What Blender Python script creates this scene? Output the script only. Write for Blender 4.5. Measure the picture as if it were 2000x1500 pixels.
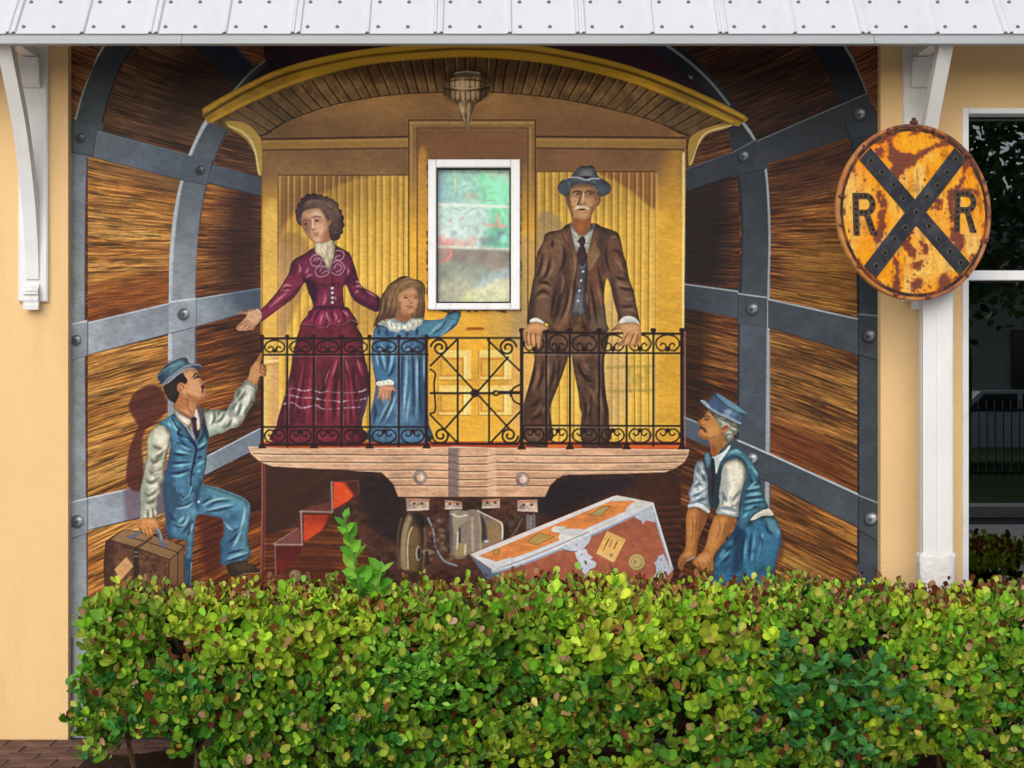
import bpy, math, random
import numpy as np
from mathutils import Vector, Matrix

for o in list(bpy.data.objects): bpy.data.objects.remove(o, do_unlink=True)
scene = bpy.context.scene
COLL = scene.collection
R = math.radians

EXPOSURE = 0.40
# light that falls on the mural at each height (measured on a plain grey wall), to turn seen colours into paint colours
LIGHT_PY = (60, 140, 170, 210, 250, 300, 350, 400, 450, 600, 800, 1000, 1100, 1240)
LIGHT_E = (.30, .30, .38, .52, .70, .86, .96, 1.0, 1.02, 1.04, 1.04, 1.0, .97, .95)
LIGHT_TINT = (1.045, 1.0, .945)
PANE_GAIN = 1.3

# ---------------------------------------------------------------- camera
CAM_Y, CAM_Z, FPX = -6.0, 1.561, 2640.0          # metres, metres, focal length in photo pixels (photo 2000 wide)
PX0, PY0 = 950.0, 750.0                          # the camera's axis in the photo
cam_d = bpy.data.cameras.new('camera'); cam = bpy.data.objects.new('camera', cam_d); COLL.objects.link(cam)
cam_d.sensor_width = 36.0; cam_d.lens = 36.0*FPX/2000.0; cam_d.shift_x = (1000-PX0)/2000.0
cam_d.clip_start = 0.05; cam_d.clip_end = 400
cam.location = (0, CAM_Y, CAM_Z); cam.rotation_euler = (R(90), 0, 0)
scene.camera = cam
scene.cycles.max_bounces = 6; scene.cycles.diffuse_bounces = 3; scene.cycles.transparent_max_bounces = 6
scene.render.resolution_x, scene.render.resolution_y = 1024, 768

# ---------------------------------------------------------------- daylight: bright hazy sky, soft sun behind the camera
SUN_EL, SUN_AZ = R(30), R(-15)                   # azimuth measured from the camera's back towards the left
world = bpy.data.worlds.new('World'); scene.world = world; world.use_nodes = True
wn = world.node_tree.nodes; wl = world.node_tree.links; wn.clear()
sky = wn.new('ShaderNodeTexSky'); sky.sky_type = 'NISHITA'; sky.sun_disc = False
sky.sun_elevation = SUN_EL; sky.sun_rotation = R(180)-SUN_AZ; sky.air_density = 1.0; sky.dust_density = 2.0; sky.ozone_density = 1.0
bg = wn.new('ShaderNodeBackground'); bg.inputs['Strength'].default_value = 0.10
wo = wn.new('ShaderNodeOutputWorld'); wl.new(sky.outputs[0], bg.inputs[0]); wl.new(bg.outputs[0], wo.inputs[0])
sun_d = bpy.data.lights.new('sun', 'SUN'); sun_d.energy = 1.3; sun_d.angle = R(70); sun_d.color = (1.0, .975, .94)
sun = bpy.data.objects.new('sun', sun_d); COLL.objects.link(sun)
sv = Vector((math.sin(SUN_AZ)*math.cos(SUN_EL), -math.cos(SUN_AZ)*math.cos(SUN_EL), math.sin(SUN_EL)))
sun.rotation_euler = sv.to_track_quat('Z', 'Y').to_euler()
vs = scene.view_settings
vs.view_transform = 'Standard'; vs.look = 'None'; vs.exposure = EXPOSURE; vs.gamma = 1.0; vs.use_curve_mapping = False

# ---------------------------------------------------------------- helpers
def P(px, py, y=0.0):
    """point on the plane at depth y that the photo shows at (px, py)"""
    k = (y-CAM_Y)/FPX
    return Vector(((px-PX0)*k, y, CAM_Z+(PY0-py)*k))
def tag(o, label=None, cat=None, group=None, kind=None):
    if label: o['label'] = label
    if cat: o['category'] = cat
    if group: o['group'] = group
    if kind: o['kind'] = kind
    return o
def empty(name, loc=(0, 0, 0), rot=(0, 0, 0), parent=None):
    o = bpy.data.objects.new(name, None); COLL.objects.link(o); o.location = loc; o.rotation_euler = rot
    o.empty_display_size = .1; o.parent = parent
    return o
class MB:
    """collects vertices and faces for one mesh object"""
    def __init__(s): s.v = []; s.f = []; s.sm = False
    def box(s, x0, x1, y0, y1, z0, z1):
        b = len(s.v); s.v += [(x, y, z) for z in (z0, z1) for y in (y0, y1) for x in (x0, x1)]
        s.f += [(b, b+2, b+3, b+1), (b+4, b+5, b+7, b+6), (b, b+1, b+5, b+4), (b+2, b+6, b+7, b+3), (b, b+4, b+6, b+2), (b+1, b+3, b+7, b+5)]
        return s
    def bevbox(s, x0, x1, y0, y1, z0, z1, e):
        """box with chamfered edges on the -y face"""
        b = len(s.v)
        for (a, y) in ((0, y1), (0, y0+e), (e, y0)):
            s.v += [(x0+a, y, z0+a), (x1-a, y, z0+a), (x1-a, y, z1-a), (x0+a, y, z1-a)]
        s.f += [(b+3, b+2, b+1, b)]
        for k in (0, 4):
            for i in range(4): j = (i+1) % 4; s.f += [(b+k+i, b+k+j, b+k+4+j, b+k+4+i)]
        s.f += [(b+8, b+9, b+10, b+11)]
        return s
    def prism(s, poly, x0, x1, axes='yz'):
        """extrude a closed 2-d polygon along the remaining axis"""
        b = len(s.v); n = len(poly)
        mk = {'yz': lambda p, t: (t, p[0], p[1]), 'xz': lambda p, t: (p[0], t, p[1]), 'xy': lambda p, t: (p[0], p[1], t)}[axes]
        s.v += [mk(p, x0) for p in poly]+[mk(p, x1) for p in poly]
        s.f += [tuple(range(b+n-1, b-1, -1)), tuple(range(b+n, b+2*n))]
        s.f += [(b+i, b+(i+1) % n, b+n+(i+1) % n, b+n+i) for i in range(n)]
        return s
    def tube(s, pts, rad, n=8, cap=True):
        pts = [Vector(p) for p in pts]; b = len(s.v); m = len(pts)
        for i, p in enumerate(pts):
            d = (pts[min(i+1, m-1)]-pts[max(i-1, 0)]).normalized()
            a = d.orthogonal().normalized() if abs(d.z) > .9 else d.cross(Vector((0, 0, 1))).normalized()
            c = d.cross(a); r = rad[i] if hasattr(rad, '__len__') else rad
            s.v += [tuple(p+(a*math.cos(t)+c*math.sin(t))*r) for t in [2*math.pi*k/n for k in range(n)]]
        for i in range(m-1):
            for k in range(n): s.f.append((b+i*n+k, b+i*n+(k+1) % n, b+(i+1)*n+(k+1) % n, b+(i+1)*n+k))
        if cap: s.f += [tuple(range(b+n-1, b-1, -1)), tuple(range(b+(m-1)*n, b+m*n))]
        return s
    def lathe(s, prof, n=24, axis='y', c=(0, 0, 0), cap=True):
        """revolve (radius, height) pairs about an axis"""
        b = len(s.v); m = len(prof)
        for r, h in prof:
            for k in range(n):
                t = 2*math.pi*k/n; u, w = r*math.cos(t), r*math.sin(t)
                s.v.append((c[0]+u, c[1]+h, c[2]+w) if axis == 'y' else (c[0]+u, c[1]+w, c[2]+h))
        for i in range(m-1):
            for k in range(n): s.f.append((b+i*n+k, b+i*n+(k+1) % n, b+(i+1)*n+(k+1) % n, b+(i+1)*n+k))
        if cap: s.f += [tuple(range(b+n-1, b-1, -1)), tuple(range(b+(m-1)*n, b+m*n))]
        return s
    def mesh(s, name, mat, smooth=False):
        me = bpy.data.meshes.new(name); me.from_pydata(s.v, [], s.f)
        import bmesh
        bm = bmesh.new(); bm.from_mesh(me); bmesh.ops.recalc_face_normals(bm, faces=bm.faces); bm.to_mesh(me); bm.free()
        if mat: me.materials.append(mat)
        if smooth: me.polygons.foreach_set('use_smooth', [True]*len(me.polygons))
        return me
    def build(s, name, mat, parent=None, smooth=False, loc=None):
        o = bpy.data.objects.new(name, s.mesh(name, mat, smooth)); COLL.objects.link(o)
        if loc is not None: o.location = loc
        o.parent = parent
        return o
def inst(name, me, parent, loc, rot=(0, 0, 0), scale=(1, 1, 1)):
    o = bpy.data.objects.new(name, me); COLL.objects.link(o); o.location = loc; o.rotation_euler = rot; o.scale = scale; o.parent = parent
    return o

# ---------------------------------------------------------------- procedural materials
def mat(name, color, rough=.6, spec=.3, noise=None, bump=None, metal=0.0, dirt=None):
    """noise=(scale, amount) varies the value; bump=(scale, strength); dirt=(scale, colour, amount, stretch_z)"""
    m = bpy.data.materials.new(name); m.use_nodes = True; n = m.node_tree.nodes; l = m.node_tree.links
    b = n['Principled BSDF']; b.inputs['Roughness'].default_value = rough; b.inputs['Specular IOR Level'].default_value = spec; b.inputs['Metallic'].default_value = metal
    tc = n.new('ShaderNodeTexCoord'); src = None
    rgb = n.new('ShaderNodeRGB'); rgb.outputs[0].default_value = (*color, 1); src = rgb.outputs[0]
    if noise:
        t = n.new('ShaderNodeTexNoise'); t.inputs['Scale'].default_value = noise[0]; t.inputs['Detail'].default_value = 6; l.new(tc.outputs['Object'], t.inputs['Vector'])
        mr = n.new('ShaderNodeMapRange'); mr.inputs[1].default_value = .3; mr.inputs[2].default_value = .7; mr.inputs[3].default_value = 1-noise[1]; mr.inputs[4].default_value = 1+noise[1]; l.new(t.outputs[0], mr.inputs[0])
        hs = n.new('ShaderNodeHueSaturation'); l.new(mr.outputs[0], hs.inputs['Value']); l.new(src, hs.inputs['Color']); src = hs.outputs[0]
    if dirt:
        mp = n.new('ShaderNodeMapping'); mp.inputs['Scale'].default_value = (1, 1, dirt[3]); l.new(tc.outputs['Object'], mp.inputs[0])
        t = n.new('ShaderNodeTexNoise'); t.inputs['Scale'].default_value = dirt[0]; t.inputs['Detail'].default_value = 8; t.inputs['Roughness'].default_value = .65; l.new(mp.outputs[0], t.inputs['Vector'])
        cr = n.new('ShaderNodeValToRGB'); cr.color_ramp.elements[0].position = .52; cr.color_ramp.elements[1].position = .74; l.new(t.outputs[0], cr.inputs[0])
        mu = n.new('ShaderNodeMath'); mu.operation = 'MULTIPLY'; mu.inputs[1].default_value = dirt[2]; l.new(cr.outputs[0], mu.inputs[0])
        mx = n.new('ShaderNodeMix'); mx.data_type = 'RGBA'; l.new(mu.outputs[0], mx.inputs['Factor']); l.new(src, mx.inputs['A']); mx.inputs['B'].default_value = (*dirt[1], 1); src = mx.outputs['Result']
    l.new(src, b.inputs['Base Color'])
    if bump:
        t = n.new('ShaderNodeTexNoise'); t.inputs['Scale'].default_value = bump[0]; t.inputs['Detail'].default_value = 5; l.new(tc.outputs['Object'], t.inputs['Vector'])
        bp = n.new('ShaderNodeBump'); bp.inputs['Strength'].default_value = bump[1]; bp.inputs['Distance'].default_value = .004; l.new(t.outputs[0], bp.inputs['Height']); l.new(bp.outputs[0], b.inputs['Normal'])
    return m
def attr_mat(name, rough=.6, spec=.25, bump=None, translucent=0.0):
    m = bpy.data.materials.new(name); m.use_nodes = True; n = m.node_tree.nodes; l = m.node_tree.links
    b = n['Principled BSDF']; b.inputs['Roughness'].default_value = rough; b.inputs['Specular IOR Level'].default_value = spec
    a = n.new('ShaderNodeAttribute'); a.attribute_name = 'paint'; l.new(a.outputs['Color'], b.inputs['Base Color'])
    if bump:
        tc = n.new('ShaderNodeTexCoord'); t = n.new('ShaderNodeTexNoise'); t.inputs['Scale'].default_value = bump[0]; t.inputs['Detail'].default_value = 5; l.new(tc.outputs['Object'], t.inputs['Vector'])
        bp = n.new('ShaderNodeBump'); bp.inputs['Strength'].default_value = bump[1]; bp.inputs['Distance'].default_value = .003; l.new(t.outputs[0], bp.inputs['Height']); l.new(bp.outputs[0], b.inputs['Normal'])
    if translucent:
        tr = n.new('ShaderNodeBsdfTranslucent'); l.new(a.outputs['Color'], tr.inputs[0]); mx = n.new('ShaderNodeMixShader'); mx.inputs[0].default_value = translucent
        l.new(b.outputs[0], mx.inputs[1]); l.new(tr.outputs[0], mx.inputs[2]); l.new(mx.outputs[0], n['Material Output'].inputs[0])
    return m
def glass_mat(name, ior, tint):
    m = bpy.data.materials.new(name); m.use_nodes = True; n = m.node_tree.nodes; l = m.node_tree.links
    n.remove(n['Principled BSDF'])
    fr = n.new('ShaderNodeFresnel'); fr.inputs[0].default_value = ior; tr = n.new('ShaderNodeBsdfTransparent'); tr.inputs[0].default_value = (*tint, 1)
    gl = n.new('ShaderNodeBsdfGlossy'); gl.inputs['Roughness'].default_value = .005; mx = n.new('ShaderNodeMixShader')
    l.new(fr.outputs[0], mx.inputs[0]); l.new(tr.outputs[0], mx.inputs[1]); l.new(gl.outputs[0], mx.inputs[2]); l.new(mx.outputs[0], n['Material Output'].inputs[0])
    return m
M = {
    'peach': mat('peach_stucco_paint', (.85, .585, .295), .8, .2, (1.3, .04), (110, .7), dirt=(3.2, (.62, .40, .18), .38, .18)),
    'white': mat('white_wood_paint', (.78, .79, .80), .45, .35, (6, .03), (60, .12), dirt=(9, (.46, .45, .42), .55, .3)),
    'roof': mat('white_metal_roof', (.70, .715, .77), .4, .4, (2, .03), (7, .05), dirt=(6, (.48, .48, .49), .40, .25)),
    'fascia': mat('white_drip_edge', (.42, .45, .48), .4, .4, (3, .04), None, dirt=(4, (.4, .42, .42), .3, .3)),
    'screw': mat('weathered_zinc_screw', (.24, .24, .25), .5, .5, (80, .3), None, .6),
    'plywood': mat('pale_soffit_paint', (.66, .65, .62), .8, .2, (8, .1)),
    'soil': mat('dark_mulch', (.05, .035, .025), .95, .1, (40, .5), (90, 1.0)),
    'paver': mat('brown_paver', (.16, .088, .068), .85, .2, (9, .35), (90, .6), dirt=(14, (.22, .17, .15), .5, 1)),
    'joint': mat('paver_joint_sand', (.12, .095, .08), .95, .1, (60, .3), (120, .6)),
    'vinyl': mat('white_window_vinyl', (.84, .86, .88), .35, .4, (12, .03), None, dirt=(22, (.55, .5, .45), .35, .6)),
    'gasket': mat('black_gasket', (.012, .012, .013), .6, .3, (50, .2)),
    'chip': mat('flaking_brown_paint', (.10, .05, .03), .8, .2, (60, .3), (120, .5)),
    'glass': glass_mat('clear_window_glass', 1.25, (.97, .98, .97)),
    'darkglass': glass_mat('tinted_window_glass', 3.2, (.28, .32, .31)),
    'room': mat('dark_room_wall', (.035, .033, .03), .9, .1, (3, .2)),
    'asphalt': mat('asphalt', (.055, .055, .056), .9, .2, (30, .2), (200, .5)),
    'concrete': mat('concrete', (.58, .56, .53), .85, .2, (6, .12), (90, .4)),
    'lawn': mat('lawn', (.05, .10, .025), .9, .1, (18, .4), (150, 1)),
    'iron': mat('black_iron', (.012, .012, .013), .4, .4, (30, .2)),
    'bark': mat('bark', (.11, .085, .06), .9, .1, (14, .3), (50, 1)),
    'twig': mat('brown_twig', (.11, .065, .04), .85, .15, (40, .3)),
    'stem': mat('green_stem', (.12, .28, .05), .6, .3, (30, .15)),
    'carpaint': mat('silver_car_paint', (.5, .52, .54), .25, .6, (3, .02), None, .3),
    'carglass': mat('car_glass', (.02, .022, .025), .05, .6, (3, .1)),
    'rubber': mat('tyre_rubber', (.02, .02, .02), .8, .2, (30, .2)),
    'rim': mat('alloy_rim', (.5, .5, .52), .3, .5, (10, .1), None, .8),
    'facade': mat('pale_facade', (.55, .52, .46), .8, .2, (2, .06)),
    'rooftile': mat('grey_roof_shingle', (.16, .15, .14), .9, .2, (9, .25)),
    'leafattr': attr_mat('leaf', .38, .32, None, .15),
    'mural': attr_mat('mural_paint', .62, .22, (160, .3)),
    'pvc': mat('white_painted_post', (.80, .81, .82), .4, .4, (5, .025), (30, .08), dirt=(7, (.5, .47, .42), .3, .25)),
    'crust': mat('white_textured_collar', (.78, .77, .75), .8, .2, (30, .06), (55, 1.6)),
}

# ---------------------------------------------------------------- mural painter (numpy)
# The mural is flat paint on a wall: shapes are given in mural coordinates and
# rasterised to per-vertex paint colours of a fine wall grid, cut into one mesh per painted thing.
MK = 1.25                        # paint samples per mural unit
MX0, MY0, MX1, MY1 = 130.0, 60.0, 1732.0, 1244.0
MW, MH = int((MX1-MX0)*MK), int((MY1-MY0)*MK)
CAN = np.zeros((MH, MW, 3), np.float32)
IDM = np.zeros((MH, MW), np.int32)
PIDS = ['']                      # id -> part path
ST = dict(o=(0, 0), f=1.0, id=0, clip=None)
prng = np.random.RandomState(7)
LAT = prng.rand(256, 256).astype(np.float32)

def vnoise(x, y, s=0):
    x = x + s*17.31; y = y + s*9.73
    xi = np.floor(x).astype(int); yi = np.floor(y).astype(int)
    fx = (x-xi).astype(np.float32); fy = (y-yi).astype(np.float32)
    fx = fx*fx*(3-2*fx); fy = fy*fy*(3-2*fy)
    a = LAT[yi & 255, xi & 255]; b = LAT[yi & 255, (xi+1) & 255]
    c = LAT[(yi+1) & 255, xi & 255]; d = LAT[(yi+1) & 255, (xi+1) & 255]
    return a+(b-a)*fx+(c-a)*fy+(a-b-c+d)*fx*fy

def T(ox=0, oy=0, f=1.0): ST['o'] = (ox, oy); ST['f'] = f
def pid(path): PIDS.append(path); ST['id'] = len(PIDS)-1; return ST['id']
def useid(i): ST['id'] = i
def col(c):
    if isinstance(c, str): return np.array([int(c[i:i+2], 16) for i in (0, 2, 4)], np.float32)
    return np.array(c, np.float32)
def pts(s):
    if isinstance(s, str): a = np.array(s.replace(',', ' ').split(), float).reshape(-1, 2)
    else: a = np.array(s, float).reshape(-1, 2)
    return a/ST['f']+np.array(ST['o'], float)
def smooth(p, closed, n=5):
    if n < 2 or len(p) < 3: return p
    q = np.vstack([p[-1], p, p[0], p[1]]) if closed else np.vstack([2*p[0]-p[1], p, 2*p[-1]-p[-2]])
    out = []; m = len(p) if closed else len(p)-1
    t = np.linspace(0, 1, n, endpoint=False)[:, None]
    for i in range(m):
        a, b, c, d = q[i], q[i+1], q[i+2], q[i+3]
        out.append(0.5*(2*b+(c-a)*t+(2*a-5*b+4*c-d)*t*t+(3*b-3*c+d-a)*t**3))
    if not closed: out.append(p[-1:])
    return np.vstack(out)
def box(p, m):
    q = (p-np.array([MX0, MY0]))*MK
    x0 = max(0, int(q[:, 0].min()-m)); x1 = min(MW, int(q[:, 0].max()+m)+2)
    y0 = max(0, int(q[:, 1].min()-m)); y1 = min(MH, int(q[:, 1].max()+m)+2)
    return q, x0, x1, y0, y1
def segdist(X, Y, a, b):
    dx, dy = b-a; L2 = dx*dx+dy*dy+1e-9
    t = np.clip(((X-a[0])*dx+(Y-a[1])*dy)/L2, 0, 1)
    return (X-a[0]-t*dx)**2+(Y-a[1]-t*dy)**2, t
def cover(p, f):
    """anti-aliased coverage of closed polygon p (mural units), feather f (mural units)"""
    q, x0, x1, y0, y1 = box(p, f*MK+2)
    if x1 <= x0 or y1 <= y0: return None
    X, Y = np.meshgrid(np.arange(x0, x1, dtype=np.float32)+.5, np.arange(y0, y1, dtype=np.float32)+.5)
    ins = np.zeros(X.shape, bool); D = np.full(X.shape, 1e9, np.float32)
    mm = f*MK/2+1.5
    for i in range(len(q)):
        a, b = q[i-1], q[i]
        lo, hi = (a, b) if a[1] <= b[1] else (b, a)
        r0 = max(0, int(math.ceil(lo[1]-.5-y0))); r1 = min(y1-y0, int(math.ceil(hi[1]-.5-y0)))
        if r1 > r0:
            xc = lo[0]+(Y[r0:r1, :1]-lo[1])*(hi[0]-lo[0])/(hi[1]-lo[1]+1e-12)
            ins[r0:r1] ^= X[r0:r1] < xc
        c0 = max(0, int(min(a[0], b[0])-mm-x0)); c1 = min(x1-x0, int(max(a[0], b[0])+mm-x0)+2)
        e0 = max(0, int(lo[1]-mm-y0)); e1 = min(y1-y0, int(hi[1]+mm-y0)+2)
        if c1 > c0 and e1 > e0:
            d, _ = segdist(X[e0:e1, c0:c1], Y[e0:e1, c0:c1], a, b)
            np.minimum(D[e0:e1, c0:c1], d, out=D[e0:e1, c0:c1])
    sd = np.sqrt(D)*np.where(ins, 1, -1)
    return (slice(y0, y1), slice(x0, x1)), np.clip(.5+sd/max(f*MK, 1.0), 0, 1).astype(np.float32), X, Y
def put(sl, cov, c, own):
    if ST['clip'] is not None: cov = cov*ST['clip'][sl]
    CAN[sl] += (c-CAN[sl])*cov[..., None]
    if own: IDM[sl][cov > .5] = ST['id']
def F(s, c, a=1, f=1, n=5, c2=None, g=None, own=0):
    """fill a closed shape; c2+g=(x0,y0,x1,y1) makes a gradient"""
    p = smooth(pts(s), True, n); r = cover(p, f)
    if r is None: return
    sl, cov, X, Y = r; cc = col(c)
    if c2 is not None:
        g2 = (pts(g)-np.array([MX0, MY0]))*MK; d = g2[1]-g2[0]
        t = np.clip(((X-g2[0, 0])*d[0]+(Y-g2[0, 1])*d[1])/(d@d+1e-9), 0, 1)[..., None]
        cc = cc+(col(c2)-cc)*t
    put(sl, cov*a, cc, own)
def S(s, c, a=1, f=1, n=5, c2=None, g=None):
    """a painted thing's own shape: fill, write the part id, clip what follows to it"""
    ST['clip'] = None; F(s, c, a, f, n, c2, g, 1); CL(s, n)
    if ST.get('rim'): model(.34 if PIDS[ST['id']].endswith(('face', 'hand', 'forearm')) else ST['rim'])
def blur(m, r):
    for ax in (0, 1):
        for _ in range(2):
            p = np.cumsum(np.pad(m, [(r+1, r) if k == ax else (0, 0) for k in (0, 1)]), axis=ax)
            n = m.shape[ax]; m = (np.take(p, np.arange(2*r+1, 2*r+1+n), ax)-np.take(p, np.arange(n), ax))/(2*r+1)
    return m
def model(amt):
    """brushed modelling of cloth and skin: darker towards the outline on the lower left, crumpled light and dark"""
    m = ST['clip']; ys, xs = np.where(m > 0)
    if len(ys) == 0: return
    sl = (slice(max(0, ys.min()-3), ys.max()+4), slice(max(0, xs.min()-3), xs.max()+4)); k = m[sl]
    r = int(np.clip(min(k.shape)/9, 3, 11)); b = blur(k, r); edge = np.clip((1-b)*2, 0, 1)
    side = np.roll(np.roll(b, r, 0), -r, 1)-np.roll(np.roll(b, -r, 0), r, 1)
    Y, X = np.mgrid[sl]; X = X/MK; Y = Y/MK
    wx = X+9*vnoise(X/22, Y/22, 31); wy = Y+9*vnoise(X/22, Y/22, 37)
    rg = 1-np.abs(vnoise(wx/13, wy/17, 41)*2-1); rg2 = 1-np.abs(vnoise(wx/7, wy/9, 43)*2-1)
    g = 1-amt*.62*edge**1.3+amt*.22*side+amt*.34*(rg-.5)+amt*.2*(rg2-.5)
    CAN[sl] *= 1+(g-1)[..., None]*k[..., None]
def CL(s=None, n=5):
    if s is None: ST['clip'] = None; return
    r = cover(smooth(pts(s), True, n), 1); m = np.zeros((MH, MW), np.float32)
    if r: m[r[0]] = r[1]
    ST['clip'] = m
def Ln(s, w, c, a=1, f=1.2, n=5, tp=0, own=0):
    """stroke; tp=1 tapers both ends, 2 the end only"""
    p = smooth(pts(s), False, n)
    q, x0, x1, y0, y1 = box(p, (w/2+f)*MK+2)
    if x1 <= x0 or y1 <= y0: return
    acc = np.zeros((y1-y0, x1-x0), np.float32); N = len(q)-1; mm = (w/2+f)*MK+1
    for i in range(N):
        A, B = q[i], q[i+1]
        c0 = max(0, int(min(A[0], B[0])-mm)-x0); c1 = min(x1, int(max(A[0], B[0])+mm)+2)-x0
        e0 = max(0, int(min(A[1], B[1])-mm)-y0); e1 = min(y1, int(max(A[1], B[1])+mm)+2)-y0
        if c1 <= c0 or e1 <= e0: continue
        X, Y = np.meshgrid(np.arange(c0+x0, c1+x0, dtype=np.float32)+.5, np.arange(e0+y0, e1+y0, dtype=np.float32)+.5)
        d, t = segdist(X, Y, A, B); u = (i+t)/N; ww = w/2*MK
        k = 1
        if tp == 1: k = np.sqrt(np.clip(np.sin(np.pi*u), 0.02, 1)); ww = ww*k
        elif tp == 2: ww = ww*(1-.85*u)
        cv = np.clip(.5+(ww-np.sqrt(d))/max(f*MK, 1), 0, 1)*k
        np.maximum(acc[e0:e1, c0:c1], cv, out=acc[e0:e1, c0:c1])
    put((slice(y0, y1), slice(x0, x1)), acc*a, col(c), own)
def MLn(ss, w, c, a=1, f=1.2, tp=1, n=5, own=0):
    for s in ss.split('|'): Ln(s, w, c, a, f, n, tp, own)
def E(x, y, rx, ry, c, a=1, f=1, rot=0, own=0, c2=None, g=None):
    t = np.linspace(0, 2*math.pi, 28, endpoint=False)+.01
    cx, sx = math.cos(rot), math.sin(rot)
    u, v = rx*np.cos(t), ry*np.sin(t)
    F(np.stack([x+u*cx-v*sx, y+u*sx+v*cx], 1), c, a, f, 0, c2, g, own)
def tex(fn):
    """recolour everything inside the clip: fn(rgb, x, y) in mural units"""
    m = ST['clip']; ys, xs = np.where(m > 0)
    if len(ys) == 0: return
    sl = (slice(ys.min(), ys.max()+1), slice(xs.min(), xs.max()+1))
    Y, X = np.mgrid[sl]; X = X/MK+MX0; Y = Y/MK+MY0
    out = fn(CAN[sl].copy(), X, Y); CAN[sl] += (out-CAN[sl])*m[sl][..., None]
def mottle(amp=.1, sx=9, sy=9, seed=1):
    tex(lambda c, X, Y: c*(1+amp*(vnoise(X/sx, Y/sy, seed)+.6*vnoise(X/sx*2.3, Y/sy*2.3, seed+3)-.8))[..., None])
def wood(dark, mid, light, seed, contrast=1.0):
    """painted planks seen in perspective: the grain's slope changes with height on the left and right wall"""
    def fn(c, X, Y):
        L = X < 930
        sl = np.where(L, np.interp(Y, (60, 280, 470, 640, 950, 1180), (.40, .27, .03, -.22, -.38, -.5)),
                      np.interp(Y, (60, 240, 430, 590, 900, 1180), (-.5, -.40, -.05, .2, .45, .52)))
        v = Y-sl*(X-np.where(L, 340, 1570)); u = X*1.05
        w = v+4*vnoise(u/90, v/30, seed+9)
        q = w/41+.3*vnoise(u/260, w/80, seed+8); pk = np.floor(q); pf = q-pk      # boards
        tone = vnoise(pk*3.7+.5, pk*0+.5, seed+12); side = vnoise(u/150, pk*2.3, seed+13)
        n2 = vnoise(u/85, w/4.6, seed+1); n3 = vnoise(u/46, w/2.2, seed+2); nb = vnoise(u/140, w/26, seed+5)
        t = np.clip(.5+((n2-.5)*.55+(n3-.5)*.5+(nb-.5)*.6+(tone-.5)*.55+(side-.5)*.55)*contrast*.55, 0, 1)[..., None]
        d, m, l = col(dark), col(mid), col(light)
        o = np.where(t < .5, d+(m-d)*t*2, m+(l-m)*(t-.5)*2)
        for q_, (su, sv_, th, al) in enumerate(((40, 1.7, .64, .30), (62, 2.4, .70, .34), (26, 1.3, .62, .22))):   # short thin brush strokes, dark then light
            k = vnoise(u/su, w/sv_, seed+7+q_*3)
            o = o*(1-al*np.clip((k-th)*9, 0, 1)[..., None])
            o = o+np.clip((1-th-.06-k)*9, 0, 1)[..., None]*np.array([30, 21, 8], np.float32)*contrast*.8
        wd = .03+.03*vnoise(u/40, pk, seed+15); br = np.clip(vnoise(u/70, pk*1.7, seed+4)*2.6-.35, 0, 1)
        j = np.clip(1-np.minimum(pf, 1-pf)/wd, 0, 1)*br       # board joints, broken up by the brush
        return o*(1-.62*j[..., None])
    tex(fn)

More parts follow.
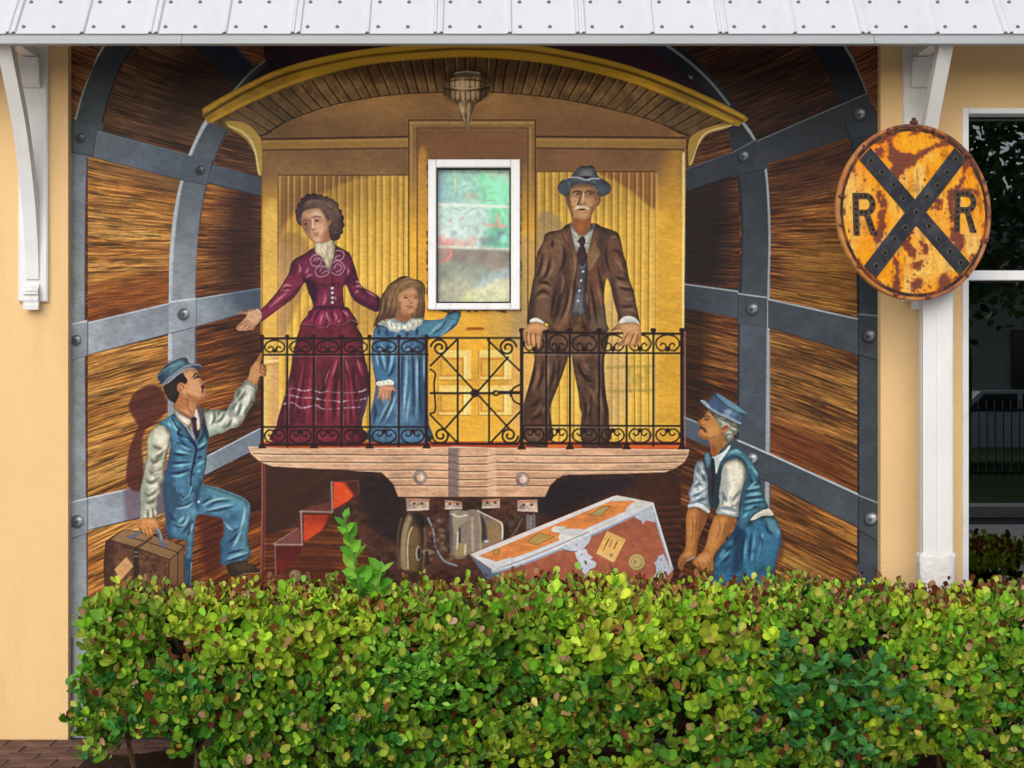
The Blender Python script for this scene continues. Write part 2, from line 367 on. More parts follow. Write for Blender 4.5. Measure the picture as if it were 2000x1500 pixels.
def paint_background():
    T()
    pid('painted_floor'); S('128 55 1740 55 1740 1250 128 1250', '3a2218', n=0); wood('24140f', '4a2a1a', '6e3c20', 3)
    # ---- left wood panels
    def panel(s, d, m, l, seed, con=1.0, n=0):
        pid('wood_panel'); S(s, m, n=n); wood(d, m, l, seed, con)
    panel('128 55 262 80 205 90 180 130 160 180 146 234 128 236', '4a2c1a', '70452a', '855634', 11, .5)
    panel('245 80 430 80 500 130 455 190 405 235 375 292 190 256 205 215 235 140', '2a1a16', '4d3324', '6b4830', 12, .6)
    F('380 80 560 80 480 160 430 215 330 240 330 160', '170b0a', .6, 60)
    panel('172 306 356 348 340 440 330 595 172 630', '5a2f14', 'a46b2e', 'cf9c54', 13, 1.05)
    F('172 306 356 348 350 380 172 330', '6a4a30', .6, 26); F('172 560 335 540 335 600 172 640', '8a3c14', .45, 40)
    Ln('172 560 330 548', 2, '5a3014', .7); Ln('172 475 332 470', 2, '60340f', .6); Ln('172 595 330 585', 1.5, '5a3014', .5)
    panel('172 692 332 655 332 940 172 972', '562b12', 'a86c2c', 'd6a356', 14, 1.1)
    panel('172 1034 345 985 345 1160 172 1180', '5a2c12', 'a8672c', 'd0984e', 15, 1.1)
    panel('408 240 512 285 512 350 412 322', '241412', '43291f', '5d3a2a', 16, .8)
    panel('404 355 512 382 512 568 380 592 384 480', '3a1c14', '7a4522', 'a87236', 17, 1.1)
    F('450 370 512 375 512 570 440 560 430 450', '241216', .75, 55)
    panel('380 634 512 606 512 842 395 888 380 760', '3d1c10', '8f4c1c', 'c08038', 18, 1.1)
    F('440 620 512 605 512 845 400 880 470 760', '2a140f', .7, 60)
    panel('200 1180 380 950 490 880 512 900 512 1180', '38190f', '7a3a18', 'a85f28', 19, 1.2)
    F('420 900 515 880 515 1000 440 1010', '23110d', .6, 40)
    # ---- right wood panels
    panel('1330 80 1590 80 1625 165 1652 205 1475 278 1425 205 1370 150', '1c0e0d', '331c16', '4d2c20', 21, .65)
    panel('1640 80 1730 80 1730 240 1700 200 1675 150', '4a2b1b', '6a4028', '7e4f31', 22, .5)
    panel('1500 318 1655 268 1672 300 1678 620 1500 582', '3a1d12', '7f4b24', 'a87436', 23, 1.1)
    F('1500 318 1660 262 1680 330 1500 420', '2c1714', .6, 50); F('1560 480 1680 450 1680 600 1540 570', 'b98a40', .35, 50)
    panel('1500 640 1675 694 1675 966 1500 886', '3d1f10', '85562a', 'b0843e', 24, 1.15)
    F('1500 820 1600 850 1675 930 1675 966 1500 886', '6a2c10', .5, 40)
    panel('1498 940 1675 1030 1675 1180 1400 1180 1400 900', '3a1f10', '865024', 'c08f42', 25, 1.15)
    panel('1330 375 1440 340 1447 560 1330 552', '241412', '4a2a1e', '6a3c28', 26, .9)
    F('1330 300 1420 330 1400 560 1330 560', '161014', .75, 40)
    panel('1330 598 1442 622 1442 860 1330 815', '2a150e', '5c3018', 'a06a30', 27, 1.1)
    F('1330 600 1380 610 1370 850 1330 830', '1c100c', .6, 30)
    panel('1330 852 1400 880 1400 1140 1330 1140', '2a140e', '4d2616', '7a4422', 28, 1.1)
    # ---- hoops and bands
    def band(s, c, c2, g, name='steel_band', n=0):
        gy = lambda h: col(h)*.72+col(h).mean()*.25
        pid(name); S(s, gy(c), n=n, c2=gy(c2), g=g); mottle(.12, 30, 30, 5); mottle(.03, 5, 5, 6)
    band('375 80 450 80 498 126 460 168', '1c2536', '14192a', '375 80 480 160')
    Ln('448 80 496 128', 2, '4a5260', .8)
    band('560 80 600 80 585 100 530 140 470 190 436 215 440 195 480 150 520 115', '1b2434', '232e3c', '560 80 440 210', 'steel_hoop', 5)
    Ln('572 85 530 108 487 142 455 180 436 208', 5, '7d8078', .85)
    # outer left hoop
    band('205 82 266 82 240 125 218 178 205 222 194 262 140 262 148 225 160 182 180 135', '28313b', '3c4a50', '230 85 160 250', 'steel_hoop', 5)
    Ln('205 86 182 126 162 178 147 232', 5, '9a998c', .8); Ln('264 86 238 128 216 182 200 238', 4, '120d12', .8, 3)
    band('138 296 172 300 168 420 166 700 172 1250 138 1250', '65717c', '858c92', '150 300 150 560', 'steel_hoop')
    Ln('171 310 168 420 167 620 170 1000 172 1240', 4, '3a1e1c', .75, 2.5); Ln('139 300 139 1240', 3, '8f979c', .5, 2)
    band('136 234 192 250 190 262 180 306 138 298', '3c4b56', '4a5a66', '140 240 180 300', 'steel_plate')
    Ln('137 297 182 307', 3, '161518', .8); Ln('191 250 180 307', 2, '1b2026', .7)
    band('190 255 372 303 354 352 181 308', '596878', '46566a', '190 270 360 330')
    Ln('181 309 354 353', 4, '1d1316', .85, 2.5); Ln('190 255 370 303', 2, '76828c', .5)
    # inner left hoop
    band('406 230 450 246 428 290 408 350 392 420 385 490 382 560 382 880 332 880 330 560 334 460 344 390 362 320 385 264', '3d4b5a', '87909b', '420 240 355 560', 'steel_hoop', 5)
    Ln('409 228 388 264 366 314 350 372 340 440 334 510 332 590 332 700', 8, 'b9bfbd', .8, 3)
    Ln('446 250 424 300 404 362 392 430 386 500 383 590 383 860', 4, '3a2020', .7, 3)
    band('360 302 418 312 404 362 352 352', '3e4e60', '4a5a6c', '360 300 400 360', 'steel_plate'); Ln('352 353 402 362', 3, '181a22', .7); Ln('416 314 404 361', 2.5, '1c2030', .8)
    band('416 321 512 348 510 384 404 357', '465668', '3a485c', '410 330 505 365')
    Ln('404 358 510 384', 4, '1d1418', .8, 2.5)
    band('170 630 330 592 330 652 170 694', '98a3ad', '7b8895', '170 640 330 640')
    Ln('170 630 330 592', 4, 'c6ccd0', .8, 2); Ln('170 695 330 653', 4, '2c2430', .85, 2.5); Ln('171 630 171 694', 3, '4a4a58', .8)
    band('383 583 512 562 512 602 383 638', '84919f', '4d5f74', '385 600 510 590')
    Ln('383 583 512 562', 4, 'b5bec6', .7, 2); Ln('383 639 512 603', 3.5, '32202a', .8, 2.5)
    F('440 560 512 550 512 605 470 615', '2e3c50', .5, 26)
    band('138 640 140 630 170 625 170 694 138 706', '8b98a4', '77848f', '140 630 170 700', 'steel_plate')
    Ln('138 634 170 627', 3, 'c0c7cb', .8); Ln('138 706 170 696', 3, '30303a', .8)
    band('330 590 336 586 384 582 384 638 336 652 330 652', '94a0ac', '85929f', '330 590 384 650', 'steel_plate')
    Ln('332 590 384 583', 3, 'c6cdd2', .8); Ln('384 584 384 638', 2.5, '3a4050', .8); Ln('332 652 384 639', 3, '343a48', .8)
    band('172 972 332 936 332 1000 172 1036', '9aa6b2', '808d9a', '172 1000 330 980'); Ln('172 972 332 936', 4, 'dfe3e4', .85, 2); Ln('172 1037 300 1005', 4, '2c2026', .85, 2.5)
    F('250 900 330 900 330 1020 252 1030', '5a3848', .55, 10)
    band('395 895 512 834 512 872 470 892 400 928', '8493a2', '64758a', '400 900 510 850'); Ln('395 895 512 834', 4, 'c2cad0', .8, 2); Ln('400 929 490 884', 3, '3a2520', .8)
    band('139 980 172 972 172 1040 139 1054', '90a0ac', '76848f', '140 980 170 1050', 'steel_plate'); Ln('139 980 172 973', 3, 'd6dbdc', .8); Ln('139 1054 172 1042', 4, '2c3038', .85); Ln('172 974 172 1040', 3, '3c4450', .8)
    # outer right hoop
    band('1586 80 1645 80 1675 135 1700 200 1712 260 1662 278 1645 215 1620 150', '141c2a', '1a2532', '1600 90 1690 240', 'steel_hoop', 5)
    Ln('1645 82 1672 128 1694 180 1710 232', 5, '868a80', .75); Ln('1587 84 1618 145 1642 210', 3, '0a0a10', .7, 3)
    band('1660 268 1714 245 1722 300 1724 600 1726 1250 1674 1250 1674 600 1670 360', '232e3a', '3f4a56', '1690 280 1690 700', 'steel_hoop')
    Ln('1662 275 1672 360 1676 600 1676 1100', 4, '161318', .8, 3)
    band('1638 206 1694 182 1714 240 1714 258 1660 272', '252f3a', '2b3742', '1640 200 1710 260', 'steel_plate'); Ln('1638 206 1694 182', 2.5, '868c88', .7); Ln('1640 210 1660 272 1668 330', 3, '0e0f14', .8)
    band('1474 277 1640 205 1658 268 1505 318', '313c48', '262f3a', '1480 290 1650 230'); Ln('1474 277 1640 205', 2.5, '8e948e', .75); Ln('1505 319 1658 269', 3, '10090c', .8, 2.5)
    # inner right hoop
    band('1228 80 1310 80 1370 128 1425 190 1450 232 1420 240 1380 205 1330 165 1290 130', '161d2c', '1b2634', '1240 90 1430 220', 'steel_hoop', 5)
    Ln('1296 84 1340 116 1384 156 1424 204', 5, '868a82', .75)
    band('1424 240 1450 236 1478 276 1496 322 1503 400 1505 480 1503 600 1500 1260 1440 1260 1442 620 1448 520 1448 420 1440 350 1430 300', '232e3a', '465462', '1460 260 1470 640', 'steel_hoop', 4)
    Ln('1450 236 1480 280 1497 330 1503 400 1505 480 1502 600 1499 900 1497 1100', 8, 'a6acac', .8, 2.5)
    Ln('1430 300 1444 360 1449 430 1448 520 1443 640 1441 900', 4, '15131a', .7, 3)
    band('1425 300 1476 272 1500 318 1496 330 1440 342', '28333e', '303c48', '1430 300 1490 330', 'steel_plate'); Ln('1426 300 1476 273', 2.5, '7c837f', .6); Ln('1440 342 1496 330', 3, '0f0d12', .8)
    band('1340 330 1428 298 1440 340 1334 376', '2e3a46', '28323e', '1340 340 1430 320'); Ln('1340 330 1428 298', 2.5, '7b827e', .5); Ln('1334 377 1440 341', 3, '130c10', .7, 2.5)
    band('1328 553 1442 568 1442 622 1328 600', '2e3c4a', '465260', '1330 580 1440 600'); Ln('1328 553 1442 569', 3.5, 'a7b0b4', .85, 1.8); Ln('1328 601 1442 623', 3, '160e12', .8)
    band('1500 583 1676 622 1676 694 1500 640', '3f4b58', '4a5562', '1500 600 1670 650'); Ln('1500 583 1676 622', 5, 'c3c9ca', .85, 2); Ln('1500 641 1676 695', 4.5, '140f16', .85, 2.5)
    band('1440 572 1498 580 1498 640 1440 632', '3b4753', '434e5a', '1440 570 1490 640', 'steel_plate'); Ln('1440 573 1498 581', 3, 'b0b6b8', .8); Ln('1440 633 1498 641', 3, '15151c', .8); Ln('1440 574 1440 632', 2.5, '191b22', .8)
    band('1676 612 1722 616 1722 708 1676 694', '3a4550', '454f5a', '1680 620 1720 700', 'steel_plate'); Ln('1676 613 1722 617', 4, '7f8a90', .8); Ln('1676 693 1722 708', 4, '12121a', .85); Ln('1676 620 1676 690', 3, '12141c', .8)
    band('1332 812 1442 858 1442 890 1400 880 1332 850', '4a5c70', '3a4a5a', '1340 830 1430 870'); Ln('1332 812 1390 836', 4, 'a5b0b8', .85, 1.8)
    band('1440 858 1500 884 1676 964 1676 1030 1500 942 1440 915', '3f4b58', '46525e', '1450 880 1670 1000'); Ln('1440 858 1500 884 1676 964', 6, 'ccd1d2', .85, 2); Ln('1440 916 1500 943 1676 1031', 4, '150f14', .85, 2.5)
    band('1676 966 1724 984 1724 1064 1676 1036', '3c4752', '47525c', '1680 970 1720 1060', 'steel_plate'); Ln('1676 966 1724 985', 4, 'a4acb0', .8); Ln('1676 1036 1724 1064', 4, '12131a', .85); Ln('1676 972 1676 1034', 3, '12151c', .8)
    Ln('1500 940 1500 1110', 6, 'b0b6ba', .6, 2)
    CL()
    for x, y, r, l in [(158, 268, 8, .6), (392, 331, 8, .6), (150, 663, 9, 1), (360, 612, 10, 1.1), (152, 1017, 11, 1.2), (1346, 154, 8, .7), (1680, 222, 11, .9), (1453, 304, 10, .8), (1470, 602, 11, 1), (1698, 655, 12, 1), (1702, 1012, 12, 1.2), (1469, 895, 11, 1.2)]:
        pid('bolt'); b = 118*l
        E(x-2, y+3, r*1.15, r*1.15, '14161c', .6, 5)
        E(x, y, r, r, (b*.62, b*.68, b*.74), 1, 1.2, own=1); E(x+r*.15, y-r*.1, r*.72, r*.72, (b, b*1.05, b*1.1), 1, 1.5)
        E(x+r*.3, y-r*.35, r*.35, r*.3, (b*1.5, b*1.54, b*1.56), .9, 2.5); E(x-r*.25, y+r*.25, r*.35, r*.35, (b*.4, b*.44, b*.5), .8, 3)
        Ln([x-r*.7, y+r*.1, x-r*.2, y-r*.7, x+r*.6, y-r*.55], 1.2, (b*.35, b*.38, b*.42), .7)

def paint_car():
    T()
    # dark roof above the trim
    pid('painted_train_car/roof'); S('512 80 1250 80 1345 150 1440 225 930 110 430 205 520 130', '221318', n=0); mottle(.4, 30, 14, 8)
    F('660 80 1170 80 930 96', '55402e', .8, 14, 0); F('1050 84 1250 100 1330 150 1200 130', '2a1722', .8, 10)
    # front wall base
    main = pid('painted_train_car/front_wall')
    S('512 262 560 237 650 205 760 186 870 180 960 180 1080 190 1200 214 1290 240 1340 262 1336 560 1334 876 510 876 510 560', 'b88a38', n=0)
    tex(lambda c, X, Y: col('d29c30')+(col('7c5a36')-col('d29c30'))*np.clip((430-Y)/90, 0, 1)[..., None])
    mottle(.12, 60, 40, 9); mottle(.07, 18, 12, 10)
    F('512 240 1340 240 1340 300 512 300', '5c3f27', .45, 60); F('1000 210 1345 250 1345 340 1050 340', '6e4430', .35, 60)
    F('1290 380 1340 300 1340 880 1285 880', 'd29a2c', .55, 40); F('512 420 545 420 545 660 512 660', 'd6ab55', .7, 18)
    # mouldings
    for a in ('513 273 798 268 798 288 513 292', '1047 268 1346 270 1346 290 1047 288'):
        F(a, '8a6632', 1, 1.5, 0)
    MLn('513 272 798 267|1047 267 1346 269', 4, '2f1a18', .85, 2, 0); MLn('513 293 798 289|1047 289 1335 292', 3, '3a231c', .8, 1.8, 0); MLn('513 277 797 273|1047 273 1344 275', 2, 'a9824a', .6, 2, 0)
    # beadboard panels
    for k, (x0, x1, y0) in enumerate([(542, 798, 341), (1048, 1281, 334)]):
        pid('painted_train_car/beadboard_panel'); S([x0, y0, x1, y0, x1, 880, x0, 880], 'd0a23c', n=0, c2='e6b444', g='600 420 600 700'); F([x0, y0-20, x1, y0-20, x1, y0+70, x0, y0+70], '8a6430', .40, 60, 0); mottle(.10, 10, 60, 12+k)
        if k == 0: F('542 341 720 341 690 352 640 372 590 400 556 440 545 480 542 500', '6e4c31', .75, 10)
        else: F('1170 334 1281 334 1281 402 1266 400 1240 378 1200 352', '74492c', .8, 7)
        n = int((x1-x0)/14.6)
        for i in range(n+1):
            x = x0+i*14.6+1.2*math.sin(i*2.1); j = prng.uniform(-1, 1, 6)*1.1
            Ln([x+j[0], y0, x+j[1], y0+150, x+j[2], y0+300, x+j[3], 880], 1.8, '6a4218', .75, 1.3)
            Ln([x+5+j[0], y0+4, x+5+j[1], y0+150, x+5+j[2], y0+300, x+5+j[3], 880], 2.4, 'eec766', .5, 2)
            Ln([x-3.5+j[0], y0, x-3.5+j[1], y0+150, x-3.5+j[2], y0+300, x-3.5+j[3], 880], 4, '96682a', .22, 3)
        if k == 0:
            F('548 470 596 466 606 520 580 600 556 650 545 650', '8a6440', .6, 9); F('600 600 640 590 640 640 590 650', 'a47440', .5, 10); F('545 490 560 480 570 510 560 660 545 660', 'b98a70', .4, 10); F('690 560 740 580 742 640 700 650', 'a5743c', .5, 10)
            F('545 380 700 350 700 400 545 470', '5c3c22', .25, 40)
        else:
            F('1048 430 1090 424 1100 470 1075 560 1060 640 1048 640', '94795c', .7, 8)
            F('1190 560 1215 640 1225 800 1160 860 1140 760', 'c8a890', .35, 16)
        Ln([x0, y0, x1, y0], 4, '38211a', .9, 1.6); Ln([x0, y0, x0, 880], 2.5, '6a4520', .8)
        if k: Ln('1281 334 1281 880', 2.5, '7a4f20', .8)
    # stencil of the railing's shadow on the panel
    for s in ('1186 718 1296 714', '1186 764 1294 762', '1228 716 1230 764', '1262 716 1262 764', '1290 712 1292 850'): Ln(s, 6, '8d8036', .45, 3)
    E(1246, 742, 12, 12, '8d8036', .35, 5)
    # wainscot at left and shading of the wall edge
    useid(main); CL('510 690 545 690 545 876 510 876', 0)
    F('510 690 545 690 545 876 510 876', 'e2bb62', .9, 4, 0); F('532 690 560 690 556 876 528 876', 'c48a5c', .65, 14); Ln('512 707 545 704', 4, 'f3d88e', .8, 2); Ln('512 714 545 711', 3, 'b88840', .8, 2)
    CL('512 262 1340 262 1334 876 510 876', 0)
    Ln('1335 300 1334 870', 5, 'eed9a0', .7, 2); Ln('511 290 511 870', 4, '5c3a20', .7, 3); Ln('1283 340 1283 870', 5, 'e0b86a', .35, 3)
    # door
    pid('painted_train_car/door'); S('797 233 1047 233 1047 872 797 872', 'cf9c3c', n=0)
    tex(lambda c, X, Y: col('e2a52e')+(col('7e5c38')-col('e2a52e'))*np.clip((470-Y)/150, 0, 1)[..., None]); mottle(.1, 40, 26, 15)
    F('815 252 1030 252 1030 318 815 318', '6a482c', .8, 8, 0); F('830 268 1010 268 1000 300 840 300', '74472c', .5, 16)
    F('1010 480 1047 480 1047 660 1000 660', 'a08662', .6, 14); F('960 600 1047 590 1047 660 960 660', 'ab8c62', .4, 22)
    F('815 320 836 320 836 600 815 600', 'cf9430', .5, 8); F('1000 670 1047 670 1047 872 990 872', 'd3a67c', .45, 26)
    for s in ('798 234 1046 234', '798 234 798 870', '1046 234 1046 660'): Ln(s, 4, '3e2418', .85, 1.6)
    for s in ('815 250 1031 250', '815 250 815 660', '1031 250 1031 660'): Ln(s, 3, '5a3a20', .8, 1.6)
    for s in ('801 240 1042 240', '803 242 803 660', '1036 252 1036 660'): Ln(s, 4, 'c79a50', .35, 3)
    F('911 639 945 639 945 645 911 645', 'a24a1c', .95, 1, 0)
    for x, y in ((856, 684), (935, 684), (856, 753), (935, 753)):
        F([x, y, x+64, y, x+64, y+58, x, y+58], 'f2cf74', .9, 1.5, 0); F([x+2, y+14, x+50, y+14, x+50, y+52, x+2, y+52], 'd08f2c', 1, 2, 0)
        F([x+8, y+20, x+46, y+20, x+46, y+48, x+8, y+48], 'e6ad3c', 1, 3, 0); Ln([x, y, x, y+58, x+64, y+58], 2, 'a86a20', .8, 1.5, 0); Ln([x+52, y+6, x+52, y+56], 3, 'fae49c', .8, 2)
    F('856 830 1000 830 1000 872 856 872', 'e8ac38', .7, 10)
    # eave planks
    pid('painted_train_car/eave_planks')
    S('415 238 500 195 600 155 720 125 870 112 950 112 1080 125 1220 158 1330 200 1430 243 1345 266 1290 242 1200 216 1080 192 960 181 870 181 760 187 650 206 560 238 512 266', '5c452b', n=4); mottle(.35, 16, 20, 17)
    F('600 150 1230 160 1200 130 930 105 640 130', '2e1d12', .55, 22); F('440 235 520 215 540 250 512 266', '6d5436', .5, 18)
    for i in range(47):
        t = i/46; x = 440+t*980; yt = 112+126*((x-925)/500)**2; xb = 515+t*825; yb = 180+86*((xb-925)/412)**2
        j = prng.uniform(-1, 1); Ln([x, yt-3, (x+xb)/2+j*3, (yt+yb)/2, xb, yb+2], 3, '1d100c', .9, 1.5); Ln([x+4, yt, (x+xb)/2+4, (yt+yb)/2, xb+4, yb], 3, '8d6a3a', .28+.2*j, 2.5)
    Ln('512 266 560 238 650 206 760 187 870 181 960 181 1080 192 1200 216 1290 242 1345 266', 4, '2a1812', .85, 2.5)
    # corner brackets
    for s, h in (('440 238 478 240 508 268 512 300 511 342 503 336 497 300 480 272 455 254', '447 246 470 256 490 275 500 302 506 340'), ('1432 244 1400 244 1366 256 1346 274 1345 322 1352 318 1358 300 1364 284 1382 262 1410 252', '1428 246 1386 256 1368 272 1358 300 1350 320')):
        pid('painted_train_car/corner_bracket'); S(s, '94742f'); F(s, 'b29048', .4, 8); Ln(h, 3.5, 'cdbb84', .75, 1.5)
    # roof trim
    pid('painted_train_car/roof_trim')
    S('395 217 405 206 470 170 560 130 700 98 860 84 930 82 1020 86 1130 104 1240 132 1350 174 1455 226 1448 240 1430 244 1330 200 1220 158 1080 126 950 113 870 113 720 126 600 156 500 196 417 239 402 234', '94701e', n=4)
    mottle(.2, 30, 12, 18)
    Ln('400 226 470 185 560 145 700 112 860 97 930 96 1020 99 1130 117 1240 145 1350 188 1450 236', 5, '4a300e', .85, 3)
    Ln('400 216 470 176 560 136 700 103 860 89 930 88 1020 91 1130 109 1240 137 1350 180 1450 228', 5, 'b98f2c', .85, 3.5)
    Ln('414 234 500 191 600 151 720 121 870 107 950 107 1080 120 1220 153 1330 194 1430 238', 6, 'b78b28', .8, 3.5)
    Ln('420 238 500 198 600 158 720 128 870 114 950 114 1080 127 1220 160 1330 202 1430 244', 2.5, '3a220e', .8, 2)
    # lantern
    pid('painted_lantern'); CL()
    F('868 150 900 138 950 142 960 175 930 195 880 195', '1c100c', .5, 16)
    S('866 170 872 158 890 150 910 147 935 149 950 157 957 170 954 184 942 195 930 204 924 222 916 248 913 256 908 246 898 220 890 200 876 192 866 184', '6f5a40'); mottle(.3, 7, 7, 19)
    F('864 186 956 186 940 204 880 204', '2c1a12', .45, 10)
    for i in range(9):
        x = 873+i*10; E(x, 163, 4.5, 8, 'a58f68', .8, 2.5); E(x+1, 186, 4, 9, '9c8660', .75, 2.5); Ln([x-5, 154, x-5, 172], 1.6, '2c1a12', .8); Ln([x-5, 176, x-4, 196], 1.6, '2c1a12', .8)
    MLn('866 172 890 176 912 177 940 175 956 170|870 160 900 156 930 157 952 163', 3, '3c281a', .9, 1.6, 0); Ln('868 169 912 173 954 167', 2, 'a89470', .8, 1.5)
    for i in range(6): Ln([889+i*9, 202, 911+i*.6, 252], 3, 'a08a62' if i % 2 else '3a2618', .9, 1.4, tp=2)
    F('862 150 880 150 884 190 905 240 890 230 866 190', '1e120c', .6, 9); F('940 150 960 160 956 190 926 230 934 195', '1e120c', .7, 9); E(902, 166, 10, 12, 'd8c49a', .5, 8); E(905, 205, 5, 16, 'c8b488', .4, 6)
    CL(); pid('painted_lantern/cap'); F('888 148 890 141 912 138 935 141 937 148 912 151', '4a3a2e', 1, 1, own=1); Ln('889 143 912 140 936 143', 2, '8a8278', .8)
    # platform
    CL(); pid('painted_train_car/platform')
    F('508 862 1338 862 1340 880 505 878', 'b2481c', 1, 1, 0, own=1)
    for s, c in (('545 868 700 870', '8e2e14'), ('840 872 1010 872', 'a83a1c'), ('1068 870 1110 872', 'e0682c'), ('1226 872 1335 873', 'dc5c22'), ('1140 870 1165 872', '3a302e'), ('1174 872 1212 872', '3a2620'), ('1030 868 1066 871', '3c3034')): Ln(s, 8, c, .9, 3)
    T(760, 860, 5)
    S([-1378, 60, -1000, 78, 0, 72, 560, 66, 640, 60, 1000, 72, 2930, 90, 2920, 150, 2880, 215, 2800, 270, 2700, 310, 2300, 325, 1750, 335, 1640, 370, 1570, 440, 1520, 555, 1000, 562, 700, 572, 560, 552, 80, 552, 50, 470, 0, 380, -80, 330, -170, 310, -700, 310, -900, 300, -1100, 270, -1260, 210, -1350, 130], 'cfa07c', n=0)
    mottle(.2, 40, 8, 21); mottle(.1, 12, 3, 22)
    F('-1400 60 -900 60 -900 320 -1400 320', 'c8a884', .5, 30, 0); F('0 300 1600 300 1600 570 0 570', 'c08a66', .3, 20)
    for y0, yl, yr in ((145, 130, 155), (220, 205, 225), (292, 268, 298), (370, 340, 372), (442, 430, 450)):
        a = [-1330, yl, -1000, yl+8, -500, y0-6, 0, y0, 300, y0-3, 580, y0+2]
        if y0 > 300: a = [-20, y0, 300, y0-3, 580, y0+2]
        b = [680, y0+14, 960, y0+12, 1040, y0-4, 1500, y0+2, 2000, yr-3, 2500, yr-6, 2900, yr-14]
        if y0 > 300: b = [680, y0+14, 960, y0+12, 1040, y0-4, 1500, y0+2, 1640, y0]
        for q in (a, b, [590, y0-14, 680, y0+14]): Ln(q, 2.2, '4a2818', .95, 1.3, 3)
        for q in (a, b): z = np.array(q, float).reshape(-1, 2)+[0, 12]; Ln(z, 2.5, 'f0caa0', .65, 2, 3)
    F('588 66 680 72 680 565 588 552', '6a5a62', .75, 6, 0); F('960 70 1040 62 1050 552 960 562', 'e0b894', .55, 5, 0); Ln('585 66 585 550', 2, '54382c', .8)
    Ln('-1378 62 0 76 640 64 1500 76 2930 92', 2.5, 'f2d4ae', .7, 2); CL()
    for x, y in ((302, 362), (1303, 382)):
        pid('painted_train_car/bolt'); E(x, y, 68, 72, '7d6c66', 1, 1.2, own=1); E(x, y, 56, 60, 'a8958a', 1, 2); E(x-8, y+8, 44, 48, '6a5650', .9, 3); F([x-34, y-18, x+5, y-42, x+38, y-10, x+28, y+32, x-8, y+40, x-30, y+18], 'd2ab90', 1, 1.5, 0); F([x+5, y-42, x+38, y-10, x+28, y+32, x+8, y+5], 'f0dcc4', .8, 2, 0)
    T()

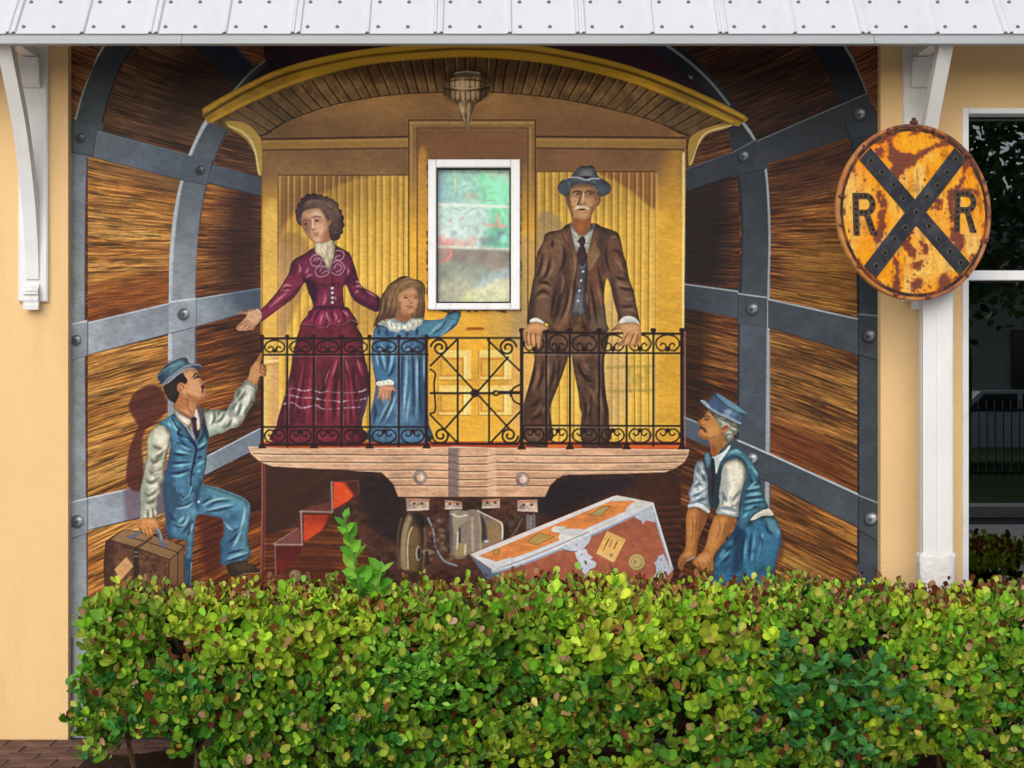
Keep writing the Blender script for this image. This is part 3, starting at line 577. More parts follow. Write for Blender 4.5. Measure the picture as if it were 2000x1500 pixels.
def paint_under():
    T(); CL()
    pid('painted_undercarriage')
    S('702 920 745 922 768 945 778 970 1064 970 1078 948 1098 928 1330 925 1330 1180 520 1180 512 910', '46291f', n=0); mottle(.5, 14, 9, 30); mottle(.3, 60, 30, 31)
    F('515 905 700 915 640 960 560 1040 515 1060', '3a2019', .8, 20); F('700 930 780 940 785 1060 720 1020', '1c171c', .7, 24); F('1075 935 1240 935 1200 965 1060 1010', '1e1820', .8, 22); F('1240 930 1330 930 1330 1150 1290 1120', '3d2014', .6, 16)
    for i in range(13): Ln([520, 1000-i*7, 640+i*5, 930-i*3], 1.5, '5c3320', .35)
    for i in range(12): Ln([1285, 985+i*13, 1332, 983+i*13], 2, '180c0a', .7); Ln([1285, 991+i*13, 1332, 989+i*13], 3, '6a3a1e', .45, 3)
    # lit floor boards between the steps
    CL('515 1045 640 1015 700 1060 760 1110 760 1180 515 1180', 0)
    for i in range(18):
        y = 1030+i*8; Ln([515, y, 600, y-4, 760, y+2], 6, ['8f4416', 'a8521c', '6c2c12'][i % 3], .6, 4); Ln([515, y+4, 760, y+5], 2, '33140c', .7, 1.5)
    F('720 1040 790 1050 790 1140 730 1130', '2a1a18', .6, 20); F('590 1080 640 1075 650 1140 560 1140', '4a1e12', .5, 16)
    CL(); T(480, 860, 5)
    # steps
    pid('painted_steps'); S('830 400 1105 395 1110 530 1060 560 860 680 850 700 800 850 600 980 550 1030 540 1100 380 1280 290 1320 285 1030 265 1010 500 860 520 690 640 640 820 600', '54201a', n=0)
    F('860 405 990 410 1050 540 1000 590 870 670 850 660', 'd8481c', 1, 2, 0); F('960 410 1105 400 1100 520 1055 540', '4a221e', .95, 8, 0); F('980 480 1050 540 960 580', 'e65a28', .5, 14)
    F('570 730 800 730 790 800 740 880 580 990 560 960', 'c83e1c', 1, 3, 0); F('570 730 800 725 790 800 600 790', '7c2a1c', .6, 16); F('620 880 740 830 720 890 590 980', 'd24a20', .6, 12)
    F('300 1030 550 1030 540 1100 380 1270 300 1310', '58191a', 1, 3, 0); F('300 1180 440 1180 380 1280 300 1310', '7a2418', .7, 14)
    F('280 1010 480 880 530 860 530 1015', '7a4a42', .85, 4, 0); F('540 690 640 645 830 600 830 695', '6c3a30', .85, 4, 0)
    for s in ('800 392 1105 388', '1092 325 1095 385', '838 395 845 690', '520 692 850 702', '540 705 548 1020', '265 1018 552 1020', '282 1030 288 1315', '0 1318 290 1318', '265 1010 500 858'): Ln(s, 3.4, 'a08078', .9, 1.6, own=1)
    Ln('1100 390 1108 520', 3, '5a3a36', .9)
    CL(); pid('painted_handrail_post'); Ln('170 240 170 700 160 1300', 6.5, '6d2a20', 1, 1.6, own=1); Ln('160 240 160 700 150 1290', 2, 'a0685c', .7); Ln('186 250 190 900 180 1290', 1.6, '8a5a50', .5)
    pid('painted_ball'); E(485, 1325, 60, 58, '7d6a4a', 1, 1.5, own=1); E(470, 1305, 34, 30, '9c8a62', .8, 8)
    # wheels and boxes
    T(760, 860, 5)
    for s in ('165 565 390 575 388 680 175 690', '545 582 710 600 712 672 545 675', '912 580 1080 570 1080 660 905 665', '1255 585 1445 580 1450 700 1255 690'):
        CL(); pid('painted_undercarriage/axle_box'); F(s, 'b59a86', 1, 1.5, 0, own=1); CL(s, 0); mottle(.4, 10, 8, 33); p = pts(s); c = p.mean(0); T(); Ln([p[0, 0], p[0, 1]+3, p[1, 0], p[1, 1]+3], 4, 'b06040', .7, 3); Ln([p[3, 0], p[3, 1]-2, p[2, 0], p[2, 1]-2], 3, 'd8c4ae', .6, 2); E(c[0]-7, c[1]-2, 3, 2.5, '3a1c14', .8, 2); E(c[0]+8, c[1]-2, 3, 2.5, '3a1c14', .8, 2); T(760, 860, 5)
    CL(); pid('painted_undercarriage/wheel'); S('120 1250 110 1050 130 860 170 740 210 700 300 705 340 760 350 900 340 1250', '76603e', c2='2a1a14', g='130 900 350 900')
    Ln('150 1250 140 1050 160 880 200 760', 9, 'a08c68', .8, 5); Ln('185 1250 180 1050 195 920 225 850', 3, 'e0cfa6', .85, 1.6); F('200 900 300 880 290 1240 195 1240', '86683a', .6, 12); F('230 720 360 740 350 1000 310 860', '1e1618', .8, 14); E(285, 1105, 26, 72, 'b0a48c', .9, 2); E(292, 1105, 18, 58, '2a2422', 1, 2); CL(); F('320 1080 380 1060 430 1080 430 1110 350 1120', '8d8054', .8, 4); F('350 1090 380 1085 380 1130 350 1130', '1e1a1c', .9, 3)
    Ln('380 760 430 880 450 1020 500 1130 560 1190 660 1225', 3.2, '8f96a0', .9, 1.6); Ln('1300 760 1240 880 1190 940', 1.8, '8a8078', .7); Ln('440 780 470 900 460 1080', 4, '4a3a34', .6, 4)
    for x, y in ((495, 790), (525, 940), (520, 1010), (535, 1060), (510, 880)): E(x, y, 34, 30, '6a5440', .7, 6); E(x-6, y-8, 14, 8, 'a8946c', .7, 4)
    for i in range(46):
        x, y = prng.uniform(380, 620), prng.uniform(720, 1180); r_ = prng.uniform(8, 26); E(x, y, r_, r_*prng.uniform(.6, 1.4), ['4a3a34', '6e5a48', '2a2024', '86705a', '3a2c30'][i % 5], .6, 3); Ln([x-r_, y-r_*.6, x+r_*.6, y-r_*.8], 1.4, 'a08c70', .22, 1.6)
    for i in range(30):
        x, y = prng.uniform(900, 1420), prng.uniform(700, 900); Ln([x, y, x+prng.uniform(-50, 50), y+prng.uniform(20, 90)], prng.uniform(1.5, 4), ['4a3a36', '6a5a4c', '2e2426'][i % 3], .4, 3)
    Ln('330 1250 345 1100 350 950 345 860', 5, '8a7656', .6, 4); Ln('120 760 90 900 85 1100 95 1250', 4, '6a5638', .7, 4)
    pid('painted_undercarriage/air_cylinder'); S('590 720 600 690 660 680 740 690 800 675 860 680 900 700 1060 780 1110 820 1112 960 1085 1010 900 1080 760 1120 740 1150 680 1160 620 1130 595 1050', '7b6a5e', n=3); mottle(.25, 14, 30, 35)
    F('770 690 860 685 890 740 895 1090 780 1110 690 980 690 860 760 800', '8c7a6c', .9, 4); Ln('812 760 818 1070', 5, 'c4ac80', .7, 4); Ln('885 740 895 880 892 1080', 4, 'b09868', .8, 3); F('890 720 920 760 960 880 950 980 905 980 905 860', '2e2a34', .9, 4); F('960 800 1080 810 1085 980 970 990', '9a7646', .7, 10); Ln('870 685 1060 780 1105 830 1108 960', 4, 'd8c8ac', .9, 2)
    F('620 710 760 690 760 790 700 830 690 900 640 900', 'a8987c', .8, 6); Ln('640 760 650 1100', 7, 'a39078', .5, 5); Ln('672 900 664 1060', 3.5, 'e4d8c0', .8, 2); Ln('690 860 690 990', 4, '3a2c2c', .9, 3); F('690 1010 750 1015 745 1110 680 1140 650 1120', 'a58c50', .8, 6); Ln('745 1020 742 1110', 4, 'd8c49c', .8, 2); Ln('610 720 680 745 755 730', 3, 'e8dcc0', .8, 2); Ln('600 740 598 1060', 6, '4c4448', .7, 5)
    CL(); F('655 680 720 690 715 730 660 730', '8a7c68', .9, 3); F('930 975 970 980 965 995 930 995', 'd0ccc8', .8, 2); Ln('1355 740 1360 870', 7, '7c7a86', .8, 3); Ln('1410 740 1412 860', 8, '70707c', .8, 3); Ln('1383 740 1385 870', 3, 'b4a890', .7, 2); E(1195, 810, 24, 34, '6a645c', .5, 4)
    # trunk
    T(1030, 900, 5); CL()
    pid('painted_trunk'); S('-560 915 -540 900 835 348 880 338 1230 410 1425 1060 1420 1140 1250 1260 -220 1260 -330 1080', 'a85c40', n=0); mottle(.14, 12, 12, 36)
    pid('painted_trunk/lid'); S('-560 915 835 348 880 338 1230 410 600 710 0 965 -180 1040 -330 1070', 'd8813f', n=0); mottle(.14, 16, 8, 37)
    F('-560 915 835 348 880 338 900 358 -480 930', 'd2cdc8', 1, 1.5, 0); F('-560 915 -330 1070 0 965 1230 410 1100 430 400 740 20 895 -300 1000', 'd0cfcc', 1, 1.5, 0)
    F('820 390 880 345 1230 410 960 500 1000 430 1060 400 980 388 900 392', 'c6c4bc', 1, 1.5, 2); F('-540 910 -380 960 -300 985 -160 940 -200 1040 -330 1070', 'cfccc8', 1, 1.5, 0); F('-400 930 -250 960 -150 900 0 880', 'd8813f', .0)
    F('235 690 260 640 340 645 380 640 370 665 520 665 580 690 630 690 400 800 330 790 300 740 325 705', 'd2d0c8', 1, 1.5, 2); F('290 650 560 690 400 740', 'b8b4ac', .4, 8)
    for s in ('600 530 740 445 810 445 720 540', '0 780 110 705 265 740 100 820 20 800', '-330 870 -270 860 -280 905 -330 920'): F(s, 'ae8f4c', .85, 2, 0); Ln(s+' '+' '.join(s.split()[:2]), 1.6, '7a5424', .8, 1.2, 0)
    F('620 525 740 455 780 460 700 525', '9a9468', .7, 4, 0)
    CL('-560 915 -330 1070 1230 410 1425 1060 1250 1260 -560 1260', 0); T(1030, 900, 5)
    useid(len(PIDS)-2)
    F('-560 920 -330 1075 -260 1100 -260 1200 -400 1150', '5e6a80', 1, 3, 0)
    Ln('-330 1075 0 975 600 720 1225 425', 8, 'd4d6da', .95, 2); Ln('-330 1092 0 995 600 742 1225 450', 4, '8e9cb8', .9, 2); Ln('-320 1062 0 950 600 695', 2.5, '7a6a64', .6)
    F('1040 525 1225 425 1250 600 1160 580 1130 620 1110 580 1060 560', 'b4bac2', 1, 1.5, 0); Ln('1232 415 1300 680 1380 920 1425 1070', 8, 'd0d2d4', 1, 2); Ln('1215 440 1290 700 1370 960', 3, '8c98b0', .7, 2)
    F('330 850 600 730 600 800 540 870 460 885 380 875', 'bcc0c6', 1, 1.5, 4); Ln('330 855 400 880 470 886 540 870 590 820', 2, '5a4a4a', .8); E(478, 820, 7, 7, '3a3034', .9, 2)
    F('465 895 570 860 590 910 640 940 615 965 670 990 660 1040 610 1060 570 1110 520 1070 505 1020 475 995 500 985', 'c6c6ca', 1, 1.5, 2); F('555 975 575 975 582 1012 565 1012', '1c181c', 1, 1.5, 0); E(530, 912, 5, 8, '4a4448', .8, 2)
    F('1232 990 1260 985 1280 930 1330 910 1370 1000 1420 1060 1420 1130 1180 1200 1260 1090 1255 1020', 'b8bcc4', 1, 1.5, 0); E(1303, 968, 6, 6, '3a3034'); E(1340, 1045, 6, 6, '3a3034'); E(1285, 1085, 6, 6, '3a3034')
    # travel stickers with scribbled lines
    F('780 680 965 765 845 995 675 900', 'e0ad5e', 1, 1.3, 0); F('700 890 840 965 835 990 675 905', 'edc47a', .7, 3, 0); Ln('785 685 965 768', 1.5, '8a5a2c', .7)
    MLn('795 765 740 880|800 760 760 830|870 800 845 860|880 790 850 850|830 775 800 840', 2, '7a4a28', .85, 1.2, 0); E(820, 920, 18, 18, '8a7a62', .9, 2)
    E(1068, 990, 86, 84, '8a6238', 1, 1.5); E(1068, 988, 78, 78, 'c4a466', 1, 2); E(1068, 990, 56, 56, '9a7c48', 1, 2); E(1066, 990, 48, 48, 'c8ab68', 1, 2.5); E(1050, 985, 16, 22, '8a6c3c', .6, 4)
    Ln('800 1000 825 1060', 3, '6a2c1c', .5); T(); CL()

def folds(dk, lt, c1, c2, w=4, a=.6, f=4):
    MLn(dk, w*1.35, c1, min(1, a*1.2), f*.85); MLn(lt, w*1.1, c2, min(1, a*.95), f*.85)

def paint_woman():
    # cast shadow on the wall
    T(460, 580, 5); CL()
    W = pid('painted_woman')
    S('600 390 625 310 640 260 700 180 750 120 1060 90 1140 160 1195 250 1190 300 1230 360 1250 420 1250 520 1290 700 1310 860 1290 1000 1270 1100 1245 1180 1235 1265 1225 1420 385 1425 400 1265 410 1200 450 1060 500 880 540 700 560 560', '66202f', n=4); mottle(.25, 12, 30, 41)
    F('400 1265 450 1050 520 700 600 600 620 900 560 1265', '451828', .8, 14); F('1150 600 1310 650 1310 1050 1230 1265 1180 1265 1220 950', '42182a', .7, 12)
    F('1260 1000 1310 960 1310 1265 1220 1265', '4a5a80', .6, 10)
    folds('600 1240 640 900 690 620|760 1250 770 900 790 600|840 1250 860 900 930 620|960 1250 970 950 1000 640|1040 1250 1045 900 1050 620|1130 1250 1110 950 1080 640|1190 1230 1160 900 1130 640|560 1250 590 1000 640 700', '560 1200 620 900 670 640|690 1240 720 950 740 640|890 1250 900 1000 950 660|930 800 960 700 990 600|1000 1240 1010 1000 1015 800|1100 1240 1100 1000 1070 700|1160 1220 1140 1000 1110 700|1250 800 1220 680 1190 600|480 1240 520 1000 560 800', '36101f', 'a83848', 6, .75, 5)
    MLn('940 800 970 690 1000 590|870 880 890 780 930 680|1105 760 1085 660 1075 600|1230 760 1200 660 1185 600', 2.2, 'd8808a', .7, 2)
    # dotted lace bands
    for s in ('520 905 560 890 600 900 650 915 700 915 740 905 800 925 840 935 900 920 950 930 1020 935 1100 935 1180 930 1250 915 1295 885', '490 960 540 960 580 970 640 985 700 985 760 985 820 1000 880 1010 950 1010 1030 1025 1100 1010 1180 1010 1240 1000 1270 990', '455 1050 520 1035 570 1035 620 1075 650 1085 700 1075 745 1065 800 1060 840 1090 900 1095 960 1095 1040 1085 1140 1080 1220 1075'):
        p = smooth(pts(s), False, 8); o = ST['o'], ST['f']; T()
        for i in range(0, len(p)-2, 3):
            w = prng.rand(); Ln([p[i, 0], p[i, 1], p[i+2, 0]*.5+p[i+1, 0]*.5, p[i+2, 1]*.5+p[i+1, 1]*.5], 1.5+1.6*w, 'c4a4b8', .25+.65*w, 1.3)
        T(*o[0], o[1])
    # bodice and arms
    T(540, 360, 6.25)
    pid('painted_woman/bodice')
    S('455 775 370 830 240 900 180 960 150 1080 100 1170 0 1320 -180 1520 -240 1560 -200 1680 -100 1620 60 1500 220 1380 320 1230 350 1200 380 1300 430 1420 450 1500 440 1560 500 1590 700 1600 820 1540 820 1420 815 1270 850 1230 900 1350 960 1430 1100 1510 1240 1560 1270 1420 1250 1370 1180 1320 1060 1260 1010 1190 980 1080 950 980 900 850 870 820 740 750 700 740', '65213a', n=3); mottle(.25, 11, 11, 42)
    F('150 1100 0 1330 -240 1560 -200 1680 60 1500 320 1230 330 1120', '842a44', .6, 12); F('330 1120 480 1200 500 1400 450 1500 380 1300 330 1190', '2c1028', .8, 8); F('820 1180 860 1100 900 1160 860 1240', '2c1028', .8, 8); F('560 1300 620 1300 620 1450 560 1460', 'a83a5a', .5, 10); F('860 1230 960 1330 1100 1430 1270 1500 1240 1560 1100 1510 960 1430', '3a142c', .7, 9); F('180 960 240 900 330 900 270 1060 170 1090', '3f1730', .5, 12); F('500 1150 640 1080 820 1100 840 1180 660 1220 540 1200', '78263e', .6, 10)
    MLn('60 1260 120 1230 200 1240|40 1300 110 1290 170 1290|950 1190 1000 1190 1020 1210|940 1260 1000 1240 1060 1270|-100 1520 30 1400 160 1300|350 1150 400 1110 440 1110|860 1010 880 1060 860 1120|270 960 290 1040 260 1090|400 1010 370 1060 350 1090|1080 1290 1160 1340 1230 1380|600 1330 590 1420 560 1480|700 1360 730 1420|960 1330 980 1310 1000 1300', 4.5, 'c27484', .75, 3)
    MLn('40 1330 120 1270 190 1260|330 1110 350 1180 440 1220 520 1210|680 1070 690 1250 700 1600|0 1480 160 1380 300 1220|820 1250 830 1400 820 1500|480 1200 600 1240 660 1220 800 1210|900 1080 950 1200 960 1300', 3.5, '260c1c', .7, 3)
    Ln('455 780 300 870 190 950 150 1080 60 1230 -100 1430', 2, '3a1630', .6); Ln('870 820 930 920 985 1090 1020 1200 1100 1270', 2, '3a1630', .6)
    # lace scroll collar
    CL(); pid('painted_woman/collar'); S('470 720 500 700 640 690 690 680 720 740 700 880 650 1060 560 900 480 830', 'b8a88c'); mottle(.25, 4, 9, 43)
    MLn('520 760 570 860 630 1000|560 740 610 860 645 1020|600 730 640 900 650 1020|640 720 665 850 655 1000|680 720 685 800', 1.8, '84745c', .8, 1.5); Ln('470 730 560 720 690 690', 3, 'd8ccb0', .6, 2); CL()
    for s in ('500 860 450 870 415 920 430 980 480 1000 520 990 550 940 530 910 490 930', '560 990 510 1010 475 1050 490 1110 540 1130 610 1110 640 1070 600 1060 560 1090', '730 810 790 810 825 850 810 900 770 925 720 920 730 880 780 870', '690 960 740 930 800 960 830 1010 810 1070 760 1105 710 1100 670 1070', '700 1030 740 970 790 1000 780 1050 730 1070', '530 1060 570 1000 610 1020', '450 940 480 900 520 900'): Ln(s, 1.7, 'b894a6', .75, 1.2)
    for y in (1268, 1325, 1385, 1442, 1500): pid('painted_woman/button'); E(682, y, 16, 15, 'd9d2dc', 1, 1.2, own=1); E(680, y+6, 9, 7, '9a8ca8', .7, 2)
    # hair and head
    pid('painted_woman/hair'); S('232 360 226 320 248 290 252 240 292 212 300 170 340 152 370 118 420 118 460 106 500 122 545 122 570 145 620 145 645 168 690 178 720 212 762 240 762 290 800 320 800 362 828 400 818 450 832 500 812 545 815 590 785 615 775 660 738 682 700 694 660 670 640 640 540 640 420 560 330 540 310 510 270 490 240 430', '4f3a36'); mottle(.4, 9, 12, 44)
    F('560 170 720 230 760 330 740 440 680 420 600 330 520 270 450 230', '6d5448', .7, 12); F('245 300 300 200 400 140 360 260 300 380 270 480', '33252c', .8, 10); F('660 560 800 560 760 660 690 680', '2f2226', .7, 10); F('640 470 780 460 790 560 680 560', '4a3634', .6, 8)
    MLn('300 330 360 230 460 200 560 230|330 290 420 220 540 200 650 260|560 220 660 280 740 400|600 330 660 400 700 480|650 250 740 330 780 440|660 520 720 500 790 520|670 600 720 590 770 590', 2.4, '8a6c5c', .5, 2); MLn('280 300 360 190 460 160|600 260 690 330 730 430|660 480 700 540 690 620|400 150 500 170 600 200', 2.4, '241a20', .6, 2)
    for i in range(70):
        x, y = prng.uniform(250, 810), prng.uniform(130, 680); r_ = prng.uniform(16, 34); a_ = prng.uniform(0, 6.28); t_ = np.linspace(a_, a_+prng.uniform(2, 4.2), 7)
        Ln(np.stack([x+r_*np.cos(t_), y+r_*.8*np.sin(t_)], 1), 1.6, ['6e564c', '3a2c2a', '5e483e'][i % 3], .5, 1.8)
    pid('painted_woman/face'); S('305 420 320 350 360 315 440 295 520 295 560 330 590 390 620 430 660 440 665 480 640 520 640 600 650 650 640 690 560 720 480 710 420 680 370 620 330 550 310 490', 'b58663')
    F('305 420 370 400 410 470 415 640 430 690 370 620 315 540', '7c5344', .8, 10); F('420 410 470 400 520 420 540 470 470 480 430 460', '96684e', .5, 8); F('440 320 520 310 560 360 580 430 540 400 470 390 420 400', 'd6b090', .7, 9); F('480 500 560 480 590 540 560 610 510 600', 'd2a584', .7, 10); F('560 620 640 560 650 690 560 710', '9c5a40', .7, 10); F('440 670 520 640 540 690 480 710', 'cda080', .7, 7)
    Ln('425 400 418 460 420 520 440 555 470 548', 2.4, '8a5c4a', .6, 2.5); Ln('440 420 445 500 440 530', 3.5, 'e0bc9c', .7, 2.5); E(448, 552, 10, 7, '5a2e28', .7, 2)
    Ln('445 405 490 390 540 400', 3, '6a4a44', .7, 2); E(490, 445, 24, 13, '4a2c28', .9, 3); E(490, 447, 11, 8, '1c1010', 1, 2); E(352, 486, 24, 10, '3c2624', .9, 3); E(356, 487, 9, 7, '1c1010', .9, 2); Ln('320 455 360 440 400 445', 2.5, '6a4a44', .7, 2); Ln('470 470 500 470 530 460', 1.5, 'c89878', .7)
    Ln('455 606 480 598 508 594', 2, '7a3a2c', .8, 1.5); F('455 606 508 597 500 620 472 624', 'a8664e', .75, 3); Ln('462 630 500 624', 2.5, '8a5a44', .5, 3); Ln('440 575 450 590', 1.5, '8a5a48', .6); Ln('465 635 510 628', 2, '98644e', .6, 2); Ln('620 440 650 450 655 490 635 510', 2, '8a5440', .7); Ln('420 680 480 712 560 722 640 695', 2, '5a3028', .7, 1.6); Ln('600 400 640 520 640 640', 3, '7a4a3a', .5, 3)
    # hand
    T(460, 580, 5); CL(); pid('painted_woman/hand'); S('20 145 60 135 110 140 130 125 200 115 240 130 255 190 240 235 210 270 190 295 170 325 140 320 110 330 70 328 55 330 20 325 5 295 30 265 70 230 110 175 70 165 30 165', 'b58260', n=4)
    F('110 140 200 120 245 150 240 230 170 260 120 230', 'd8a884', .6, 9); MLn('20 300 70 260 130 230|60 318 100 275 150 245|110 322 140 285 175 255|160 320 180 290 200 270', 1.6, '7a4630', .8, 1.2, 0); Ln('110 140 105 175 90 200', 2, '8a5438', .7); Ln('215 120 250 170 250 200', 4, 'd0a890', .7, 2); Ln('20 146 110 142 200 116', 1.6, '5a3428', .6); Ln('5 297 100 190 110 165', 1.6, '6a3c2c', .6); MLn('150 160 180 200 190 240|130 180 160 210', 1.5, '9a6448', .7, 1.4)
    # peplum
    CL(); pid('painted_woman/peplum'); S('640 260 700 180 745 120 790 90 1060 90 1140 160 1195 250 1120 225 1060 260 1000 275 960 260 930 260 880 300 820 300 750 275', '7a2440', n=4); mottle(.2, 10, 14, 45)
    folds('760 260 790 180 830 120|880 290 900 200 910 130|960 250 940 170 930 110|1060 250 1060 190 1020 120|700 240 730 190 770 130', '820 280 840 200 860 150|920 250 895 180 890 140|980 240 985 190 960 150|1100 200 1080 160 1040 130|1000 260 1020 220', '3c1228', 'cc7888', 4, .75, 3.5); Ln('640 262 750 278 820 302 880 302 930 262 1000 277 1060 262 1120 227 1195 252', 2, 'd894a0', .75, 1.3); Ln('640 268 750 288 820 314 890 314 930 275 1000 290 1060 275 1120 240 1195 262', 4, '2c0e22', .7, 3); F('750 90 1060 85 1060 120 760 125', '3c1534', .8, 8)

def paint_girl():
    T(650, 450, 2.857); CL()
    pid('painted_girl')
    S('225 580 235 545 255 515 300 505 480 500 560 500 620 490 650 455 715 452 705 500 690 530 640 570 580 600 530 610 515 640 520 900 530 1000 538 1085 540 1180 205 1180 210 1085 215 1000 240 870 225 780 215 680', '40688a', n=3); mottle(.22, 10, 24, 51)
    F('500 520 650 470 710 455 700 510 600 590 520 600', '3f90a8', .7, 10); F('220 600 260 560 330 640 350 800 250 830 220 740', '356f98', .7, 10); F('480 640 525 640 535 1085 470 1085', '2c4f74', .7, 12)
    folds('240 600 250 700 290 790|300 600 310 700 300 800|350 720 330 790 300 820|390 640 385 800 370 1080|440 640 450 800 450 1080|490 640 480 850 500 1080|270 1080 310 960 350 850|230 960 240 1020 225 1080|560 580 600 540 640 500|610 590 650 540 680 500|340 900 300 1080|420 560 410 600|260 545 255 590|300 545 300 590|470 540 470 590', '270 620 280 700 295 780|330 620 330 720 310 800|410 650 410 820 390 1080|465 700 470 850 470 1080|250 1080 300 980 330 920|290 1075 330 980 360 900|510 660 510 850|530 590 580 540 620 510|590 595 640 550 690 480|430 900 410 1075|240 660 255 760', '1c3558', '8cc8d8', 4.5, .75, 4)
    MLn('300 1060 340 960|400 860 400 1000|470 700 475 820|575 560 620 520', 2, 'c8e4e8', .6, 2); Ln('535 1000 560 1010 600 990', 2, '1e3450', .0)
    Ln('640 490 700 500', 2, '1f4a60', .8); Ln('715 453 705 500 690 530 640 572 580 600', 2, '24506a', .8, 1.5)
    T(700, 520, 6.818); CL()
    pid('painted_girl/hair'); S('200 810 220 720 270 620 290 500 300 400 350 330 400 250 480 190 560 140 640 130 740 170 800 180 860 220 890 290 885 420 890 560 880 650 860 690 760 690 640 690 560 690 480 690 400 700 300 730', '6e5037'); mottle(.35, 5, 16, 52)
    F('440 330 520 230 660 160 780 190 860 260 800 300 640 280 520 340 470 500 430 560', '8a6a44', .7, 12); F('780 280 885 300 885 640 770 660 780 480', '5a3c30', .7, 10); F('230 700 330 560 400 560 420 690 300 730', '4d2f28', .7, 12)
    MLn('500 350 480 450 470 560 430 660|440 330 400 450 390 560 350 680|540 280 620 220 720 200 800 220|360 360 330 480 310 600 260 720|850 270 860 400 850 560|820 300 830 450 820 620|560 200 660 160 760 190', 2.2, 'a8875c', .6, 1.8); MLn('470 380 440 500 410 640|400 380 370 500 340 640|830 260 845 400 840 600|560 240 500 300 470 400|520 560 480 640 420 690|320 420 300 560 250 700', 2.2, '38221c', .6, 1.8)
    pid('painted_girl/face'); S('520 480 520 400 560 350 640 300 720 280 780 320 800 400 800 480 780 560 740 610 700 630 690 700 600 740 520 720 500 690 540 640 560 600 530 560', 'b27c55')
    F('640 310 720 290 770 330 770 370 680 360 600 370', 'c99468', .7, 8); F('560 440 640 440 660 520 620 560 560 530', 'cf9a72', .7, 9); F('720 450 780 440 780 520 730 560', 'cf9a72', .6, 8); F('520 480 560 480 570 600 540 640', '7a4632', .7, 7); F('510 690 560 640 700 640 690 700 600 740', '8a4c2c', .75, 8); F('680 590 720 580 720 620 680 620', 'd2a078', .7, 5)
    E(630, 418, 26, 11, '5c3828', .9, 3); E(765, 418, 22, 10, '5c3828', .9, 3); E(628, 416, 9, 8, '241410', .9, 2); E(762, 416, 8, 8, '241410', .9, 2); MLn('590 395 630 378 665 385|740 385 770 378 790 390', 2, '6a4228', .7, 1.5); Ln('700 390 715 450 725 485 690 492', 2.2, '8a5236', .7, 1.8); Ln('705 420 718 475', 2.4, 'e0b088', .6, 2); E(700, 492, 9, 5, '5a2c20', .6, 2)
    Ln('640 530 670 540 700 541 735 530', 2, '7a3424', .75, 1.4); F('645 535 700 545 740 535 700 570 665 565', 'b0685a', .7, 3); MLn('600 520 620 540|760 505 775 520', 1.6, '8a5236', .6, 1.4)
    CL(); pid('painted_girl/collar'); S('260 765 310 720 400 710 440 685 480 690 540 730 600 745 660 730 700 690 740 690 800 690 880 690 860 730 830 780 780 800 750 850 700 840 660 870 600 840 560 850 520 880 480 860 430 860 400 820 350 790 300 780', 'b8b6a4'); mottle(.2, 6, 6, 53)
    MLn('430 720 480 740 540 760|560 760 600 765 660 755|680 740 710 720', 4, '4a78a0', .8, 3); MLn('350 740 400 800|420 740 460 840|500 760 520 860|580 770 570 840|650 770 660 850|720 740 730 830|790 720 800 790|310 740 340 780', 2, '6a7272', .8, 2); MLn('380 740 420 800|460 760 490 840|540 780 545 840|620 780 620 830|690 760 700 820|760 720 770 780', 2.4, 'e8e6d6', .7, 2)
    Ln('260 765 300 782 350 792 400 822 430 862 480 862 520 882 560 852 600 842 660 872 700 842 750 852 780 802 830 782 862 732', 1.8, 'f0eee0', .8, 1.2); CL()
    T(650, 450, 2.857); pid('painted_girl/hand'); S('262 865 300 858 335 865 350 890 355 900 340 895 330 890 325 920 322 945 312 940 308 915 305 950 295 952 290 920 283 950 272 945 274 915 258 940 248 930 256 900', 'cc8f64', n=3); MLn('275 915 280 885|291 920 293 890|308 918 307 890|322 910 318 890', 1.3, '8a4c34', .8, 1.2, 0)
    CL(); pid('painted_girl/cuff'); F('243 848 260 842 290 838 320 832 340 848 335 862 300 862 262 868 245 862', 'd8d4c6', 1, 1, own=1); MLn('255 850 262 862|280 843 284 860|305 840 308 860', 1.5, '8a8a86', .7)

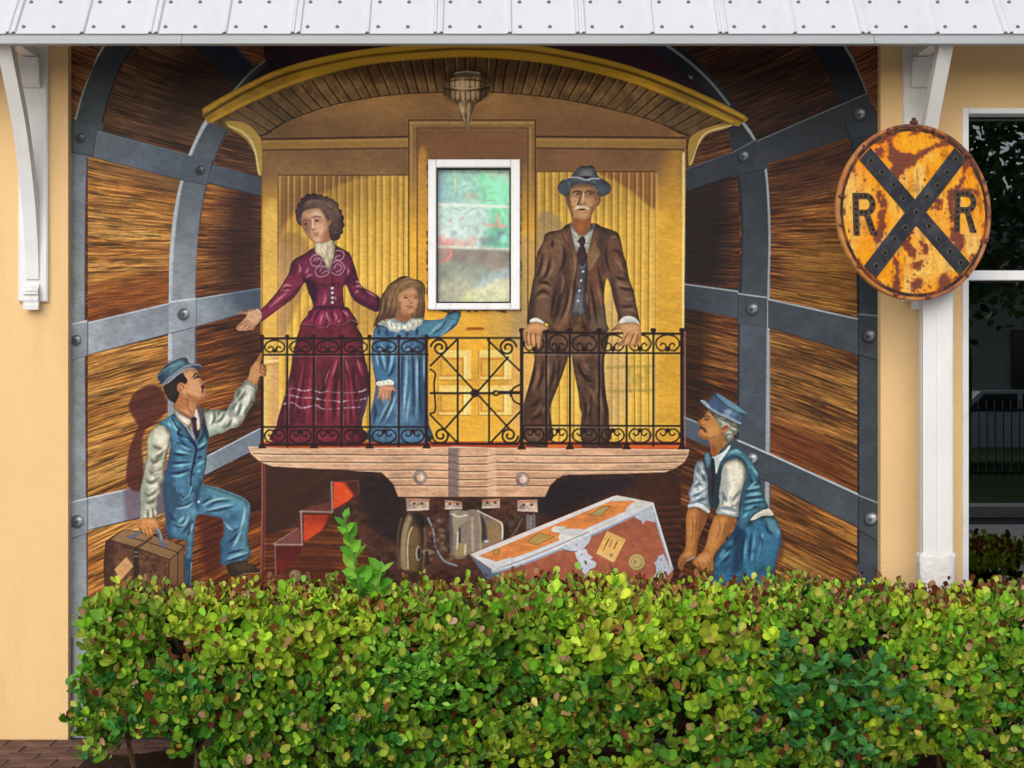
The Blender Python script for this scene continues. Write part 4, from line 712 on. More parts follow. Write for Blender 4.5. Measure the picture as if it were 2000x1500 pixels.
def paint_man():
    T(1000, 640, 5); CL()
    # cast shadow at his right
    M = pid('painted_man')
    S('240 0 900 0 900 300 905 500 925 700 945 800 950 960 950 1110 680 1110 680 850 660 780 650 660 600 400 580 260 560 260 500 440 440 600 400 700 370 800 385 900 390 960 390 1100 120 1100 110 800 130 680 160 580 200 420 220 300', '5a4030', n=3); mottle(.3, 10, 16, 61)
    F('130 680 250 640 330 780 330 960 120 960', '4a2c22', .5, 14); F('650 600 780 560 900 600 940 960 690 960', '4a342a', .5, 14)
    folds('230 300 200 500 160 640|300 300 290 480 240 640|420 300 400 480 350 650|470 300 440 500|180 900 260 860 330 800|150 780 230 740 280 680|620 300 690 460 780 480|640 360 720 500 800 520|680 640 720 800 700 950|850 300 860 500 900 700|780 620 760 800 770 950|880 560 900 750 920 950', '260 320 240 500 200 620|360 320 350 480 300 640|300 720 260 800 200 860|820 400 840 560 800 700|720 560 790 640 830 760|700 330 760 440|860 620 880 760 900 900|290 860 320 760|760 720 740 850', '261816', '8e684c', 5, .68, 5)
    T(1000, 440, 5); CL()
    pid('painted_man/jacket')
    S('560 -20 480 40 380 60 320 90 300 170 250 260 230 360 220 480 200 560 180 680 160 800 150 900 145 950 170 965 240 920 340 960 370 1000 400 1030 560 1030 600 1000 720 1000 740 1035 940 1035 925 950 910 800 900 740 905 620 925 520 960 590 990 730 1030 870 1035 940 1060 960 1150 900 1220 930 1250 960 1230 850 1210 750 1190 640 1150 540 1120 380 1090 280 1070 180 1040 80 960 40 870 10 810 -20', '5f4232', n=3); mottle(.35, 13, 16, 62)
    F('380 130 460 130 500 260 480 420 420 560 380 520 420 360 380 240', '7c5a42', .6, 16); F('560 200 620 250 640 400 620 600 540 860 480 1000 440 1000 520 780 570 560 590 380', '8a5c38', .65, 12); F('820 150 870 250 800 370 740 440 740 300', '8d6844', .75, 8); F('740 440 860 380 900 600 900 740 760 620', '6a3f2e', .6, 14); F('860 40 960 60 920 200 880 480 860 300 830 170', '3a2a2a', .7, 12); F('400 560 480 450 520 300 560 520 500 760 400 900 370 820', '3c2a26', .7, 14); F('1000 520 1130 560 1180 700 1220 860 1080 850 1030 740', '7a5844', .6, 14); F('960 560 1010 560 1060 880 1035 900', '3a2820', .75, 9); F('210 640 340 560 380 700 340 930 230 900 220 760', '79573f', .6, 14); F('160 800 200 640 230 700 210 920 160 960', '352826', .75, 9); F('900 780 925 950 940 1035 780 1035 800 860', '7a6a54', .5, 14); F('940 200 1040 140 1080 280 1000 460 930 420', '6b4536', .6, 14)
    folds('300 260 280 400 240 520|380 300 340 460 260 560|250 560 330 560 390 600|220 700 300 640 380 680|460 160 510 260 500 380 440 500|700 600 740 760 760 1000|760 560 800 760 830 1000|560 560 530 760 460 960|830 380 870 560 900 700|930 180 920 320 960 480|1000 500 1060 520 1130 540|1040 600 1100 620 1180 640|1050 780 1120 800 1200 780|420 620 400 760 380 900|480 640 450 800 400 960|640 330 620 500 600 700 570 860|740 330 720 500 720 800 740 1020|980 240 1040 260 1070 330|400 140 390 220', '340 280 320 420 290 520|420 320 390 440 330 540|240 620 320 590 370 620|230 730 310 690 370 720|430 120 470 180 500 300|820 560 860 700 880 820|590 600 560 780 500 980|1000 330 1050 380 1090 460|1020 560 1090 590 1160 600|1060 700 1130 720 1190 720|600 260 620 400 600 560|860 250 800 360 750 460|720 640 740 800|1070 830 1150 820 1210 850|480 450 500 560 470 680|960 120 1020 110', '261818', '9a7656', 4.5, .68, 4.2)
    Ln('300 170 250 260 225 400 205 560 165 780 148 940', 2.5, '2c1c18', .7, 2); Ln('1040 85 1080 220 1120 380 1185 620 1215 780 1245 950', 2.5, '3a2218', .7, 2); Ln('870 250 830 170 880 160', 2, '2c1c18', .7); Ln('480 60 520 160 560 200 590 330', 2, '33221c', .6)
    # trousers fly, waistcoat, shirt, tie
    CL(); pid('painted_man/trousers'); S('575 880 660 850 690 900 720 1030 560 1030', '5a3f26', n=3); mottle(.5, 5, 9, 63); F('690 880 720 900 745 1035 715 1035', '2a1a18', .9, 4); CL()
    pid('painted_man/waistcoat'); S('640 310 690 400 735 320 720 500 715 640 720 800 710 870 680 895 650 850 620 800 640 860 580 880 575 860 610 740 640 560 650 420', '555459', n=3); mottle(.25, 8, 8, 64); MLn('650 340 690 410 680 560 660 740 640 800', 2, '2e2c34', .7, 1.6, 0); F('700 400 720 420 705 860 690 700', '3a3a44', .7, 5); Ln('645 330 690 415 732 330', 2, '8a8a90', .7, 1.4); F('620 690 680 680 660 830 620 770', '74747a', .5, 6); CL()
    for x, y in ((694, 452), (674, 540), (659, 640), (645, 738)): pid('painted_man/button'); E(x, y, 11, 11, 'd0ccd4', 1, 1.2, own=1); E(x+2, y+4, 6, 5, '80788a', .7, 2)
    pid('painted_man/shirt'); S('565 -20 600 -20 640 60 690 100 740 60 800 -20 805 20 780 100 735 280 690 180 625 260 590 100 570 30', 'aaa896', n=3); mottle(.15, 5, 8, 65); F('580 40 620 80 650 130 630 250 600 140', 'c4c2b0', .6, 5); F('720 120 790 40 780 120 735 270', 'bcbaa8', .6, 5); MLn('640 140 620 180|700 130 735 180 770 100|580 60 640 150', 1.8, '5c5850', .8, 1.5); CL()
    pid('painted_man/tie'); S('640 160 680 105 715 130 715 180 705 200 735 320 685 410 640 320 635 280 665 200', '34222e', n=3); F('650 260 690 220 700 360 680 400 650 320', '4a2a2e', .7, 6); Ln('640 180 700 195', 2, '1c1220', .8); MLn('660 270 670 370|690 250 700 350', 2, '5c3a44', .5, 1.6); CL()
    # head
    T(1060, 310, 8.333)
    pid('painted_man/face'); S('370 600 440 560 460 470 520 420 640 400 780 420 860 500 890 600 940 610 945 680 920 750 870 790 850 810 800 920 790 1000 760 1140 650 1250 590 1240 520 1160 480 1040 470 960 420 800 380 700', 'a27448', n=4); mottle(.1, 5, 5, 66)
    F('370 600 450 600 460 760 500 940 470 960 410 780', '5c3c36', .75, 6); F('820 580 890 600 850 800 800 960 780 900', '7a4a3a', .7, 7); F('480 1000 560 970 700 980 790 960 770 1120 650 1250 520 1160', '86482a', .85, 6); F('560 1080 640 1020 660 1180 600 1200', 'a8622f', .6, 7); F('520 430 640 410 780 430 820 500 640 520 480 510', 'a87850', .6, 7); F('460 640 560 640 590 700 540 780 480 740', 'c79a6c', .75, 6); F('700 640 830 640 820 760 740 800 690 720', 'bd8d62', .75, 7); F('560 880 720 880 700 970 600 970', 'b98c64', .7, 6); F('460 420 640 395 860 420 880 480 640 450 470 480', '5c4034', .7, 5)
    F('630 560 670 560 680 700 640 730 600 700', 'b88658', .8, 4); Ln('650 540 665 640 660 700', 3, 'dbb288', .8, 2); Ln('640 540 610 640 590 700 570 740 620 745', 3.2, '4a2c26', .85, 2); E(680, 730, 22, 14, '6a3e2c', .6, 2)
    MLn('500 545 560 525 620 545|700 545 760 525 830 550', 4, '4a332c', .85, 2, 0); E(560, 572, 50, 20, '54362e', .85, 2); E(755, 572, 50, 20, '54362e', .85, 2); E(535, 572, 12, 12, 'c8b090', .9, 1.5); E(580, 570, 14, 14, '1c1414', .95, 1.5); E(735, 572, 10, 12, 'd0b898', .9, 1.5); E(772, 572, 14, 14, '1c1414', .95, 1.5)
    for x in (560, 765): Ln([x-65, 560, x-60, 610, x-20, 640, x+35, 635, x+60, 600], 1.3, '8a7a64', .75, 1); Ln([x-45, 612, x+30, 614], 1.5, '7a4c38', .6)
    F('510 830 550 780 600 755 640 770 700 770 730 800 770 840 700 820 640 800 580 810', 'c8b898', .9, 2); MLn('520 825 580 780|720 790 760 830', 1.6, 'e8dcc0', .7); F('580 830 640 810 700 820 660 840 600 845', '3a1c18', .9, 2); Ln('590 855 640 862 690 850', 2.4, 'c08a6a', .8, 1.6); MLn('500 760 480 820|790 760 800 830|540 680 500 720', 1.5, '6a4232', .6); Ln('910 640 920 700 890 760', 2, '6a3c2c', .8); MLn('560 470 640 460 740 470|540 490 640 485 760 492', 1.3, '7c5238', .5)
    CL(); pid('painted_man/hat'); S('245 500 250 440 290 370 360 330 450 305 480 260 530 200 600 130 640 110 720 120 790 105 830 130 860 190 920 300 1000 340 1080 400 1110 460 1100 540 1040 590 950 615 890 590 870 490 800 430 640 400 520 420 460 490 430 590 360 610 290 570', '49545e', n=4); mottle(.3, 6, 6, 67)
    F('460 300 530 200 610 130 640 120 620 300', '3c444c', .6, 7); F('640 180 780 170 800 290 620 290', '7a7876', .6, 8); F('260 470 340 400 430 460 400 590 300 570', '3a4854', .7, 8); F('900 480 1080 460 1090 540 950 610', '3b4a56', .7, 8); F('600 300 700 275 790 300 700 325', '1e161c', .95, 2.5); Ln('360 330 450 306 600 312 710 350 800 325 930 325', 2.4, 'a8b2b4', .85, 1.3); F('470 400 640 360 830 390 860 470 640 410 480 470', '2e3440', .6, 5); Ln('620 130 700 150 800 130', 2, '2e343c', .6)
    # hands and cuffs
    T(1000, 440, 5); CL()
    pid('painted_man/cuff'); F('175 945 190 915 240 905 290 930 305 955 240 940', 'd8d4c4', 1, 1.2, own=1); F('1045 945 1080 900 1140 885 1200 905 1240 950 1230 975 1140 945 1060 960', 'd6d4c8', 1, 1.2, own=1); F('1100 930 1200 920 1230 960 1140 945', 'a8a898', .6, 5)

def paint_man_hands():
    T(1000, 440, 5); CL()
    pid('painted_man/hand'); S('110 1030 150 980 200 950 260 945 310 965 360 1000 330 1020 300 1030 290 1090 280 1160 265 1210 250 1200 240 1140 225 1180 205 1190 185 1175 165 1180 145 1170 125 1130 110 1080', 'bc8450', n=4); F('150 990 250 960 330 1000 260 1030 180 1040', 'cf9a66', .6, 9); MLn('150 1160 140 1090 150 1040|190 1175 180 1100 185 1050|235 1180 230 1100 235 1050', 2.2, '6a3a24', .85, 1.5, 0); MLn('165 1150 160 1080|210 1160 208 1080|260 1180 262 1090', 2.4, 'dcae80', .6, 2, 0)
    CL(); pid('painted_man/hand'); S('960 1030 1000 990 1050 960 1140 945 1200 950 1240 970 1262 1040 1255 1100 1240 1150 1215 1190 1195 1195 1180 1165 1150 1180 1120 1165 1060 1180 1030 1175 1040 1150 1070 1120 1080 1050 1040 1010 1000 1030', 'bb8552', n=4); F('1060 980 1180 955 1240 1000 1200 1060 1100 1040', 'd0a06e', .6, 9); MLn('1080 1150 1110 1090 1140 1050|1140 1170 1170 1110 1190 1060|1195 1185 1220 1120 1230 1070', 2.2, '6a3a24', .85, 1.5, 0); Ln('960 1032 1040 1010 1085 1050', 2, '6a3c28', .7); MLn('1110 1140 1140 1090|1170 1150 1200 1090', 2.2, 'dcb084', .6, 2)

def paint_porter_left():
    # shadow on the wall
    T(0, 450, 2.857); CL(); F('722 960 745 915 790 880 850 864 895 880 925 930 935 990 905 1040 860 1075 810 1120 790 1200 800 1300 790 1440 735 1450 705 1390 715 1250 745 1150 770 1090 740 1040 722 1000', '4c1f1e', .82, 5)
    T(200, 860, 5)
    CL(); F('940 700 1160 760 1180 1000 1160 1250 1000 1300 960 1000', '4a1a12', .7, 16)
    pid('painted_porter'); S('600 380 700 360 980 360 985 430 1110 460 1280 520 1390 570 1440 640 1440 740 1420 860 1420 980 1450 1090 1440 1140 1350 1190 1170 1220 1155 1100 1150 1000 1190 900 1170 770 1100 745 930 730 905 850 890 1000 880 1120 870 1250 860 1420 855 1520 815 1520 810 1420 800 1200 820 1030 800 980 640 950 620 900 610 700 590 500', '3b7391', n=4); mottle(.22, 12, 14, 71)
    F('590 400 720 400 780 520 700 760 640 950 600 700', '233f5c', .75, 14); F('1000 460 1280 530 1420 620 1430 700 1300 640 1100 560', '5aa0ac', .6, 14); F('900 400 960 430 940 560 930 700 900 560', '1f3448', .85, 8); F('1160 770 1380 700 1300 800 1190 900 1170 1010', '2d5878', .7, 14); F('1180 900 1300 880 1250 1100 1170 1200 1155 1100', '2a5478', .6, 12); F('1350 720 1430 680 1415 980 1440 1100 1300 1150 1370 960', '5c9eb0', .6, 12); F('820 700 910 680 890 900 870 1150 830 1150 840 900', '62a4b4', .5, 9); F('810 1160 880 1160 870 1240 810 1240', '22406a', .8, 5)
    folds('700 640 800 640 880 590|680 820 760 840 820 760|640 700 680 760 740 800|1000 660 1120 600 1260 590|990 700 1140 680 1300 640|960 620 1060 560|1200 820 1260 880 1340 860|1220 1000 1280 960 1320 900|1190 1120 1280 1090 1400 1060|1180 1190 1300 1160 1440 1110|820 960 860 860 890 760|760 920 830 850 880 740', '700 670 820 650 890 610|720 830 800 820 850 720|980 640 1100 580 1280 560|1000 690 1140 650 1300 620|1190 790 1240 860 1290 880|1260 1060 1310 980 1360 880|1200 1170 1320 1120 1430 1090|860 900 885 800|740 800 800 740|1390 640 1380 760 1340 900|820 560 880 480', '1b3654', 'a4d6d8', 4, .75, 3.5); E(940, 600, 10, 13, 'e8f4f4', .95, 1.6); Ln('870 1200 865 1410', 3, '9ad8d8', .6, 2); Ln('985 432 1110 462 1280 522 1400 580 1442 650', 2, '8cc4c4', .6, 1.6)
    CL(); pid('painted_porter/shoe'); F('1210 1210 1400 1170 1430 1200 1500 1240 1540 1290 1400 1300 1370 1320 1280 1360 1250 1320', '35291f', 1, 1.3, 3, own=1); F('1270 1220 1400 1190 1480 1250 1360 1290', '5a4632', .6, 10); Ln('1250 1350 1330 1330 1400 1302 1540 1296', 2.2, 'a07a50', .7)
    # upper body
    T(280, 680, 6.25); CL()
    pid('painted_porter/sleeve'); S('740 760 850 750 930 745 1010 770 1050 700 1100 620 1130 520 1200 450 1240 395 1320 420 1390 480 1375 560 1370 640 1310 720 1260 800 1200 920 1130 970 1060 980 980 1030 880 1050 800 1090 760 1060', 'b6b5a4', n=4); mottle(.18, 9, 9, 72)
    folds('860 760 870 860 830 940|910 750 930 800 900 900|1000 780 950 860 880 920|1080 850 1040 940 960 980|1040 760 1100 720 1150 650|1200 640 1170 760 1130 850|1250 520 1200 600 1140 660|1330 640 1280 740 1220 850|1180 470 1160 550 1120 620', '820 760 830 860 800 940|960 770 930 840 880 880|1020 820 980 900 920 950|1250 640 1230 720 1180 820|1300 520 1280 620 1240 680|1150 700 1120 780|1090 900 1150 870', '5a6458', 'f0ecd8', 5, .75, 4); F('1050 700 1110 680 1090 780 1030 800', '6c8478', .6, 7); F('820 980 1000 960 960 1030 800 1080', '8aa090', .6, 9); Ln('1240 400 1310 440 1385 490', 4, '8a988c', .7, 2); MLn('1240 460 1300 470 1370 520', 3, 'f4f2e4', .7, 2)
    CL(); pid('painted_porter/sleeve'); S('170 940 220 930 270 950 310 1000 335 1080 320 1180 290 1280 270 1400 260 1500 250 1600 210 1760 180 1880 170 2000 140 2110 120 2200 60 2210 -20 2180 -40 2050 -30 1900 -40 1800 -20 1650 10 1500 20 1400 50 1270 50 1120 100 1010', 'b8b49e', n=4); mottle(.2, 10, 12, 73)
    F('60 1080 130 1000 150 1200 100 1320 60 1260', '9aa482', .7, 12); F('180 960 290 1020 320 1120 240 1190 160 1100', 'd8d0b6', .7, 14); F('-40 1750 20 1600 60 1760 20 2000 -30 2100', '7f9078', .7, 12)
    folds('100 1180 180 1220 260 1230|130 1350 200 1310 280 1220|80 1330 130 1390 220 1330|60 1480 140 1540 230 1440|20 1600 100 1640 210 1560|0 1760 80 1800 190 1700|20 1880 100 1880 180 1800|60 1960 60 2100|110 1930 120 2100', '150 1300 240 1240 290 1160|110 1440 180 1420 250 1360|90 1560 170 1520 240 1500|60 1700 130 1680 200 1640|60 1840 130 1800|90 1950 95 2120|140 1960 150 2060', '5c5a44', 'ece6cc', 5, .7, 4.5); Ln('-20 1650 15 1470 45 1280 48 1120 100 1010 170 942', 2, '5a5648', .6, 1.6); Ln('335 1080 320 1190 285 1300 265 1440', 3.5, '3a3430', .6, 3)
    CL(); pid('painted_porter/vest'); S('190 920 240 880 340 815 380 800 420 850 500 940 590 1080 650 1120 700 1000 720 880 700 760 730 740 745 830 770 940 800 1060 780 1240 770 1400 740 1540 720 1620 700 1690 660 1720 580 1780 480 1860 450 1820 330 1640 260 1600 270 1500 320 1280 335 1080 310 1000 260 950', '386f90', n=4); mottle(.22, 10, 8, 74)
    F('200 910 330 830 440 960 380 1020 300 960', '4790a8', .7, 12); F('280 1480 330 1250 400 1300 380 1600 300 1600', '254a78', .75, 12); F('700 1060 790 1100 760 1400 720 1600 690 1500 720 1300', '58a0a8', .55, 12); F('440 1060 600 1100 630 1220 500 1200 400 1120', '2c6ca4', .6, 10)
    folds('350 850 400 950 440 990 430 1050 560 1110 640 1200 640 1280 610 1420 580 1560 580 1680|380 1140 480 1190 610 1260|340 1280 460 1300 600 1280|320 1400 450 1400 590 1390|300 1520 440 1520 580 1470|640 1260 720 1220 780 1160|650 1340 720 1330|700 770 730 900 770 1080 800 1060|660 1180 720 1080 740 980|420 1080 520 1200 600 1240', '420 1160 520 1220 600 1240|380 1250 480 1270 600 1300|340 1440 460 1430 590 1410|330 1560 440 1560 560 1510|660 1210 720 1180 770 1130|650 1440 700 1400 750 1380|350 880 390 970 420 1020|290 900 350 960|470 1060 560 1130|660 1520 700 1480', '142a4c', '7cd4dc', 4.5, .75, 3.5); Ln('350 850 400 950 440 990 430 1050 560 1110 635 1190 640 1280 610 1420 585 1560 580 1690', 3, '101a30', .8, 1.6); Ln('480 1855 560 1780 590 1690', 2, '7cd4dc', .7); Ln('450 1815 480 1855', 2, '5ab0c8', .7)
    for x, y in ((645, 1260), (630, 1400), (612, 1540)): E(x, y, 13, 16, '2c2434', .9, 2)
    CL(); F('385 640 650 640 640 820 600 960 480 900 390 800', '8a5a3a', 1, 2)
    CL(); F('420 420 520 420 520 600 420 600', 'a06a40', 1, 2)
    pid('painted_porter/collar'); S('370 760 400 740 450 800 560 860 580 900 560 950 600 1050 580 1020 500 940 420 870', 'b9b09c', n=3); F('440 820 570 880 550 945 470 870', 'dcd0bc', .8, 5); Ln('380 800 470 900 560 950', 2, '6a5c50', .8); CL(); F('610 800 650 740 690 850 690 960 660 1000 650 880', 'd0c8ba', 1, 1.2, 2, own=1); F('650 720 700 720 730 770 730 880 700 960 680 840', '5e4c50', .9, 4, own=1)
    CL(); pid('painted_porter/tie'); S('580 860 620 835 655 860 640 930 660 1020 655 1090 640 1105 600 1000 600 930', '2a1824', n=3); F('610 900 640 880 640 1060 615 1000', '4a3040', .6, 5); MLn('600 940 580 1000 600 1050|665 900 680 980', 3, '8a7070', .4, 3)
    CL(); pid('painted_porter/face'); S('480 300 560 250 640 260 680 320 700 370 750 410 745 430 720 440 760 490 745 510 780 570 770 600 720 630 660 650 640 700 630 800 600 840 520 800 400 730 390 680 430 600 500 570 420 510 410 450 450 420 500 430', 'c58a5c', n=4); mottle(.08, 6, 6, 75)
    F('540 300 640 290 660 330 600 360 540 350', 'd29868', .6, 7); F('560 420 660 400 690 480 660 580 580 560', 'd39b6c', .7, 10); F('400 640 520 580 560 640 540 740 440 740', '97582e', .6, 10); F('560 640 660 640 630 790 560 760', 'b27840', .5, 9); F('540 560 660 600 720 630 640 650 560 620', '8a4e30', .6, 7); Ln('540 620 545 720 590 790', 3, '8a4c28', .7, 2.5); Ln('440 600 560 640 650 650', 2, '7a4628', .5, 2)
    MLn('610 350 640 310 665 318|630 370 660 345 690 350', 3.5, '2c1a1a', .9, 1.6, 0); E(655, 362, 22, 12, '3a2420', .8, 2); Ln('640 375 680 380', 1.5, 'e0b48c', .7); Ln('690 360 720 390 752 412', 1.6, '5a3024', .8); Ln('700 410 730 440', 2, '8a4c34', .7); F('700 460 740 450 755 470 735 500 730 540 712 545 715 500', '24161a', .95, 2); Ln('745 520 770 520 790 515', 2.2, 'd8a27c', .6); F('740 515 775 510 770 540 745 545', 'b46a50', .8, 2); Ln('700 600 740 605 775 580', 1.8, '7a4630', .6); MLn('430 450 470 450 490 480 480 510|440 500 470 530', 3, '6a3824', .8, 2); F('430 460 460 450 480 500 450 520', 'b87448', .7, 4)
    CL(); pid('painted_porter/hair'); S('245 470 330 410 420 330 480 300 500 330 540 390 520 440 490 430 450 420 415 450 415 510 440 560 400 660 380 670 310 630 270 560', '231a1b', n=3); mottle(.3, 5, 8, 76); F('290 480 400 420 400 560 330 600', '332a24', .6, 9)
    CL(); pid('painted_porter/cap'); S('165 350 200 290 280 210 380 150 480 115 530 120 565 185 640 190 700 205 705 250 670 285 640 250 560 235 480 260 380 330 300 400 250 460 200 410', '35566c', n=4); mottle(.2, 8, 8, 77)
    F('330 200 480 130 540 170 540 200 420 230 340 290', '5a9098', .7, 10); F('170 350 230 290 270 400 240 450', '20304c', .8, 8); F('470 120 530 120 560 190 500 190', '2b3a40', .7, 6); Ln('240 450 300 380 400 300 520 225 640 205 700 215', 4, '868e98', .9, 1.8); F('580 220 690 215 670 285 630 255', '3c3648', .9, 4); Ln('170 350 280 250 420 190', 2.5, '74acb4', .5, 2)
    # raised hand
    CL(); pid('painted_porter/hand'); S('1260 390 1290 330 1310 240 1350 190 1390 130 1430 60 1455 65 1450 140 1430 190 1470 190 1500 220 1500 330 1460 350 1430 330 1400 410 1380 480 1330 430', 'ba7e4c', n=4); MLn('1450 200 1490 230|1450 250 1495 280|1440 300 1490 330', 1.8, '6a3a20', .8, 1.4, 0); F('1320 250 1390 180 1420 260 1390 390 1310 370', 'cc9460', .6, 9); Ln('1450 80 1430 190 1425 300', 2.2, '6a3a24', .8)
    # suitcase hand and suitcase
    T(200, 860, 5); CL(); pid('painted_suitcase')
    S('30 985 180 880 240 870 560 920 630 965 800 1030 805 1480 20 1480 10 1200', '5a3a28', n=0); mottle(.4, 6, 6, 78)
    F('80 975 180 885 240 875 640 970 790 1040 735 1100 655 1165 360 1060', '8c6844', .9, 2, 0); F('240 880 420 920 330 1000 90 975', '94724a', .5, 5, 0); F('650 1165 740 1100 800 1040 800 1400 645 1400', '7d5a3a', .85, 3, 0); F('20 985 90 975 120 1400 10 1400', '3c241c', .6, 10); MLn('85 978 360 1060 655 1165|655 1165 735 1100 795 1040|655 1165 645 1400|738 1100 735 1400|240 940 460 1000 735 1095', 2.2, '331d16', .85, 1.5, 0); Ln('480 950 400 1010 330 1050', 5, '4a3024', .9, 2); CL(); F('305 1045 355 1050 355 1340 305 1340', '33231f', 1, 1.2, 0, own=1); MLn('315 1090 345 1095|315 1130 345 1135', 2, '8a8078', .8, 1.2, 0)
    F('235 1138 300 1230 180 1365 118 1260', 'c28f5c', 1, 1.2, 0); MLn('190 1240 240 1190|200 1270 255 1210', 1.4, '8a5c34', .6, 1)
    pid('painted_suitcase/handle'); MLn('260 945 310 935 355 900', 8, '5c6068', 1, 1.5, 0, own=1); pid('painted_suitcase/handle'); Ln('510 860 550 890 570 960 580 1010 610 1030', 9, '5a6270', 1, 1.5, own=1); Ln('525 858 562 900 580 980', 3, '98a4ac', .7, 2)
    CL(); pid('painted_porter/hand'); S('350 830 385 770 440 755 510 760 545 800 562 860 540 870 500 850 510 890 490 930 450 930 415 920 380 890 355 860', 'c07c46', n=4); F('400 780 500 770 530 820 450 830', 'd39458', .6, 9); MLn('470 930 450 880 440 850|430 920 410 870|500 900 485 860|385 890 375 860', 1.8, '713c1e', .85, 1.4, 0); Ln('345 835 380 890 450 935', 2, '5a2c18', .6)

def paint_porter_right():
    T(1310, 860, 5); CL(); F('1070 860 1110 950 1080 1180 1020 1240 1040 1000', '4a2010', .5, 8)
    pid('painted_stooping_porter'); S('790 780 880 740 1000 735 1050 800 1075 900 1080 1000 1050 1100 1020 1260 1010 1500 420 1500 420 1280 430 1150 480 1050 560 960 640 840 700 800', '27678a', n=4); mottle(.2, 12, 16, 81)
    F('620 850 720 870 690 1100 680 1260 600 1260 620 1000', '173350', .85, 12); F('860 940 1060 920 1060 1080 1010 1250 870 1200 850 1100', '31759c', .75, 18); F('930 760 1020 770 1070 900 1040 940 950 860', '6aa0a8', .55, 12)
    folds('870 900 880 1000 850 1160|720 900 700 1050 690 1240|640 900 620 1050|480 1130 560 1060 620 1020|460 1240 540 1160 600 1100|790 880 780 1020 760 1200|920 780 950 880 1010 930', '880 960 870 1060 840 1180|740 960 730 1060 720 1180|500 1160 570 1080|820 880 810 1000 790 1100|900 900 890 960|470 1150 540 1060|1040 860 1065 920|800 1080 790 1200', '10304e', '66b6cc', 5, .7, 5)
    CL(); pid('painted_stooping_porter/chest'); F('330 140 420 120 560 90 700 200 720 600 660 780 430 660 380 620 350 300', '22364a', 1, 2, 3, own=1)
    CL(); pid('painted_stooping_porter/shirt_tail'); F('780 770 830 720 910 675 960 670 998 710 990 735 900 735 830 770 795 780', 'd0c8b4', 1, 1.2, 3, own=1); F('820 760 900 715 990 725 900 738', '9a9688', .6, 5)
    CL(); pid('painted_stooping_porter/vest'); S('330 140 370 110 420 180 440 250 430 330 430 600 400 650 380 600 370 400 330 230', '2a3b4e', n=3); F('330 150 365 120 390 200 360 260', '5aa4b0', .8, 6)
    CL(); S('500 200 520 150 570 90 620 75 680 90 760 170 820 240 855 310 855 360 885 430 900 520 925 580 955 660 900 680 830 720 780 770 710 870 660 830 670 760 690 620 700 480 740 380 735 280 690 200 640 172 570 190 520 240 480 330 470 640 420 640 410 400 440 280', '38788f', n=4); mottle(.2, 9, 8, 82)
    F('540 130 620 85 700 110 800 230 760 260 680 180 600 165', '5296a0', .6, 12); F('690 520 740 400 760 280 790 330 770 500 700 700', '22495f', .75, 9); F('420 300 480 260 470 640 420 640', '22303f', .85, 9); F('660 700 780 640 720 860 660 830', '2f6f90', .6, 10)
    folds('720 500 800 490 880 480|700 570 800 560 910 550|700 640 800 610 930 600|700 700 800 660 900 650|760 320 800 420 860 420|520 200 600 155 690 185 740 280 745 360', '730 480 820 460 880 450|720 540 820 525 900 520|710 610 820 585 920 580|720 680 820 640|780 240 830 310 850 350|560 130 640 100 700 130|700 760 760 700|760 480 840 390', '143246', '8cd0d4', 4.5, .7, 4)
    # tie and shirt front
    CL(); pid('painted_stooping_porter/shirt_front'); F('400 170 440 150 520 110 570 50 580 70 520 160 480 220 445 330 430 250', 'b8c4c0', 1, 1.2, 3, own=1); F('480 150 570 60 560 100 490 200', 'e0e2d8', .7, 4); pid('painted_stooping_porter/tie'); F('395 190 425 180 435 300 430 480 410 560 390 480 395 330', '2a2028', 1, 1.3, 3, own=1)
    # far sleeve
    CL(); pid('painted_stooping_porter/sleeve'); S('240 240 290 190 330 230 360 330 365 480 375 580 390 640 375 710 330 690 270 655 210 650 175 665 170 630 190 600 175 520 190 470 220 400', '9fabac', n=4); mottle(.2, 8, 10, 83); folds('280 260 320 360 350 410|220 460 280 430 330 380|200 560 270 520 340 470|230 600 300 580 360 560|270 240 260 330 240 400', '300 280 330 340|260 440 320 480|220 520 290 490 350 450|200 640 280 625 370 680|250 300 270 380|290 420 320 400', '45566e', 'eceee4', 5, .75, 4); Ln('175 640 270 640 380 700', 5, 'd8dcd8', .8, 3); Ln('185 610 280 605 370 650', 2.5, '5a7084', .8, 2)
    # near sleeve
    CL(); pid('painted_stooping_porter/sleeve'); S('520 240 560 200 640 178 690 200 730 270 738 350 710 430 690 520 670 620 665 700 655 745 560 730 450 710 460 650 480 600 470 520 490 400 500 300', 'cfc6b0', n=4); mottle(.14, 10, 12, 84); F('500 330 540 260 560 420 520 620 480 560', '8a9a9c', .6, 9); F('560 240 680 220 720 320 640 420 570 380', 'e2d8c2', .6, 14); folds('500 480 520 560 500 640|600 600 640 540 690 480|580 660 630 620 670 600|470 660 560 660 660 690|540 620 530 540', '560 600 580 500 640 430|600 640 650 590|480 690 560 700 650 720|520 580 540 640', '5a6a74', 'f2eee0', 4.5, .7, 4); Ln('455 700 560 725 655 745', 4, '8fb0bc', .8, 2.5); Ln('470 660 560 680 660 700', 3, '6a94a4', .7, 2)
